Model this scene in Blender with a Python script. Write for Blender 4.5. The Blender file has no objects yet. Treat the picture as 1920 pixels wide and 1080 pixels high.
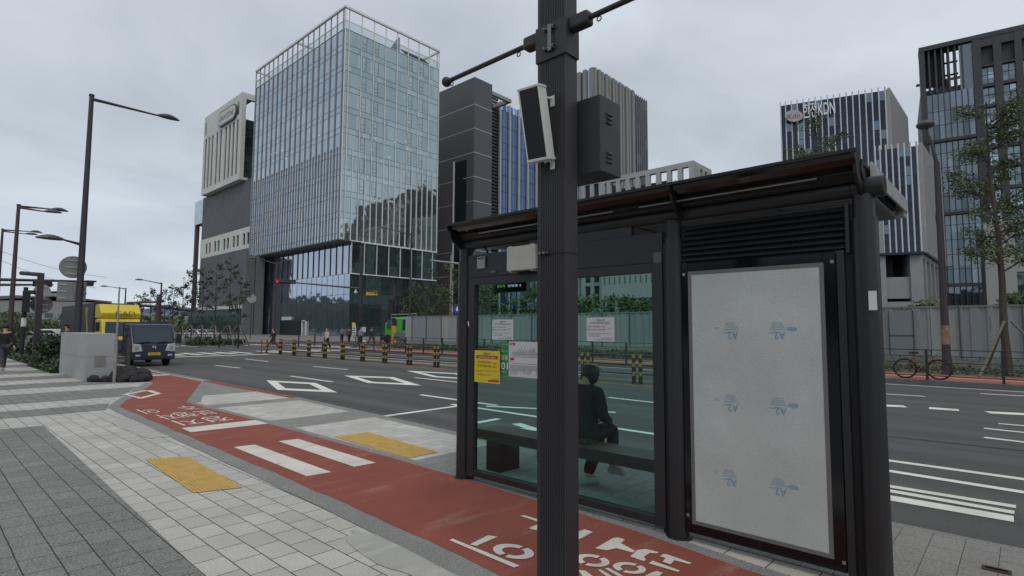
import bpy, math, random
from mathutils import Vector, Matrix, noise
random.seed(7)
R = math.radians
scene = bpy.context.scene
col = scene.collection
# ---------------------------------------------------------------- camera
EYE = 1.6
F = 1040.0
cd = bpy.data.cameras.new('camera'); cam = bpy.data.objects.new('camera', cd); col.objects.link(cam)
cd.sensor_width = 36; cd.lens = 36 * F / 1920; cd.clip_end = 4000; cd.clip_start = 0.05
scene.camera = cam
YAW, PITCH, ROLL = R(47.4), R(4.2), R(0.27)
_f = Vector((math.sin(YAW) * math.cos(PITCH), math.cos(YAW) * math.cos(PITCH), math.sin(PITCH)))
_r = _f.cross(Vector((0, 0, 1))).normalized(); _u = _r.cross(_f)
_r2 = _r * math.cos(ROLL) + _u * math.sin(ROLL); _u2 = -_r * math.sin(ROLL) + _u * math.cos(ROLL)
cam.matrix_world = Matrix(((_r2.x, _u2.x, -_f.x, 0), (_r2.y, _u2.y, -_f.y, 0), (_r2.z, _u2.z, -_f.z, EYE), (0, 0, 0, 1)))
def ray(x, y): return _f * F + _r2 * (x - 960) - _u2 * (y - 540)
def G(x, y, z=0.0):
    d = ray(x, y); t = (z - EYE) / d.z; return (d.x * t, d.y * t)
def see(x, y, dist):
    d = ray(x, y); L = math.hypot(d.x, d.y); return Vector((d.x / L * dist, d.y / L * dist, EYE + dist * d.z / L))
# ---------------------------------------------------------------- sky, sun, exposure
SUN_EL, SUN_AZ = R(52), R(215)
world = bpy.data.worlds.new('World'); scene.world = world; world.use_nodes = True
nt = world.node_tree; nt.nodes.clear(); N = nt.nodes.new; L = nt.links.new
out = N('ShaderNodeOutputWorld'); bg = N('ShaderNodeBackground'); L(bg.outputs[0], out.inputs[0])
sky = N('ShaderNodeTexSky'); sky.sky_type = 'NISHITA'; sky.sun_disc = False; sky.sun_elevation = SUN_EL; sky.sun_rotation = SUN_AZ
tc = N('ShaderNodeTexCoord'); sep = N('ShaderNodeSeparateXYZ'); L(tc.outputs['Generated'], sep.inputs[0])
def mth(op, a, b=None, tree=nt):
    n = tree.nodes.new('ShaderNodeMath'); n.operation = op
    for i, v in enumerate((a, b)):
        if v is None: continue
        if isinstance(v, (int, float)): n.inputs[i].default_value = v
        else: tree.links.new(v, n.inputs[i])
    return n.outputs[0]
zc = mth('MAXIMUM', sep.outputs[2], 0.0)
den = mth('ADD', zc, 0.22)
comb = N('ShaderNodeCombineXYZ'); L(mth('DIVIDE', sep.outputs[0], den), comb.inputs[0]); L(mth('DIVIDE', sep.outputs[1], den), comb.inputs[1])
n1 = N('ShaderNodeTexNoise'); L(comb.outputs[0], n1.inputs['Vector']); n1.inputs['Scale'].default_value = 1.15; n1.inputs['Detail'].default_value = 7; n1.inputs['Roughness'].default_value = 0.52; n1.inputs['Distortion'].default_value = 0.35
ramp = N('ShaderNodeValToRGB'); L(n1.outputs[0], ramp.inputs[0])
ramp.color_ramp.elements[0].position = 0.38; ramp.color_ramp.elements[0].color = (0.415, 0.46, 0.515, 1)
ramp.color_ramp.elements[1].position = 0.62; ramp.color_ramp.elements[1].color = (0.575, 0.622, 0.678, 1)
hz = N('ShaderNodeMapRange'); L(zc, hz.inputs[0]); hz.inputs[1].default_value = 0.0; hz.inputs[2].default_value = 0.30; hz.inputs[3].default_value = 0.55; hz.inputs[4].default_value = 0.0
mx = N('ShaderNodeMix'); mx.data_type = 'RGBA'; L(hz.outputs[0], mx.inputs[0]); L(ramp.outputs[0], mx.inputs[6]); mx.inputs[7].default_value = (0.55, 0.63, 0.73, 1)
sc_ = N('ShaderNodeVectorMath'); sc_.operation = 'SCALE'; L(sky.outputs[0], sc_.inputs[0]); sc_.inputs[3].default_value = 0.1
mx2 = N('ShaderNodeMix'); mx2.data_type = 'RGBA'; mx2.inputs[0].default_value = 0.94; L(sc_.outputs[0], mx2.inputs[6]); L(mx.outputs[2], mx2.inputs[7])
L(mx2.outputs[2], bg.inputs[0]); bg.inputs[1].default_value = 1.18
sd = bpy.data.lights.new('sun', 'SUN'); sun = bpy.data.objects.new('sun', sd); col.objects.link(sun)
sd.energy = 0.9; sd.angle = R(25); sd.color = (1, 0.93, 0.84)
sun.rotation_euler = Vector((math.sin(SUN_AZ) * math.cos(SUN_EL), math.cos(SUN_AZ) * math.cos(SUN_EL), math.sin(SUN_EL))).to_track_quat('Z', 'Y').to_euler()
vs = scene.view_settings; vs.view_transform = 'Standard'; vs.look = 'None'; vs.exposure = 0; vs.gamma = 1
scene.cycles.max_bounces = 8; scene.cycles.transparent_max_bounces = 12

# ---------------------------------------------------------------- materials
def lin(c): return tuple((v / 255 / 12.92) if v <= 10 else ((v / 255 + 0.055) / 1.055) ** 2.4 for v in c)
MATS = {}
def mat(name, rgb, rough=0.6, metal=0.0, var=0.12, vs_=6.0, bump=0.0, bs=60.0, spec=0.5, speck=0.0, ss=300.0, emit=0.0, coat=0.0, streak=False):
    if name in MATS: return MATS[name]
    m = bpy.data.materials.new(name); m.use_nodes = True; t = m.node_tree; b = t.nodes['Principled BSDF']
    c = rgb if max(rgb) <= 1.0 else lin(rgb)
    b.inputs['Roughness'].default_value = rough; b.inputs['Metallic'].default_value = metal
    b.inputs['Specular IOR Level'].default_value = spec; b.inputs['Coat Weight'].default_value = coat
    geo = t.nodes.new('ShaderNodeNewGeometry'); pos = geo.outputs['Position']
    if streak:
        mp = t.nodes.new('ShaderNodeMapping'); mp.inputs['Scale'].default_value = (1, 1, 0.12); t.links.new(pos, mp.inputs[0]); pos = mp.outputs[0]
    fac = None
    if var:
        n = t.nodes.new('ShaderNodeTexNoise'); n.inputs['Scale'].default_value = vs_; n.inputs['Detail'].default_value = 5; t.links.new(pos, n.inputs['Vector'])
        mr = t.nodes.new('ShaderNodeMapRange'); t.links.new(n.outputs[0], mr.inputs[0]); mr.inputs[1].default_value = 0.3; mr.inputs[2].default_value = 0.7; mr.inputs[3].default_value = 1 - var; mr.inputs[4].default_value = 1 + var
        fac = mr.outputs[0]
        mr2 = t.nodes.new('ShaderNodeMapRange'); t.links.new(n.outputs[0], mr2.inputs[0]); mr2.inputs[1].default_value = 0.3; mr2.inputs[2].default_value = 0.7; mr2.inputs[3].default_value = max(0.02, rough - 0.08); mr2.inputs[4].default_value = min(1, rough + 0.08)
        if rough > 0.12: t.links.new(mr2.outputs[0], b.inputs['Roughness'])
    if speck:
        n = t.nodes.new('ShaderNodeTexNoise'); n.inputs['Scale'].default_value = ss; n.inputs['Detail'].default_value = 2; n.inputs['Roughness'].default_value = 0.9; t.links.new(geo.outputs['Position'], n.inputs['Vector'])
        mr = t.nodes.new('ShaderNodeMapRange'); t.links.new(n.outputs[0], mr.inputs[0]); mr.inputs[1].default_value = 0.3; mr.inputs[2].default_value = 0.7; mr.inputs[3].default_value = 1 - speck; mr.inputs[4].default_value = 1 + speck
        fac = mr.outputs[0] if fac is None else mth('MULTIPLY', fac, mr.outputs[0], t)
    if fac is not None:
        v = t.nodes.new('ShaderNodeVectorMath'); v.operation = 'SCALE'; v.inputs[0].default_value = c; t.links.new(fac, v.inputs[3]); t.links.new(v.outputs[0], b.inputs['Base Color'])
    else: b.inputs['Base Color'].default_value = (*c, 1)
    if bump:
        n = t.nodes.new('ShaderNodeTexNoise'); n.inputs['Scale'].default_value = bs; n.inputs['Detail'].default_value = 4; t.links.new(geo.outputs['Position'], n.inputs['Vector'])
        bp = t.nodes.new('ShaderNodeBump'); bp.inputs['Strength'].default_value = bump; bp.inputs['Distance'].default_value = 0.01; t.links.new(n.outputs[0], bp.inputs['Height']); t.links.new(bp.outputs[0], b.inputs['Normal'])
    if emit: b.inputs['Emission Color'].default_value = (*c, 1); b.inputs['Emission Strength'].default_value = emit
    m.diffuse_color = (*c, 1); MATS[name] = m; return m
def glass_wall(name, rgb, rough=0.04, metal=0.8, wav=0.03):
    """facade glass: mirror-like tinted pane with a slight ripple"""
    if name in MATS: return MATS[name]
    m = mat(name, rgb, rough=rough, metal=metal, var=0.0)
    t = m.node_tree; b = t.nodes['Principled BSDF']; g = t.nodes.new('ShaderNodeNewGeometry')
    n = t.nodes.new('ShaderNodeTexNoise'); n.inputs['Scale'].default_value = 0.5; n.inputs['Detail'].default_value = 1; t.links.new(g.outputs['Position'], n.inputs['Vector'])
    bp = t.nodes.new('ShaderNodeBump'); bp.inputs['Strength'].default_value = wav; bp.inputs['Distance'].default_value = 1.0; t.links.new(n.outputs[0], bp.inputs['Height']); t.links.new(bp.outputs[0], b.inputs['Normal'])
    return m
def pane_mat(name, tint, refl=1.0, ior=1.5):
    m = bpy.data.materials.new(name); m.use_nodes = True; t = m.node_tree; t.nodes.clear()
    o = t.nodes.new('ShaderNodeOutputMaterial'); tr = t.nodes.new('ShaderNodeBsdfTransparent'); gl = t.nodes.new('ShaderNodeBsdfGlossy'); mxs = t.nodes.new('ShaderNodeMixShader'); fr = t.nodes.new('ShaderNodeLayerWeight')
    tr.inputs[0].default_value = (*tint, 1); gl.inputs['Roughness'].default_value = 0.01; gl.inputs[0].default_value = (refl, refl, refl, 1); fr.inputs[0].default_value = 0.5; f0 = ((ior - 1) / (ior + 1)) ** 2
    fz = mth('ADD', mth('MULTIPLY', mth('POWER', fr.outputs[1], 5.0, t), 1 - f0, t), f0, t); t.links.new(fz, mxs.inputs[0]); t.links.new(tr.outputs[0], mxs.inputs[1]); t.links.new(gl.outputs[0], mxs.inputs[2]); t.links.new(mxs.outputs[0], o.inputs[0])
    MATS[name] = m; return m
def brick_mat(name, rgb, speck=0.35, w=0.3, h=0.2, mort=(84, 82, 76), var=0.1, msize=0.005, stain=None, rot=math.pi / 2, bump=0.5, ss=110):
    m = bpy.data.materials.new(name); m.use_nodes = True; t = m.node_tree; b = t.nodes['Principled BSDF']
    c = lin(rgb); b.inputs['Roughness'].default_value = 0.85; b.inputs['Specular IOR Level'].default_value = 0.25
    g = t.nodes.new('ShaderNodeNewGeometry'); mp = t.nodes.new('ShaderNodeMapping'); mp.inputs['Rotation'].default_value = (0, 0, rot); t.links.new(g.outputs['Position'], mp.inputs[0])
    # slight wobble so joints are not ruler straight
    wn = t.nodes.new('ShaderNodeTexNoise'); wn.inputs['Scale'].default_value = 2.2; wn.inputs['Detail'].default_value = 3; t.links.new(g.outputs['Position'], wn.inputs['Vector'])
    wv = t.nodes.new('ShaderNodeVectorMath'); wv.operation = 'SCALE'; t.links.new(wn.outputs['Color'], wv.inputs[0]); wv.inputs[3].default_value = 0.008
    ad = t.nodes.new('ShaderNodeVectorMath'); ad.operation = 'ADD'; t.links.new(mp.outputs[0], ad.inputs[0]); t.links.new(wv.outputs[0], ad.inputs[1])
    br = t.nodes.new('ShaderNodeTexBrick'); t.links.new(ad.outputs[0], br.inputs['Vector']); br.inputs['Scale'].default_value = 1; br.inputs['Brick Width'].default_value = w; br.inputs['Row Height'].default_value = h; br.inputs['Mortar Size'].default_value = msize; br.inputs['Mortar Smooth'].default_value = 0.3
    br.inputs['Color1'].default_value = (*[v * (1 - var) for v in c], 1); br.inputs['Color2'].default_value = (*[v * (1 + var) for v in c], 1); br.inputs['Mortar'].default_value = (*lin(mort), 1)
    n = t.nodes.new('ShaderNodeTexNoise'); n.inputs['Scale'].default_value = ss; n.inputs['Detail'].default_value = 2; n.inputs['Roughness'].default_value = 0.9; t.links.new(g.outputs['Position'], n.inputs['Vector'])
    mr = t.nodes.new('ShaderNodeMapRange'); t.links.new(n.outputs[0], mr.inputs[0]); mr.inputs[1].default_value = 0.32; mr.inputs[2].default_value = 0.68; mr.inputs[3].default_value = 1 - speck; mr.inputs[4].default_value = 1 + speck
    n2 = t.nodes.new('ShaderNodeTexNoise'); n2.inputs['Scale'].default_value = 1.3; n2.inputs['Detail'].default_value = 8; n2.inputs['Roughness'].default_value = 0.65; t.links.new(g.outputs['Position'], n2.inputs['Vector'])
    mr2 = t.nodes.new('ShaderNodeMapRange'); t.links.new(n2.outputs[0], mr2.inputs[0]); mr2.inputs[1].default_value = 0.3; mr2.inputs[2].default_value = 0.7; mr2.inputs[3].default_value = 0.88; mr2.inputs[4].default_value = 1.1
    f = mth('MULTIPLY', mr.outputs[0], mr2.outputs[0], t)
    v = t.nodes.new('ShaderNodeVectorMath'); v.operation = 'SCALE'; t.links.new(br.outputs['Color'], v.inputs[0]); t.links.new(f, v.inputs[3]); t.links.new(v.outputs[0], b.inputs['Base Color'])
    bp = t.nodes.new('ShaderNodeBump'); bp.inputs['Strength'].default_value = bump; bp.inputs['Distance'].default_value = 0.006
    inv = mth('SUBTRACT', 1.0, br.outputs['Fac'], t); hh = mth('ADD', inv, mth('MULTIPLY', n.outputs[0], 0.25, t), t)
    t.links.new(hh, bp.inputs['Height']); t.links.new(bp.outputs[0], b.inputs['Normal']); MATS[name] = m; return m
def worn(name, rgb, rgb2, lo=0.56, hi=0.64, sc=5.0, speck=0.25, rough=0.9, fine=120.0, st=(0.45, 1.5, 1)):
    """painted or coated ground with scuffed patches of a second colour"""
    m = mat(name, rgb, rough=rough, var=0.10, vs_=2.0, speck=speck, ss=120, bump=0.35, bs=160, spec=0.25)
    t = m.node_tree; b = t.nodes['Principled BSDF']; src = b.inputs['Base Color'].links[0].from_socket
    g = t.nodes.new('ShaderNodeNewGeometry')
    mp = t.nodes.new('ShaderNodeMapping'); mp.inputs['Scale'].default_value = st; t.links.new(g.outputs['Position'], mp.inputs[0])
    n = t.nodes.new('ShaderNodeTexNoise'); n.inputs['Scale'].default_value = sc; n.inputs['Detail'].default_value = 6; t.links.new(mp.outputs[0], n.inputs['Vector'])
    n2 = t.nodes.new('ShaderNodeTexNoise'); n2.inputs['Scale'].default_value = fine; n2.inputs['Detail'].default_value = 2; t.links.new(g.outputs['Position'], n2.inputs['Vector'])
    a = mth('ADD', n.outputs[0], mth('MULTIPLY', mth('SUBTRACT', n2.outputs[0], 0.5, t), 0.55, t), t)
    mr = t.nodes.new('ShaderNodeMapRange'); t.links.new(a, mr.inputs[0]); mr.inputs[1].default_value = lo; mr.inputs[2].default_value = hi
    x = t.nodes.new('ShaderNodeMix'); x.data_type = 'RGBA'; t.links.new(mr.outputs[0], x.inputs[0]); t.links.new(src, x.inputs[6]); x.inputs[7].default_value = (*lin(rgb2), 1)
    t.links.new(x.outputs[2], b.inputs['Base Color']); return m
# ---------------------------------------------------------------- mesh builder
class MB:
    def __init__(s): s.v = []; s.f = []; s.m = []; s.fr = None
    def P(s, p):
        if s.fr is None: return tuple(p)
        o, a, b, c = s.fr; return tuple(o + a * p[0] + b * p[1] + c * p[2])
    def face(s, pts, mi=0):
        n = len(s.v); s.v += [s.P(p) for p in pts]; s.f.append(list(range(n, n + len(pts)))); s.m.append(mi); return s
    def box(s, x0, x1, y0, y1, z0, z1, mi=0):
        n = len(s.v); s.v += [s.P(p) for p in ((x0, y0, z0), (x1, y0, z0), (x1, y1, z0), (x0, y1, z0), (x0, y0, z1), (x1, y0, z1), (x1, y1, z1), (x0, y1, z1))]
        for q in ((0, 3, 2, 1), (4, 5, 6, 7), (0, 1, 5, 4), (1, 2, 6, 5), (2, 3, 7, 6), (3, 0, 4, 7)): s.f.append([n + i for i in q]); s.m.append(mi)
        return s
    def prism(s, poly, axis, a0, a1, mi=0):
        """poly in the two other axes, extruded along axis"""
        n = len(s.v); k = len(poly)
        for a in (a0, a1):
            for p in poly:
                q = [p[0], p[1]]; q.insert(axis, a); s.v.append(s.P(q))
        for i in range(k):
            j = (i + 1) % k; s.f.append([n + i, n + j, n + k + j, n + k + i]); s.m.append(mi)
        s.f.append([n + i for i in range(k)][::-1]); s.f.append([n + k + i for i in range(k)]); s.m += [mi, mi]; return s
    def tube(s, p0, p1, r0, r1=None, n=10, mi=0): return s.path([p0, p1], [r0, r0 if r1 is None else r1], n, mi)
    def path(s, pts, rs, n=10, mi=0):
        pts = [Vector(p) for p in pts]
        if not isinstance(rs, (list, tuple)): rs = [rs] * len(pts)
        base = len(s.v); prev = None
        for i, p in enumerate(pts):
            d = (pts[min(i + 1, len(pts) - 1)] - pts[max(i - 1, 0)]).normalized()
            if prev is None:
                a = d.cross(Vector((0, 0, 1)))
                if a.length < 1e-3: a = Vector((1, 0, 0))
            else: a = prev - d * prev.dot(d)
            a.normalize(); prev = a; b = d.cross(a)
            for k in range(n):
                t = 2 * math.pi * k / n; s.v.append(s.P(p + (a * math.cos(t) + b * math.sin(t)) * rs[i]))
        for i in range(len(pts) - 1):
            for k in range(n):
                j = (k + 1) % n; s.f.append([base + i * n + k, base + i * n + j, base + (i + 1) * n + j, base + (i + 1) * n + k]); s.m.append(mi)
        s.f.append([base + k for k in range(n)][::-1]); s.f.append([base + (len(pts) - 1) * n + k for k in range(n)]); s.m += [mi, mi]; return s
    def ell(s, c, rx, ry, rz, nu=12, nv=8, mi=0):
        base = len(s.v)
        for j in range(nv + 1):
            ph = math.pi * j / nv
            for i in range(nu):
                th = 2 * math.pi * i / nu; s.v.append(s.P((c[0] + rx * math.sin(ph) * math.cos(th), c[1] + ry * math.sin(ph) * math.sin(th), c[2] + rz * math.cos(ph))))
        for j in range(nv):
            for i in range(nu):
                k = (i + 1) % nu; s.f.append([base + j * nu + i, base + (j + 1) * nu + i, base + (j + 1) * nu + k, base + j * nu + k]); s.m.append(mi)
        return s
    def ring(s, c, r0, r1, y0, y1, n=32, mi=0, ax=(1, 2)):
        """flat ring (washer) in the plane of axes ax, thick along the third"""
        o = 3 - ax[0] - ax[1]
        def pt(r, t, h):
            q = [0, 0, 0]; q[ax[0]] = c[ax[0]] + r * math.cos(t); q[ax[1]] = c[ax[1]] + r * math.sin(t); q[o] = h; return q
        for k in range(n):
            a, b = 2 * math.pi * k / n, 2 * math.pi * (k + 1) / n
            for (ra, ha), (rb, hb) in (((r0, y0), (r1, y0)), ((r1, y0), (r1, y1)), ((r1, y1), (r0, y1)), ((r0, y1), (r0, y0))):
                s.face([pt(ra, a, ha), pt(rb, a, hb), pt(rb, b, hb), pt(ra, b, ha)], mi)
        return s
    def text(s, body, size, o, ax, ay, mi=0, fit=None, center=False, lift=0.0, bold=0.0):
        c = bpy.data.curves.new('lettering', 'FONT'); c.body = body; c.size = size; c.offset = bold; ob = bpy.data.objects.new('lettering', c)
        me = bpy.data.meshes.new_from_object(ob); ax = Vector(ax); ay = Vector(ay); o = Vector(o); nn = ax.cross(ay)
        xs = [v.co.x for v in me.vertices] or [0]; w = max(xs) - min(xs); x0 = min(xs); k = (fit / w) if (fit and w) else 1.0
        sh = -(w * k) / 2 if center else 0
        n = len(s.v)
        for v in me.vertices: s.v.append(tuple(o + ax * ((v.co.x - x0) * k + sh) + ay * v.co.y + nn * lift))
        for p in me.polygons: s.f.append([n + i for i in p.vertices]); s.m.append(mi)
        bpy.data.meshes.remove(me); bpy.data.objects.remove(ob); bpy.data.curves.remove(c); return s
    def build(s, name, mats, parent=None, smooth=False, bevel=0.0, **kw):
        me = bpy.data.meshes.new(name); me.from_pydata(s.v, [], s.f)
        if not isinstance(mats, (list, tuple)): mats = [mats]
        for m in mats: me.materials.append(m)
        me.polygons.foreach_set('material_index', s.m)
        if smooth:
            me.polygons.foreach_set('use_smooth', [True] * len(s.f)); me.update()
            try: me.set_sharp_from_angle(angle=R(35))
            except Exception: pass
        me.update(); ob = bpy.data.objects.new(name, me); col.objects.link(ob)
        if parent is not None:
            ob.parent = parent; w = Vector((0, 0, 0)); q = parent
            while q is not None: w += q.location; q = q.parent
            ob.location = -w
        if bevel:
            b = ob.modifiers.new('bevel', 'BEVEL'); b.width = bevel; b.segments = 2; b.limit_method = 'ANGLE'; b.angle_limit = R(40)
        for k, v in kw.items(): ob[k] = v
        return ob
def thing(name, label, cat, loc=(0, 0, 0), group=None):
    o = bpy.data.objects.new(name, None); col.objects.link(o); o.location = loc; o.empty_display_size = 0.2
    o['label'] = label; o['category'] = cat
    if group: o['group'] = group
    return o
def tag(o, label, cat, group=None):
    o['label'] = label; o['category'] = cat
    if group: o['group'] = group
    return o
def kids(o): return [c for c in bpy.data.objects if c.parent == o]
def copy_tree(o, loc, rz=0.0, label=None, scale=None):
    def rec(s, par):
        c = s.copy(); col.objects.link(c); c.parent = par
        for ch in kids(s): rec(ch, c)
        return c
    src_kids = o
    c = rec(o, None); c.location = loc; c.rotation_euler = (0, 0, rz)
    if scale: c.scale = (scale,) * 3
    if label: c['label'] = label
    return c
def strip(name, pts, z, m, kind='structure', parent=None, top=None):
    b = MB(); b.face([(p[0], p[1], z) for p in pts]); return b.build(name, m, parent, kind=kind)

# ================================================================ GROUND
RZ = -0.15      # road level; pavements are at 0
asphalt = worn('asphalt', (80, 80, 79), (102, 100, 97), lo=0.42, hi=0.74, sc=1.0, speck=0.36, fine=90, st=(1.1, 0.07, 1))
MATS['asphalt'].node_tree.nodes['Principled BSDF'].inputs['Roughness'].default_value = 0.85
light = brick_mat('pale_granite_paving', (184, 181, 173), speck=0.34)
dark = brick_mat('dark_granite_paving', (129, 128, 124), speck=0.7, mort=(66, 64, 60), var=0.07)
light_r = brick_mat('pale_granite_verge', (190, 187, 179), speck=0.2, w=0.3, h=0.2, msize=0.003, rot=0, bump=0.3)
dark_r = brick_mat('dark_granite_verge', (140, 138, 133), speck=0.4, w=0.3, h=0.2, msize=0.003, rot=0, var=0.05, bump=0.3)
kerbm = worn('kerb_granite', (136, 135, 131), (150, 149, 145), lo=0.6, hi=0.95, sc=3, speck=0.75)
redm = worn('red_lane_coating', (142, 80, 68), (170, 140, 128), lo=0.60, hi=0.84, sc=2.4, speck=0.12, fine=150)
paint = worn('white_lane_paint', (224, 221, 210), (170, 165, 158), lo=0.66, hi=0.8, sc=3, speck=0.12)
paintp = worn('pavement_white_paint', (214, 208, 196), (165, 125, 112), lo=0.63, hi=0.80, sc=5, speck=0.15, fine=200)
yel = worn('yellow_lane_paint', (178, 140, 68), (110, 100, 80), lo=0.55, hi=0.7, sc=4)
tact = mat('yellow_tactile', (194, 160, 86), rough=0.8, var=0.12, vs_=8, speck=0.12)
redfar = mat('far_red_lane', (158, 92, 76), rough=0.9, var=0.15, vs_=2, speck=0.1, ss=60)
def kx(y):      # kerb line, seen from above
    pts = [(-60, 5.4), (0.07, 5.65), (6.45, 5.85), (12.3, 6.2), (18, 6.32), (40, 6.4), (60, 6.4)]
    for (a, b), (c, d) in zip(pts, pts[1:]):
        if y <= c: return b + (d - b) * max(0, (y - a)) / (c - a)
    return 6.4
gm = MB(); gm.face([(-2500, -2500, -0.22), (2500, -2500, -0.22), (2500, 2500, -0.22), (-2500, 2500, -0.22)])
gm.build('ground', mat('ground_earth', (88, 92, 84), rough=0.95, var=0.25, vs_=0.05), kind='structure')
rd = MB(); rd.face([(5.0, -120, RZ), (22.35, -120, RZ), (22.35, 38, RZ), (140, 41, RZ), (140, 60, RZ), (26, 60, RZ), (26, 260, RZ), (-2, 260, RZ), (-2, 62, RZ), (-120, 62, RZ), (-120, 44, RZ), (5.0, 40, RZ)])
rd.build('road', asphalt, kind='structure')
KP = [(kx(y), y) for y in (-60, 0, 3, 6.45, 9, 12.3, 15, 18, 30, 40)]
sw = MB(); n = len(KP)
sw.face([(-60, -60, 0)] + [(x - 0.2, y, 0) for x, y in KP] + [(-60, 40, 0)])
sw.build('pavement', light, kind='structure')
# kerb stones with a real step down to the road
kb = MB()
for (x0, y0), (x1, y1) in zip(KP, KP[1:]):
    m = max(1, int((y1 - y0) / 1.0))
    if y0 < -20: m = 40
    for i in range(m):
        a, b = i / m, (i + 1) / m; xa, xb = x0 + (x1 - x0) * a, x0 + (x1 - x0) * b; ya, yb = y0 + (y1 - y0) * a, y0 + (y1 - y0) * b - 0.006
        zt = 0.004 + random.uniform(-0.001, 0.001)
        kb.face([(xa - 0.2, ya, zt), (xa, ya, zt), (xb, yb, zt), (xb - 0.2, yb, zt)]); kb.face([(xa, ya, zt), (xa, ya, -0.2), (xb, yb, -0.2), (xb, yb, zt)])
kb.face([(6.4, 40, 0.0), (6.4, 40, -0.2), (-60, 40, -0.2), (-60, 40, 0.0)])
kb.build('kerb', kerbm, kind='structure')
# dark paver band at bottom left, and the cross bands behind it
def poly(name, pts, z, m): return strip(name, pts, z, m)
poly('pavement_band', [(-60, -60), (1.28, -60), (1.34, 0), (1.39, 4), (1.52, 9), (1.58, 11.75), (-60, 12.6)], 0.004, dark)
def near_edge(y):   # near edge of the kerb strip beside the red lane
    return 2.50 if y < 0 else 2.50 + 0.2 * min(y, 13.5) / 13.5 if y <= 13.5 else 2.7 + (y - 13.5) * 0.39
for (a, b) in ((13.1, 14.15), (15.4, 17.5), (19.0, 20.5), (22.0, 23.4), (25, 26.8), (29, 31), (33, 35)):
    dx = 0.55
    poly('pavement_band', [(-60, a), (near_edge(min(a, 18.4)), a), (near_edge(min(b, 18.4)), b), (-60, b)], 0.004, dark)
# red cycle lane
def wob(pts, amp=0.02, step=0.12):
    out = []
    for (x0, y0), (x1, y1) in zip(pts, pts[1:]):
        k = max(1, int(math.hypot(x1 - x0, y1 - y0) / step))
        for i in range(k):
            t = i / k; x, y = x0 + (x1 - x0) * t, y0 + (y1 - y0) * t
            nx = noise.noise(Vector((x * 1.3, y * 1.3, 3))) * amp + noise.noise(Vector((x * 7, y * 7, 9))) * amp * 0.7
            out.append((x + nx, y + noise.noise(Vector((x * 5, y * 5, 1))) * amp * 0.5))
    return out + [pts[-1]]
nearE = [(2.5, -12), (2.62, 0), (2.69, 2.58), (2.74, 3.38), (2.80, 5.09), (2.89, 9.3), (2.98, 13.5), (4.9, 18.43), (4.95, 39.5)]
farE = [(3.7, -12), (3.78, 0), (3.86, 1.35), (3.99, 2.29), (4.11, 4.56), (4.16, 9.7), (4.10, 13.18), (6.0, 17.97), (6.1, 39.5)]
b = MB()
NE = wob(nearE, 0.035); FE = wob(farE, 0.012)
def resample(pts, n):
    L_ = [0]
    for p, q in zip(pts, pts[1:]): L_.append(L_[-1] + math.dist(p, q))
    o = []; j = 0
    for i in range(n + 1):
        s = L_[-1] * i / n
        while j < len(L_) - 2 and L_[j + 1] < s: j += 1
        t = (s - L_[j]) / max(1e-9, L_[j + 1] - L_[j]); o.append((pts[j][0] + (pts[j + 1][0] - pts[j][0]) * t, pts[j][1] + (pts[j + 1][1] - pts[j][1]) * t))
    return o
def ribbon(mb, A, B, z, n=300, mi=0):
    A = resample(A, n); B = resample(B, n)
    for i in range(n): mb.face([(*A[i], z), (*B[i], z), (*B[i + 1], z), (*A[i + 1], z)], mi)
ribbon(b, NE, FE, 0.010); b.build('cycle_lane', redm, kind='structure')
poly('cycle_lane_edge', [(kx(12.4) - 0.2, 12.4), (kx(12.4) - 0.03, 12.4), (kx(18) - 0.03, 18), (kx(18) - 0.3, 18)], 0.010, redm)
# granite strips either side of it
b = MB(); ribbon(b, wob([(x - 0.2, y) for x, y in nearE[:7]], 0.012), [(x + 0.06, y) for x, y in nearE[:7]], 0.007, 160)
ribbon(b, [(2.78, 13.5), (4.68, 18.55)], [(3.04, 13.45), (4.96, 18.4)], 0.007, 8)
ribbon(b, [(x - 0.03, y) for x, y in farE[:7]], [(x + 0.13, y) for x, y in farE[:7]], 0.007, 120)
ribbon(b, [(4.08, 13.2), (5.98, 18.0)], [(4.36, 13.1), (6.06, 17.5)], 0.007, 8); b.build('kerb_strip', kerbm, kind='structure')
# verge between cycle lane and road: alternating granite bands
def verge(y0, y1, m, z):
    poly('verge_band', [(4.2, y0), (kx(y0) - 0.2, y0), (kx(y1) - 0.2, y1), (4.2 if y1 < 13 else 4.2 + (y1 - 13) * 0.4, y1)], z, m)
verge(-60, 5.5, dark_r, 0.004); verge(5.5, 8.65, light_r, 0.004); verge(8.65, 9.6, dark_r, 0.004); verge(9.6, 11.85, light_r, 0.004); verge(11.85, 12.4, dark_r, 0.004); verge(12.4, 14.2, light_r, 0.004); verge(14.2, 17.4, dark_r, 0.004)
# smeared mortar on the pavers beside the lane
b = MB()
for (cx, cy, rx, ry) in ((2.62, 10.6, 0.22, 1.2), (2.44, 3.3, 0.16, 0.7)):
    pts = []
    for k in range(40):
        t = 2 * math.pi * k / 40; rr = 1 + 0.35 * noise.noise(Vector((math.cos(t) * 2, math.sin(t) * 2, cx)))
        pts.append((cx + rx * rr * math.cos(t), cy + ry * rr * math.sin(t), 0.0055))
    b.face(pts)
b.build('mortar_smear', worn('mortar', (172, 170, 164), (182, 179, 172), lo=0.5, hi=0.6, sc=6, speck=0.12), kind='structure')
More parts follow.
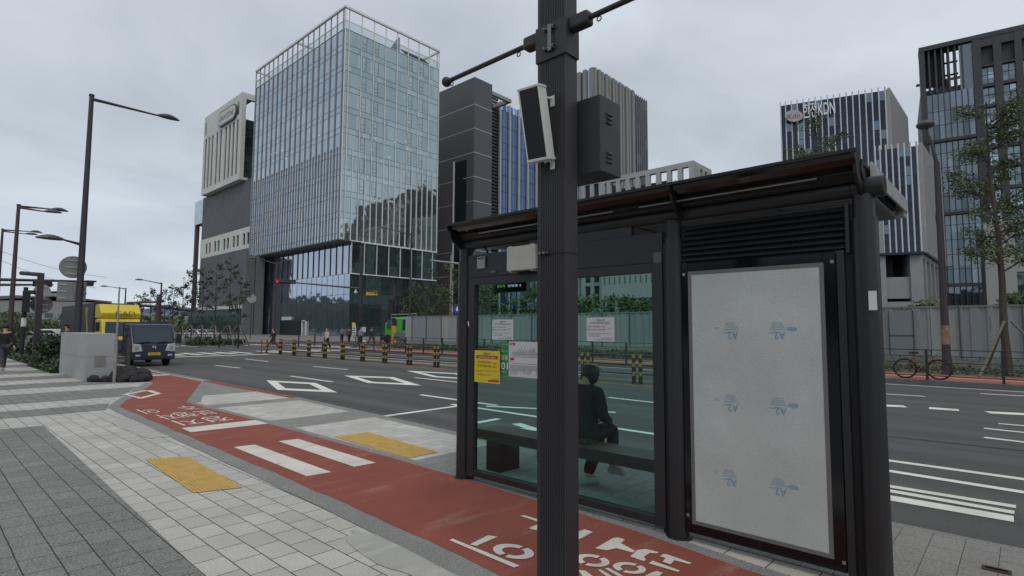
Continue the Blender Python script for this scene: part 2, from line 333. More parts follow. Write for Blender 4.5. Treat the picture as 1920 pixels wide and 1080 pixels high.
# tactile paving with raised studs (near) and bars
def tactile(pts, z, nx, ny, name):
    b = MB(); p = [Vector((*q, 0)) for q in pts]; b.face([(q.x, q.y, z) for q in p])
    for i in range(nx):
        for j in range(ny):
            u0, u1 = (i + 0.2) / nx, (i + 0.8) / nx; v0, v1 = (j + 0.08) / ny, (j + 0.92) / ny
            def bl(u, v): q = (p[0] * (1 - u) + p[1] * u) * (1 - v) + (p[3] * (1 - u) + p[2] * u) * v; return (q.x, q.y)
            c = [bl(u0, v0), bl(u1, v0), bl(u1, v1), bl(u0, v1)]; ci = [bl(u0 + .12 / nx, v0 + .1 / ny), bl(u1 - .12 / nx, v0 + .1 / ny), bl(u1 - .12 / nx, v1 - .1 / ny), bl(u0 + .12 / nx, v1 - .1 / ny)]
            b.face([(*q, z + 0.005) for q in ci])
            for k in range(4): b.face([(*c[k], z), (*c[(k + 1) % 4], z), (*ci[(k + 1) % 4], z + 0.005), (*ci[k], z + 0.005)])
    b.m = [1 if i == 0 else 0 for i in range(len(b.f))]
    return b.build(name, [tact, mat('yellow_tactile_groove', (176, 142, 76), rough=0.9, var=0.2, vs_=8)], kind='structure')
tactile([G(272, 862), G(352, 857), G(455, 915), G(363, 925)], 0.006, 12, 30, 'tactile_paving')
tactile([G(625, 820), G(690, 811), G(822, 849), G(765, 860)], 0.009, 16, 18, 'tactile_paving')
# ---------------- white paint on the cycle lane
def markz(name, polys, z, m):
    b = MB()
    for i, q in enumerate(polys): b.face([(p[0], p[1], z + (i % 12) * 0.00012) for p in q])
    return b.build(name, m, kind='structure')
markz('lane_marking', [[(3.0, 9.36), (4.14, 9.28), (4.15, 9.80), (3.02, 9.84)], [(2.99, 5.73), (3.26, 5.69), (3.29, 7.76), (3.03, 7.80)], [(3.56, 5.72), (3.84, 5.70), (3.88, 7.72), (3.61, 7.75)], [(4.98, 20.9), (6.0, 20.9), (6.02, 21.3), (4.99, 21.3)]], 0.014, paintp)
def zpx(pts): return [G(820 + x / 3.692, 940 + y / 3.692, 0.014) for x, y in pts]
near = [[(83, 268), (105, 258), (572, 445), (530, 458)], [(225, 298), (350, 235), (418, 245), (270, 308)],
 [(955, 262), (955, 215), (1020, 193), (1078, 212), (985, 262)], [(573, 100), (605, 97), (720, 132), (710, 146)], [(632, 185), (700, 158), (760, 168), (690, 200), (655, 195)], [(760, 190), (900, 235), (960, 215), (955, 265), (880, 262), (745, 205)],
 [(1093, 325), (1215, 255), (1250, 250), (1300, 265), (1270, 290), (1240, 325), (1170, 340)], [(1270, 290), (1372, 345), (1350, 355), (1240, 325)],
 [(1335, 382), (1385, 338), (1440, 330), (1532, 352), (1520, 362), (1470, 358), (1430, 385), (1445, 405), (1430, 415)],
 [(1463, 430), (1490, 412), (1680, 480), (1665, 490)], [(1540, 382), (1565, 365), (1590, 368), (1762, 428), (1745, 436)], [(1560, 420), (1585, 385), (1650, 400), (1615, 437)],
 [(1112, 475), (1130, 472), (1210, 517), (1170, 517)], [(1160, 465), (1185, 460), (1290, 517), (1250, 517)], [(975, 475), (1025, 480), (1085, 525), (1010, 525)], [(1435, 517), (1480, 495), (1520, 482), (1562, 495), (1535, 517)]]
near = [zpx(q) for q in near]
def arc(cx, cy, rx, ry, a0, a1, w, tilt):
    o, i = [], []
    for k in range(13):
        t = a0 + (a1 - a0) * k / 12
        for lst, s in ((o, 1), (i, 1 - w)):
            x, y = rx * s * math.cos(t), ry * s * math.sin(t); lst.append((cx + x, cy + y + x * tilt))
    return zpx(o + i[::-1])
for (cx, cy, rx, ry) in ((527, 347, 143, 50), (1072, 410, 120, 42), (1330, 462, 115, 38)):
    near.append(arc(cx, cy, rx, ry, 2.3, 5.2, 0.45, 0.12)); near.append(arc(cx, cy, rx, ry, -0.8, 2.0, 0.45, 0.12))
markz('lane_lettering', near, 0.0142, paintp)
b = MB()
for body, size, x, y, fit in (('정', 0.56, 3.92, 10.1, 0.36), ('지', 0.56, 3.46, 10.1, 0.34), ('보', 0.6, 4.0, 11.0, 0.28), ('행', 0.62, 3.67, 11.0, 0.28), ('자', 0.62, 3.36, 10.95, 0.27), ('주', 0.6, 4.0, 11.95, 0.30), ('의', 0.6, 3.34, 11.95, 0.28), ('정', 0.5, 5.9, 21.5, 0.4), ('지', 0.5, 5.4, 21.5, 0.38)):
    b.text(body, size, (x, y + size, 0.0145), (-1, 0, 0), (0, -1.3, 0), fit=fit)
b.face([(3.55, 14.6, 0.0145), (3.62, 14.5, 0.0145), (4.25, 15.3, 0.0145), (4.15, 15.4, 0.0145)]); b.face([(3.6, 14.6, 0.0146), (3.68, 14.5, 0.0146), (3.6, 15.7, 0.0146), (3.52, 15.7, 0.0146)]); b.face([(3.56, 15.7, 0.0145), (3.56, 15.55, 0.0145), (4.2, 16.2, 0.0145), (4.15, 16.35, 0.0145)]); b.face([(4.1, 15.3, 0.0147), (4.22, 15.3, 0.0147), (4.25, 16.2, 0.0147), (4.13, 16.3, 0.0147)])
b.build('lane_lettering', paintp, kind='structure')
# ---------------- road paint
def RG(x, y): return G(x, y, RZ + 0.005)
def line(p, q, w): # painted line between two ground points, width w
    p = Vector((*p, 0)); q = Vector((*q, 0)); n = (q - p).normalized().cross(Vector((0, 0, 1))) * w / 2
    return [tuple((p - n)[:2]), tuple((q - n)[:2]), tuple((q + n)[:2]), tuple((p + n)[:2])]
def xline(x0, y0, x1, y1, w=0.15): return line((x0, y0), (x1, y1), w)
marks = [xline(6.55, 9.48, 17.2, 9.48) if 0 else line(RG(715, 781), (9.2, 9.5), 0.15)]
# dashes between lanes, measured from the photograph
for a, bb in (((788, 740), (932, 760)), ((588, 687), (652, 693)), ((545, 705), (623, 716)), ((403, 685), (450, 690)), ((460, 673), (503, 678)), ((778, 708), (880, 719)), ((1140, 745), (1300, 763))):
    marks.append(line(RG(*a), RG(*bb), 0.14))
def dia(pts, inner):
    P4 = [Vector((*RG(*p), 0)) for p in pts]; c = sum(P4, Vector()) / 4; I4 = [c + (p - c) * inner for p in P4]
    return [[tuple(P4[i][:2]), tuple(P4[(i + 1) % 4][:2]), tuple(I4[(i + 1) % 4][:2]), tuple(I4[i][:2])] for i in range(4)]
marks += dia([(499, 713), (592, 718), (633, 736), (520, 731)], 0.62) + dia([(645, 704), (738, 707), (790, 723), (690, 718)], 0.62) + dia([(762, 695), (862, 700), (915, 714), (812, 707)], 0.62)
# lines seen through and beyond the shelter
marks += [line(RG(1655, 861.8), RG(1920, 898.5), 0.14), line(RG(1655, 881), RG(1920, 923), 0.14), line(RG(1655, 909.6), RG(1905, 950), 0.13), line(RG(1655, 918), RG(1902, 961), 0.13), line(RG(1655, 931), RG(1901, 973), 0.22)]
marks += [xline(8.62, 9.8, 8.55, 2.6, 0.14), line((8.95, 9.0), (10.2, 6.4), 0.15)]
marks += [line(RG(893, 793), RG(935, 785), 0.15), line(RG(930, 803), RG(1005, 808), 0.3), line(RG(968, 794), RG(1005, 806), 0.2)]
for x0, x1, yy in ((1610, 1697, 761), (1742, 1798, 768), (1851, 1930, 776)): marks.append(line(RG(x0, yy - 3), RG(x1, yy + 1), 0.38))
marks += [line(RG(1640, 737.5), RG(1735, 743.3), 0.14), line(RG(1838, 738), RG(1920, 742.5), 0.14), line(RG(1845, 803), RG(1930, 812), 0.13), line(RG(1845, 820), RG(1930, 830), 0.13), line(RG(1872, 794), RG(1930, 799), 0.12)]
marks += [xline(21.85, -40, 21.85, 36, 0.12), xline(19.0, 9, 19.0, 36, 0.14), xline(17.6, 12, 17.6, 34, 0.14)]
# pedestrian crossing and stop lines at the junction
for k in range(9): marks.append([(7.2 + k * 1.05, 38.4), (7.7 + k * 1.05, 38.4), (7.7 + k * 1.05, 42.0), (7.2 + k * 1.05, 42.0)])
for k in range(6): marks.append([(17.6 + k * 1.0, 38.6), (18.1 + k * 1.0, 38.6), (18.1 + k * 1.0, 42.2), (17.6 + k * 1.0, 42.2)])
marks.append([(7.0, 36.3), (16.2, 36.3), (16.2, 36.9), (7.0, 36.9)])
for k in range(12): marks.append([(6.2 + k * 1.6, 55.5), (7.0 + k * 1.6, 55.5), (7.0 + k * 1.6, 59.0), (6.2 + k * 1.6, 59.0)])
for k in range(8): marks.append([(24.5, 41.6 + k * 1.9), (28, 41.6 + k * 1.9), (28, 42.3 + k * 1.9), (24.5, 42.3 + k * 1.9)])
markz('road_marking', marks, RZ + 0.005, paint)
ym = [line((kx(9.4) + 0.12, 9.45), (kx(12.3) + 0.12, 12.3), 0.09), line((kx(12.3) + 0.12, 12.3), (kx(18) + 0.12, 18), 0.1), line((kx(18) + 0.12, 18), (6.52, 39), 0.1), xline(15.45, 4.2, 15.95, 35, 0.12), xline(16.75, 4.2, 17.3, 36, 0.12), xline(15.95, 35, 16.4, 38, 0.12)]
markz('tar_seam', [line(RG(1640, 815), RG(1930, 846), 0.07), line(RG(1640, 815.5), (12.6, 9), 0.05)], RZ + 0.004, mat('tar', (46, 46, 47), rough=0.6, var=0.2))
markz('yellow_marking', ym, RZ + 0.005, yel)
# far side of the road: kerb, red lane, planting strip
b = MB(); b.box(22.35, 22.6, -120, 38.2, -0.2, 0.005); b.build('far_kerb', mat('far_kerb_granite', (98, 98, 98), rough=0.9, speck=0.2, ss=80), kind='structure')
strip('far_cycle_lane', [(22.6, -120), (25.7, -120), (25.7, 38.2), (22.6, 38.2)], 0.002, redfar)
strip('far_lane_line', [(24.0, -120), (24.1, -120), (24.1, 38), (24.0, 38)], 0.006, paint)
strip('far_verge', [(25.7, -120), (31, -120), (31, 38.2), (25.7, 38.2)], 0.004, mat('verge_soil', (92, 90, 74), rough=1, var=0.3, vs_=2))
b = MB(); b.face([(26, 60, 0.0), (200, 60, 0), (200, 260, 0), (26, 260, 0)]); b.face([(26, 60, 0), (26, 60, -.2), (200, 60, -.2), (200, 60, 0)]); b.face([(26, 60, 0), (26, 260, 0), (26, 260, -.2), (26, 60, -.2)])
b.build('plaza', mat('plaza_paving', (120, 114, 110), rough=0.9, var=0.12, vs_=0.8, speck=0.1, ss=20), kind='structure')
strip('plaza_cycle_lane', [(26.5, 60.6), (90, 60.6), (90, 63.5), (26.5, 63.5)], 0.004, redfar)
b = MB(); b.face([(-2, 62, 0), (-150, 62, 0), (-150, 300, 0), (-2, 300, 0)]); b.build('far_field', mat('far_lot', (120, 120, 112), rough=0.9, var=0.15, vs_=0.3), kind='structure')

# ================================================================ BUS SHELTER
def onX(x, y, X): d = ray(x, y); t = X / d.x; return (d.y * t, EYE + d.z * t)
def onY(x, y, Y): d = ray(x, y); t = Y / d.y; return (d.x * t, EYE + d.z * t)
sm = mat('charcoal_steel', (42, 43, 45), rough=0.42, var=0.10, vs_=3, spec=0.4, streak=True)
smd = mat('dark_steel', (30, 31, 33), rough=0.5, var=0.1, vs_=3, spec=0.35)
blk = mat('black_glass_border', (14, 15, 20), rough=0.12, var=0.0, spec=0.5)
shglass = pane_mat('green_shelter_glass', (0.55, 0.84, 0.78), 0.9, 1.46)
smoke = pane_mat('smoked_canopy', (0.10, 0.085, 0.075), 0.8, 1.5)
white_m = mat('white_plastic', (205, 205, 200), rough=0.5, var=0.05)
beige = mat('beige_plastic', (176, 172, 164), rough=0.5, var=0.06, vs_=8)
sh = thing('bus_shelter', 'charcoal steel bus shelter with green tinted glass, louvred wall and lit up advert case', 'bus shelter', (4.13, 2.6, 0))
sh['label'] = 'charcoal steel bus shelter with green tinted glass, louvred wall and flat slatted roof'
PX = 4.13
for y in (4.50, 2.03, 0.72):
    b = MB(); b.path([(PX, y, -0.02), (PX, y, 2.32)], 0.075, 28); b.path([(PX, y, 2.32), (PX, y, 2.47)], 0.064, 28); b.path([(PX, y, -0.02), (PX, y, 0.012)], 0.10, 28)
    p = b.build('post', sm, sh, smooth=True)
for y in (4.50, 0.72):
    b = MB(); b.path([(5.45, y, -0.02), (5.45, y, 2.5)], 0.06, 20) if y > 3 else b.path([(5.30, 0.62, 2.49), (5.30, 0.62, 2.53)], 0.03, 12)
    if y > 3: b.build('post', sm, sh, smooth=True)
b = MB(); b.path([(PX, 4.58, 2.515), (PX, 0.78, 2.515)], 0.058, 26); b.path([(PX, 0.78, 2.515), (PX, 0.70, 2.515)], 0.064, 26); b.path([(PX, 0.705, 2.515), (PX, 0.60, 2.515)], 0.068, 26)
b.build('roof_beam', sm, sh, smooth=True, bevel=0.004)
# roof canopy
roof = MB(); Y0, Y1 = 0.70, 4.52
roof.box(4.02, 5.66, Y0, Y1, 2.655, 2.68)
rf = roof.build('roof', sm, sh)
b = MB(); b.box(5.60, 5.72, Y0 - 0.01, Y1 + 0.01, 2.56, 2.70); b.build('gutter', mat('grey_aluminium', (168, 170, 172), rough=0.4, metal=0.2, var=0.06), rf)
b = MB(); b.prism([(4.20, 2.585), (4.20, 2.70), (5.72, 2.705), (5.72, 2.60)], 1, Y0 - 0.025, Y0 - 0.012); b.build('roof_trim', mat('grey_aluminium', (120, 122, 125)), rf)
# curved, smoked front canopy along the cycle lane side
prof = [(3.86, 2.705), (3.885, 2.69), (3.90, 2.665), (3.935, 2.635), (3.985, 2.615), (4.02, 2.60)]
b = MB()
for (x0, z0), (x1, z1) in zip(prof, prof[1:]): b.prism([(x0, z0), (x1, z1), (x1, z1 + 0.006), (x0, z0 + 0.006)], 1, Y0 + 0.02, Y1 - 0.02)
b.build('canopy_sheet', mat('smoked_sheet', (30, 27, 26), rough=0.14, var=0.2, vs_=3, spec=0.6), rf)
b = MB(); b.box(3.85, 3.872, Y0, Y1, 2.692, 2.714); b.build('canopy_edge', mat('black_rubber', (14, 14, 16), rough=0.5), rf)
b = MB(); b.prism([(4.0, 2.60), (4.06, 2.55), (4.06, 2.655), (4.0, 2.655)], 1, Y0, Y1); b.box(4.0, 4.008, Y0 + .3, Y1 - .3, 2.555, 2.563); b.build('fascia', smd, rf)
b = MB(); b.path([(3.97, Y0 + 0.25, 2.588), (3.97, 2.25, 2.588)], 0.006, 8); b.path([(3.97, 2.5, 2.588), (3.97, Y1 - 0.4, 2.588)], 0.006, 8); b.build('cable_rail', mat('pale_edge', (130, 128, 124), rough=0.4), rf)
for y in (Y0 + 0.01, 1.93, 3.2, Y1 - 0.03):
    b = MB(); b.prism([(3.85, 2.715), (3.86, 2.66), (3.90, 2.63), (3.91, 2.57), (3.96, 2.52), (4.06, 2.46), (4.2, 2.50), (4.2, 2.66), (4.0, 2.69), (3.9, 2.715)] if y != 3.2 else [(3.88, 2.68), (3.9, 2.64), (4.05, 2.55), (4.1, 2.6), (4.0, 2.66), (3.92, 2.70)], 1, y, y + 0.022)
    b.build('bracket', smd, rf, bevel=0.004)
# slatted soffit with dark service panels
b = MB(); x = 4.24
while x < 5.58: b.box(x, x + 0.022, Y0 + 0.03, Y1 - 0.03, 2.53, 2.55); x += 0.05
b.build('soffit', mat('soffit_slat', (112, 112, 114), rough=0.45, var=0.05), rf)
b = MB(); b.box(4.22, 5.6, Y0 + 0.03, Y1 - 0.03, 2.575, 2.60); b.build('soffit_backing', blk, rf)
for ya, yb in ((1.35, 1.85), (2.55, 2.95), (3.6, 4.0)):
    b = MB(); b.box(4.3, 5.1, ya, yb, 2.520, 2.538); b.build('soffit_panel', smd, rf)
for y in (4.40, 2.03, 0.78):
    b = MB(); b.box(4.16, 5.6, y - 0.03, y + 0.03, 2.60, 2.65); b.build('rafter', smd, rf)
# glazed bay
b = MB()
b.box(4.09, 4.16, 4.31, 4.405, 0.05, 2.14); b.box(4.09, 4.16, 2.12, 2.215, 0.05, 2.14); b.box(4.09, 4.16, 2.215, 4.31, 2.065, 2.14); b.box(4.09, 4.16, 2.215, 4.31, 0.06, 0.125)
fr = b.build('glass_frame', sm, sh, bevel=0.004)
b = MB(); b.face([(4.126, 4.31, 0.125), (4.126, 2.215, 0.125), (4.126, 2.215, 2.065), (4.126, 4.31, 2.065)]); b.build('glass_pane', shglass, fr)
b = MB(); b.box(4.10, 4.15, 2.12, 4.42, 2.14, 2.39); b.box(4.094, 4.10, 2.12, 4.42, 2.145, 2.152); hd = b.build('header_panel', sm, sh, bevel=0.003)
b = MB(); b.box(4.10, 4.14, 2.40, 3.55, 2.39, 2.50); b.build('header_upstand', sm, sh)
for y in (4.40, 2.13):
    b = MB(); b.box(4.145, 4.165, y - 0.035, y + 0.035, -0.01, 0.06); b.build('foot', sm, sh)
b = MB(); pth = [(4.12, 4.27 - 0.001 * 0 + 0.13 * math.cos(t) , 2.39 + 0.085 * math.sin(t)) for t in [math.pi * k / 16 for k in range(17)]]
b.path(pth, 0.013, 8); b.build('handle_loop', mat('black_rubber', (14, 14, 16)), sh)
# louvred wall bay
b = MB(); z = 2.14
for k in range(7):
    zz = 2.135 + k * 0.041; b.prism([(4.095, zz), (4.13, zz + 0.034), (4.145, zz + 0.034), (4.11, zz)], 1, 0.82, 1.955)
b.box(4.145, 4.155, 0.82, 1.955, 2.12, 2.43); b.box(4.09, 4.16, 0.80, 0.822, 2.10, 2.44)
b.build('louvre', sm, sh, bevel=0.003)
# advert case
b = MB(); A0, A1, B0, B1 = 0.885, 1.955, 0.07, 2.115
b.box(4.10, 4.24, A0, A1, B0, B1); ac = b.build('advert_case', smd, sh, bevel=0.006)
b = MB()
for (ya, yb, za, zb) in ((A0, 0.955, B0, B1), (1.905, A1, B0, B1), (0.955, 1.905, 2.05, B1), (0.955, 1.905, B0, 0.14)): b.box(4.092, 4.099, ya + .003, yb - (0 if yb < 1.95 else .003), za + .003, zb - .003)
b.build('glass_border', blk, ac)
b = MB(); iy0, iy1, iz0, iz1, g_ = 0.955, 1.905, 0.14, 2.05, 0.028
for (ya, yb, za, zb) in ((iy0, iy0 + g_, iz0, iz1), (iy1 - g_, iy1, iz0, iz1), (iy0 + g_, iy1 - g_, iz1 - g_, iz1), (iy0 + g_, iy1 - g_, iz0, iz0 + g_)): b.box(4.0935, 4.099, ya, yb, za, zb)
b.build('inner_frame', mat('taupe_trim', (104, 102, 100), rough=0.5, var=0.05), ac)
diff = worn('frosted_diffuser', (178, 183, 180), (186, 189, 186), lo=0.3, hi=0.8, sc=0.8, speck=0.10, fine=3)
diff.node_tree.nodes['Principled BSDF'].inputs['Roughness'].default_value = 0.32; diff.node_tree.nodes['Principled BSDF'].inputs['Specular IOR Level'].default_value = 0.4
b = MB(); b.box(4.0955, 4.099, iy0 + g_, iy1 - g_, iz0 + g_, iz1 - g_); dp = b.build('diffuser', diff, ac)
fb = mat('faint_blue_print', (122, 152, 172), rough=0.5, var=0.15, vs_=30); fb2 = mat('fainter_blue_print', (148, 165, 176), rough=0.5, var=0.1, vs_=30)
def adpt(px, py): y, z = onX(px, py, 4.094); return y, z
for (cx, cy, side) in ((1372, 622, -1), (1460, 622, 1), (1372, 758, -1), (1462, 764, 1), (1370, 898, -1), (1462, 915, 1)):
    y, z = adpt(cx, cy); b = MB()
    b.text('A2', 0.075, (4.0945, y - 0.045, z - 0.0), (0, 1, 0), (0, 0, -1), 0, fit=0.075, bold=.0015); b.text('film', 0.016, (4.0945, y + 0.03, z - 0.004), (0, 1, 0), (0, 0, -1), 0, fit=0.04)
    for k in range(4): b.face([(4.0946, y - 0.045 + 0.008 * k, z + 0.012 + k * 0.015), (4.0946, y + 0.06 - 0.006 * k, z + 0.012 + k * 0.015), (4.0946, y + 0.06 - .006 * k, z + 0.021 + k * 0.015), (4.0946, y - 0.045 + .008 * k, z + 0.021 + k * 0.015)], 1)
    if side > 0:
        c = [(y - 0.085 - 0.034 * math.cos(t), z + 0.02 + 0.015 * math.sin(t)) for t in [2 * math.pi * k / 18 for k in range(18)]]; b.face([(4.0947, p, q) for p, q in c], 0)
    else:
        for dz in (0, 0.010): b.face([(4.0947, y + 0.085, z + 0.02 + dz), (4.0947, y + 0.13, z + 0.02 + dz), (4.0947, y + 0.13, z + 0.024 + dz), (4.0947, y + 0.085, z + 0.024 + dz)], 1)
    b.build('film_print', [fb, fb2], dp)
for y, z in ((1.935, 2.03), (1.935, 0.20), (0.905, 2.05), (0.90, 0.135)):
    b = MB(); b.box(4.086, 4.092, y - 0.010, y + 0.010, z - 0.010, z + 0.010); b.build('glass_clip', mat('brushed_clip', (150, 150, 150), rough=0.35, metal=0.6), ac)
b = MB(); b.box(4.09, 4.17, 0.835, 0.88, 0.02, 2.12); b.build('side_rail', sm, sh, bevel=0.003)
b = MB(); b.box(4.12, 4.14, 0.775, 0.834, 0.05, 2.42); b.build('filler_strip', smd, sh)
b = MB(); b.box(4.10, 4.16, 1.965, 1.985, 0.02, 2.12); b.box(4.10, 4.16, 2.085, 2.115, 0.05, 2.3); b.build('side_rail', smd, sh, bevel=0.002)
# bench
b = MB(); b.box(4.52, 4.88, 2.30, 4.68, 0.375, 0.45)
bn = b.build('bench', mat('brown_bench_board', (84, 74, 62), rough=0.5, var=0.15, vs_=4), sh, bevel=0.006)
b = MB(); b.box(4.505, 4.52, 2.28, 4.70, 0.345, 0.452); b.build('bench_edge', smd, bn)
for y in (4.45, 2.34):
    b = MB(); b.box(4.54, 4.86, y - 0.11, y + 0.11, -0.005, 0.375); b.build('bench_leg', smd, bn)
# things fixed to the shelter
pap = mat('paper_white', (188, 190, 192), rough=0.6, var=0.03); ink = mat('black_ink', (38, 36, 44), rough=0.7); red_i = mat('red_ink', (158, 42, 40), rough=0.6); blu_i = mat('navy_ink', (52, 56, 110), rough=0.6)
yel_p = mat('yellow_notice_paper', (208, 182, 42), rough=0.55, var=0.04); grn = mat('green_notice', (48, 122, 76), rough=0.5, var=0.05); whi = mat('white_print', (226, 228, 224), rough=0.5)
AXY, AZ = (0, -1, 0), (0, 0, 1)
def board(px, X, name, label, cat, m, th=0.003):
    (x0, y0, x1, y1) = px; (ya, za) = onX(x0, y0, X); (yb, zb) = onX(x1, y1, X); zt = (za + onX(x1, y0, X)[1]) / 2; zl = (zb + onX(x0, y1, X)[1]) / 2
    b = MB(); b.box(X, X + th, yb, ya, zl, zt); o = b.build(name, m); tag(o, label, cat); return o, ya, yb, zl, zt
def tline(b, X, ya, yb, zl, zt, u, v, body, size, mi, fit=None, cen=True):
    W, Hh = ya - yb, zt - zl; b.text(body, size * Hh, (X - 0.0012, ya - u * W, zt - v * Hh), AXY, AZ, mi, fit=None if fit is None else fit * W, center=cen)
NOT = ((0.5, 0.16, '강동01번', 0.10, 0.3, 0), (0.5, 0.27, '(고덕역 방면 승차 정류소)', 0.09, 0.76, 0), (0.36, 0.41, '강일동 고덕비즈밸리 강동구', 0.075, 0.66, 1), (0.36, 0.54, '명일동 상일동 고덕동 강일역', 0.075, 0.66, 2), (0.85, 0.48, '방면 승차', 0.05, 0.14, 0),
       (0.46, 0.68, '· 이용승객 여러분께서는 정류소를 확인하여 주시기 바랍니다', 0.04, 0.86, 0), (0.30, 0.74, '승차하시기 바랍니다', 0.04, 0.42, 0), (0.28, 0.80, '· 이용에 불편을 드려 죄송합니다', 0.04, 0.46, 0), (0.74, 0.88, '강동구 교통행정과', 0.045, 0.36, 0), (0.62, 0.95, '문의 강동구청 교통행정과', 0.05, 0.6, 0))
for px, lab in (((923, 599, 962, 637), 'white printed notice taped on the glass above the green bus number strip'), ((1100, 595, 1152, 640), 'white printed notice taped on the glass above the seated person')):
    o, ya, yb, zl, zt = board(px, 4.112, 'notice', lab, 'notice', pap); o['group'] = 'white notices on the shelter glass'
    b = MB()
    for u, v, s, sz, ft, mi in NOT: tline(b, 4.112, ya, yb, zl, zt, u, v, s, sz, mi, ft)
    b.build('lettering', [ink, red_i, blu_i], o)
o, ya, yb, zl, zt = board((890, 657.5, 937, 718), 4.085, 'notice', 'yellow printed notice with a red heading bar, stuck on the glass corner', 'notice', yel_p)
b = MB(); X = 4.085
b.face([(X - .001, ya - .07 * (ya - yb), zt - .25 * (zt - zl)), (X - .001, ya - .92 * (ya - yb), zt - .25 * (zt - zl)), (X - .001, ya - .92 * (ya - yb), zt - .15 * (zt - zl)), (X - .001, ya - .07 * (ya - yb), zt - .15 * (zt - zl))], 1)
b.face([(X - .001, ya - .55 * (ya - yb), zt - .95 * (zt - zl)), (X - .001, ya - .97 * (ya - yb), zt - .95 * (zt - zl)), (X - .001, ya - .97 * (ya - yb), zt - .90 * (zt - zl)), (X - .001, ya - .55 * (ya - yb), zt - .90 * (zt - zl))], 1)
for u, v, s, sz, ft, mi in ((0.5, 0.13, '강동01번', 0.09, 0.28, 0), (0.5, 0.235, '고덕역 방면 승차 정류소', 0.07, 0.7, 2), (0.40, 0.39, '고덕동 강일동고덕 강동구', 0.08, 0.55, 0), (0.40, 0.51, '방면 길동 명일동 상일동', 0.08, 0.55, 0), (0.80, 0.42, '방면', 0.07, 0.12, 1), (0.80, 0.52, '정류소', 0.07, 0.15, 1), (0.48, 0.64, '· 이용하시는 승객께서는 정류소를 이용하여 주시기 바랍니다', 0.035, 0.86, 0), (0.2, 0.69, '바랍니다', 0.035, 0.22, 0), (0.38, 0.77, '· 이용에 불편을 드려 죄송합니다', 0.035, 0.62, 0), (0.82, 0.885, '강동구 교통행정과', 0.035, 0.26, 0)):
    tline(b, X - .0012, ya, yb, zl, zt, u, v, s, sz, mi, ft)
b.build('lettering', [ink, red_i, whi], o)
o, ya, yb, zl, zt = board((939, 641, 953.5, 705), 4.108, 'route_number_strip', 'green vertical strip with white bus number 01 beside the route map', 'sign', grn)
b = MB(); X = 4.108
for u, v, s, sz, ft in ((0.5, 0.08, '고덕비즈밸리', 0.03, 0.7), (0.5, 0.28, '강일 고덕', 0.03, 0.7), (0.5, 0.52, '강동', 0.16, 0.84), (0.5, 0.80, '01', 0.28, 0.78), (0.5, 0.90, '마을버스', 0.04, 0.7)): tline(b, X, ya, yb, zl, zt, u, v, s, sz, 0, ft)
b.build('lettering', [whi], o)
o, ya, yb, zl, zt = board((954, 641, 1018, 708), 4.108, 'route_map', 'white bus route map with slanted stop names and a red corner tab', 'route map', pap)
b = MB(); W, Hh = ya - yb, zt - zl
def q4(u0, v0, u1, v1, w, mi):
    p = Vector((ya - u0 * W, zt - v0 * Hh)); q = Vector((ya - u1 * W, zt - v1 * Hh)); n = (q - p).normalized(); n = Vector((-n.y, n.x)) * w / 2
    b.face([(4.1068, *(p - n)), (4.1068, *(q - n)), (4.1068, *(q + n)), (4.1068, *(p + n))], mi)
q4(0.02, 0.07, 0.2, 0.07, 0.022, 1)
for k in range(30):
    u = 0.10 + k * 0.03; h = 0.10 + 0.16 * random.random(); q4(u, 0.40, u + 0.07 * h / .2, 0.40 - h, 0.0032, 0)
    u = 0.07 + k * 0.03; h = 0.12 + 0.18 * random.random(); q4(u, 0.66, u - 0.07 * h / .2, 0.66 + h, 0.0032, 0)
q4(0.12, 0.43, 1.0, 0.43, 0.003, 1); q4(0.12, 0.62, 1.0, 0.62, 0.003, 1); q4(0.09, 0.45, 0.09, 0.60, 0.004, 1); q4(0.05, 0.50, 0.17, 0.50, 0.022, 1)
b.text('강동01', 0.016, (4.1060, ya - 0.025 * W, zt - 0.09 * Hh), AXY, AZ, 2, fit=0.13 * W)
b.build('route_lines', [ink, red_i, whi], o)
# LED board hanging inside
b = MB(); y0_, z0_ = onX(972 + 15, 546, 4.5); y1_, z1_ = onX(928, 524, 4.5); b.box(4.5, 4.56, y0_, y1_, z0_, z1_)
o = tag(b.build('arrival_display', blk, bevel=0.004), 'black hanging arrival display with green and white lit letters inside the shelter', 'display')
b = MB(); b.text('강동01', 0.04, (4.498, y1_ - 0.04, z1_ - 0.05), AXY, AZ, 0, fit=0.10); b.text('02:15 고덕역 3분', 0.034, (4.498, y1_ - 0.17, z1_ - 0.05), AXY, AZ, 1, fit=0.25); b.text('곧도착', 0.036, (4.498, y1_ - 0.04, z1_ - 0.095), AXY, AZ, 0, fit=0.12); b.text('강일동 2', 0.03, (4.498, y1_ - 0.20, z1_ - 0.095), AXY, AZ, 1, fit=0.2)
b.build('lit_lettering', [mat('green_led', (90, 215, 120), emit=.6, var=0), mat('white_led', (200, 220, 235), emit=0.9, var=0)], o)
b = MB(); b.tube((4.53, (y0_ + y1_) / 2, z1_), (4.53, (y0_ + y1_) / 2, 2.53), 0.015); b.build('hanger', smd, o)
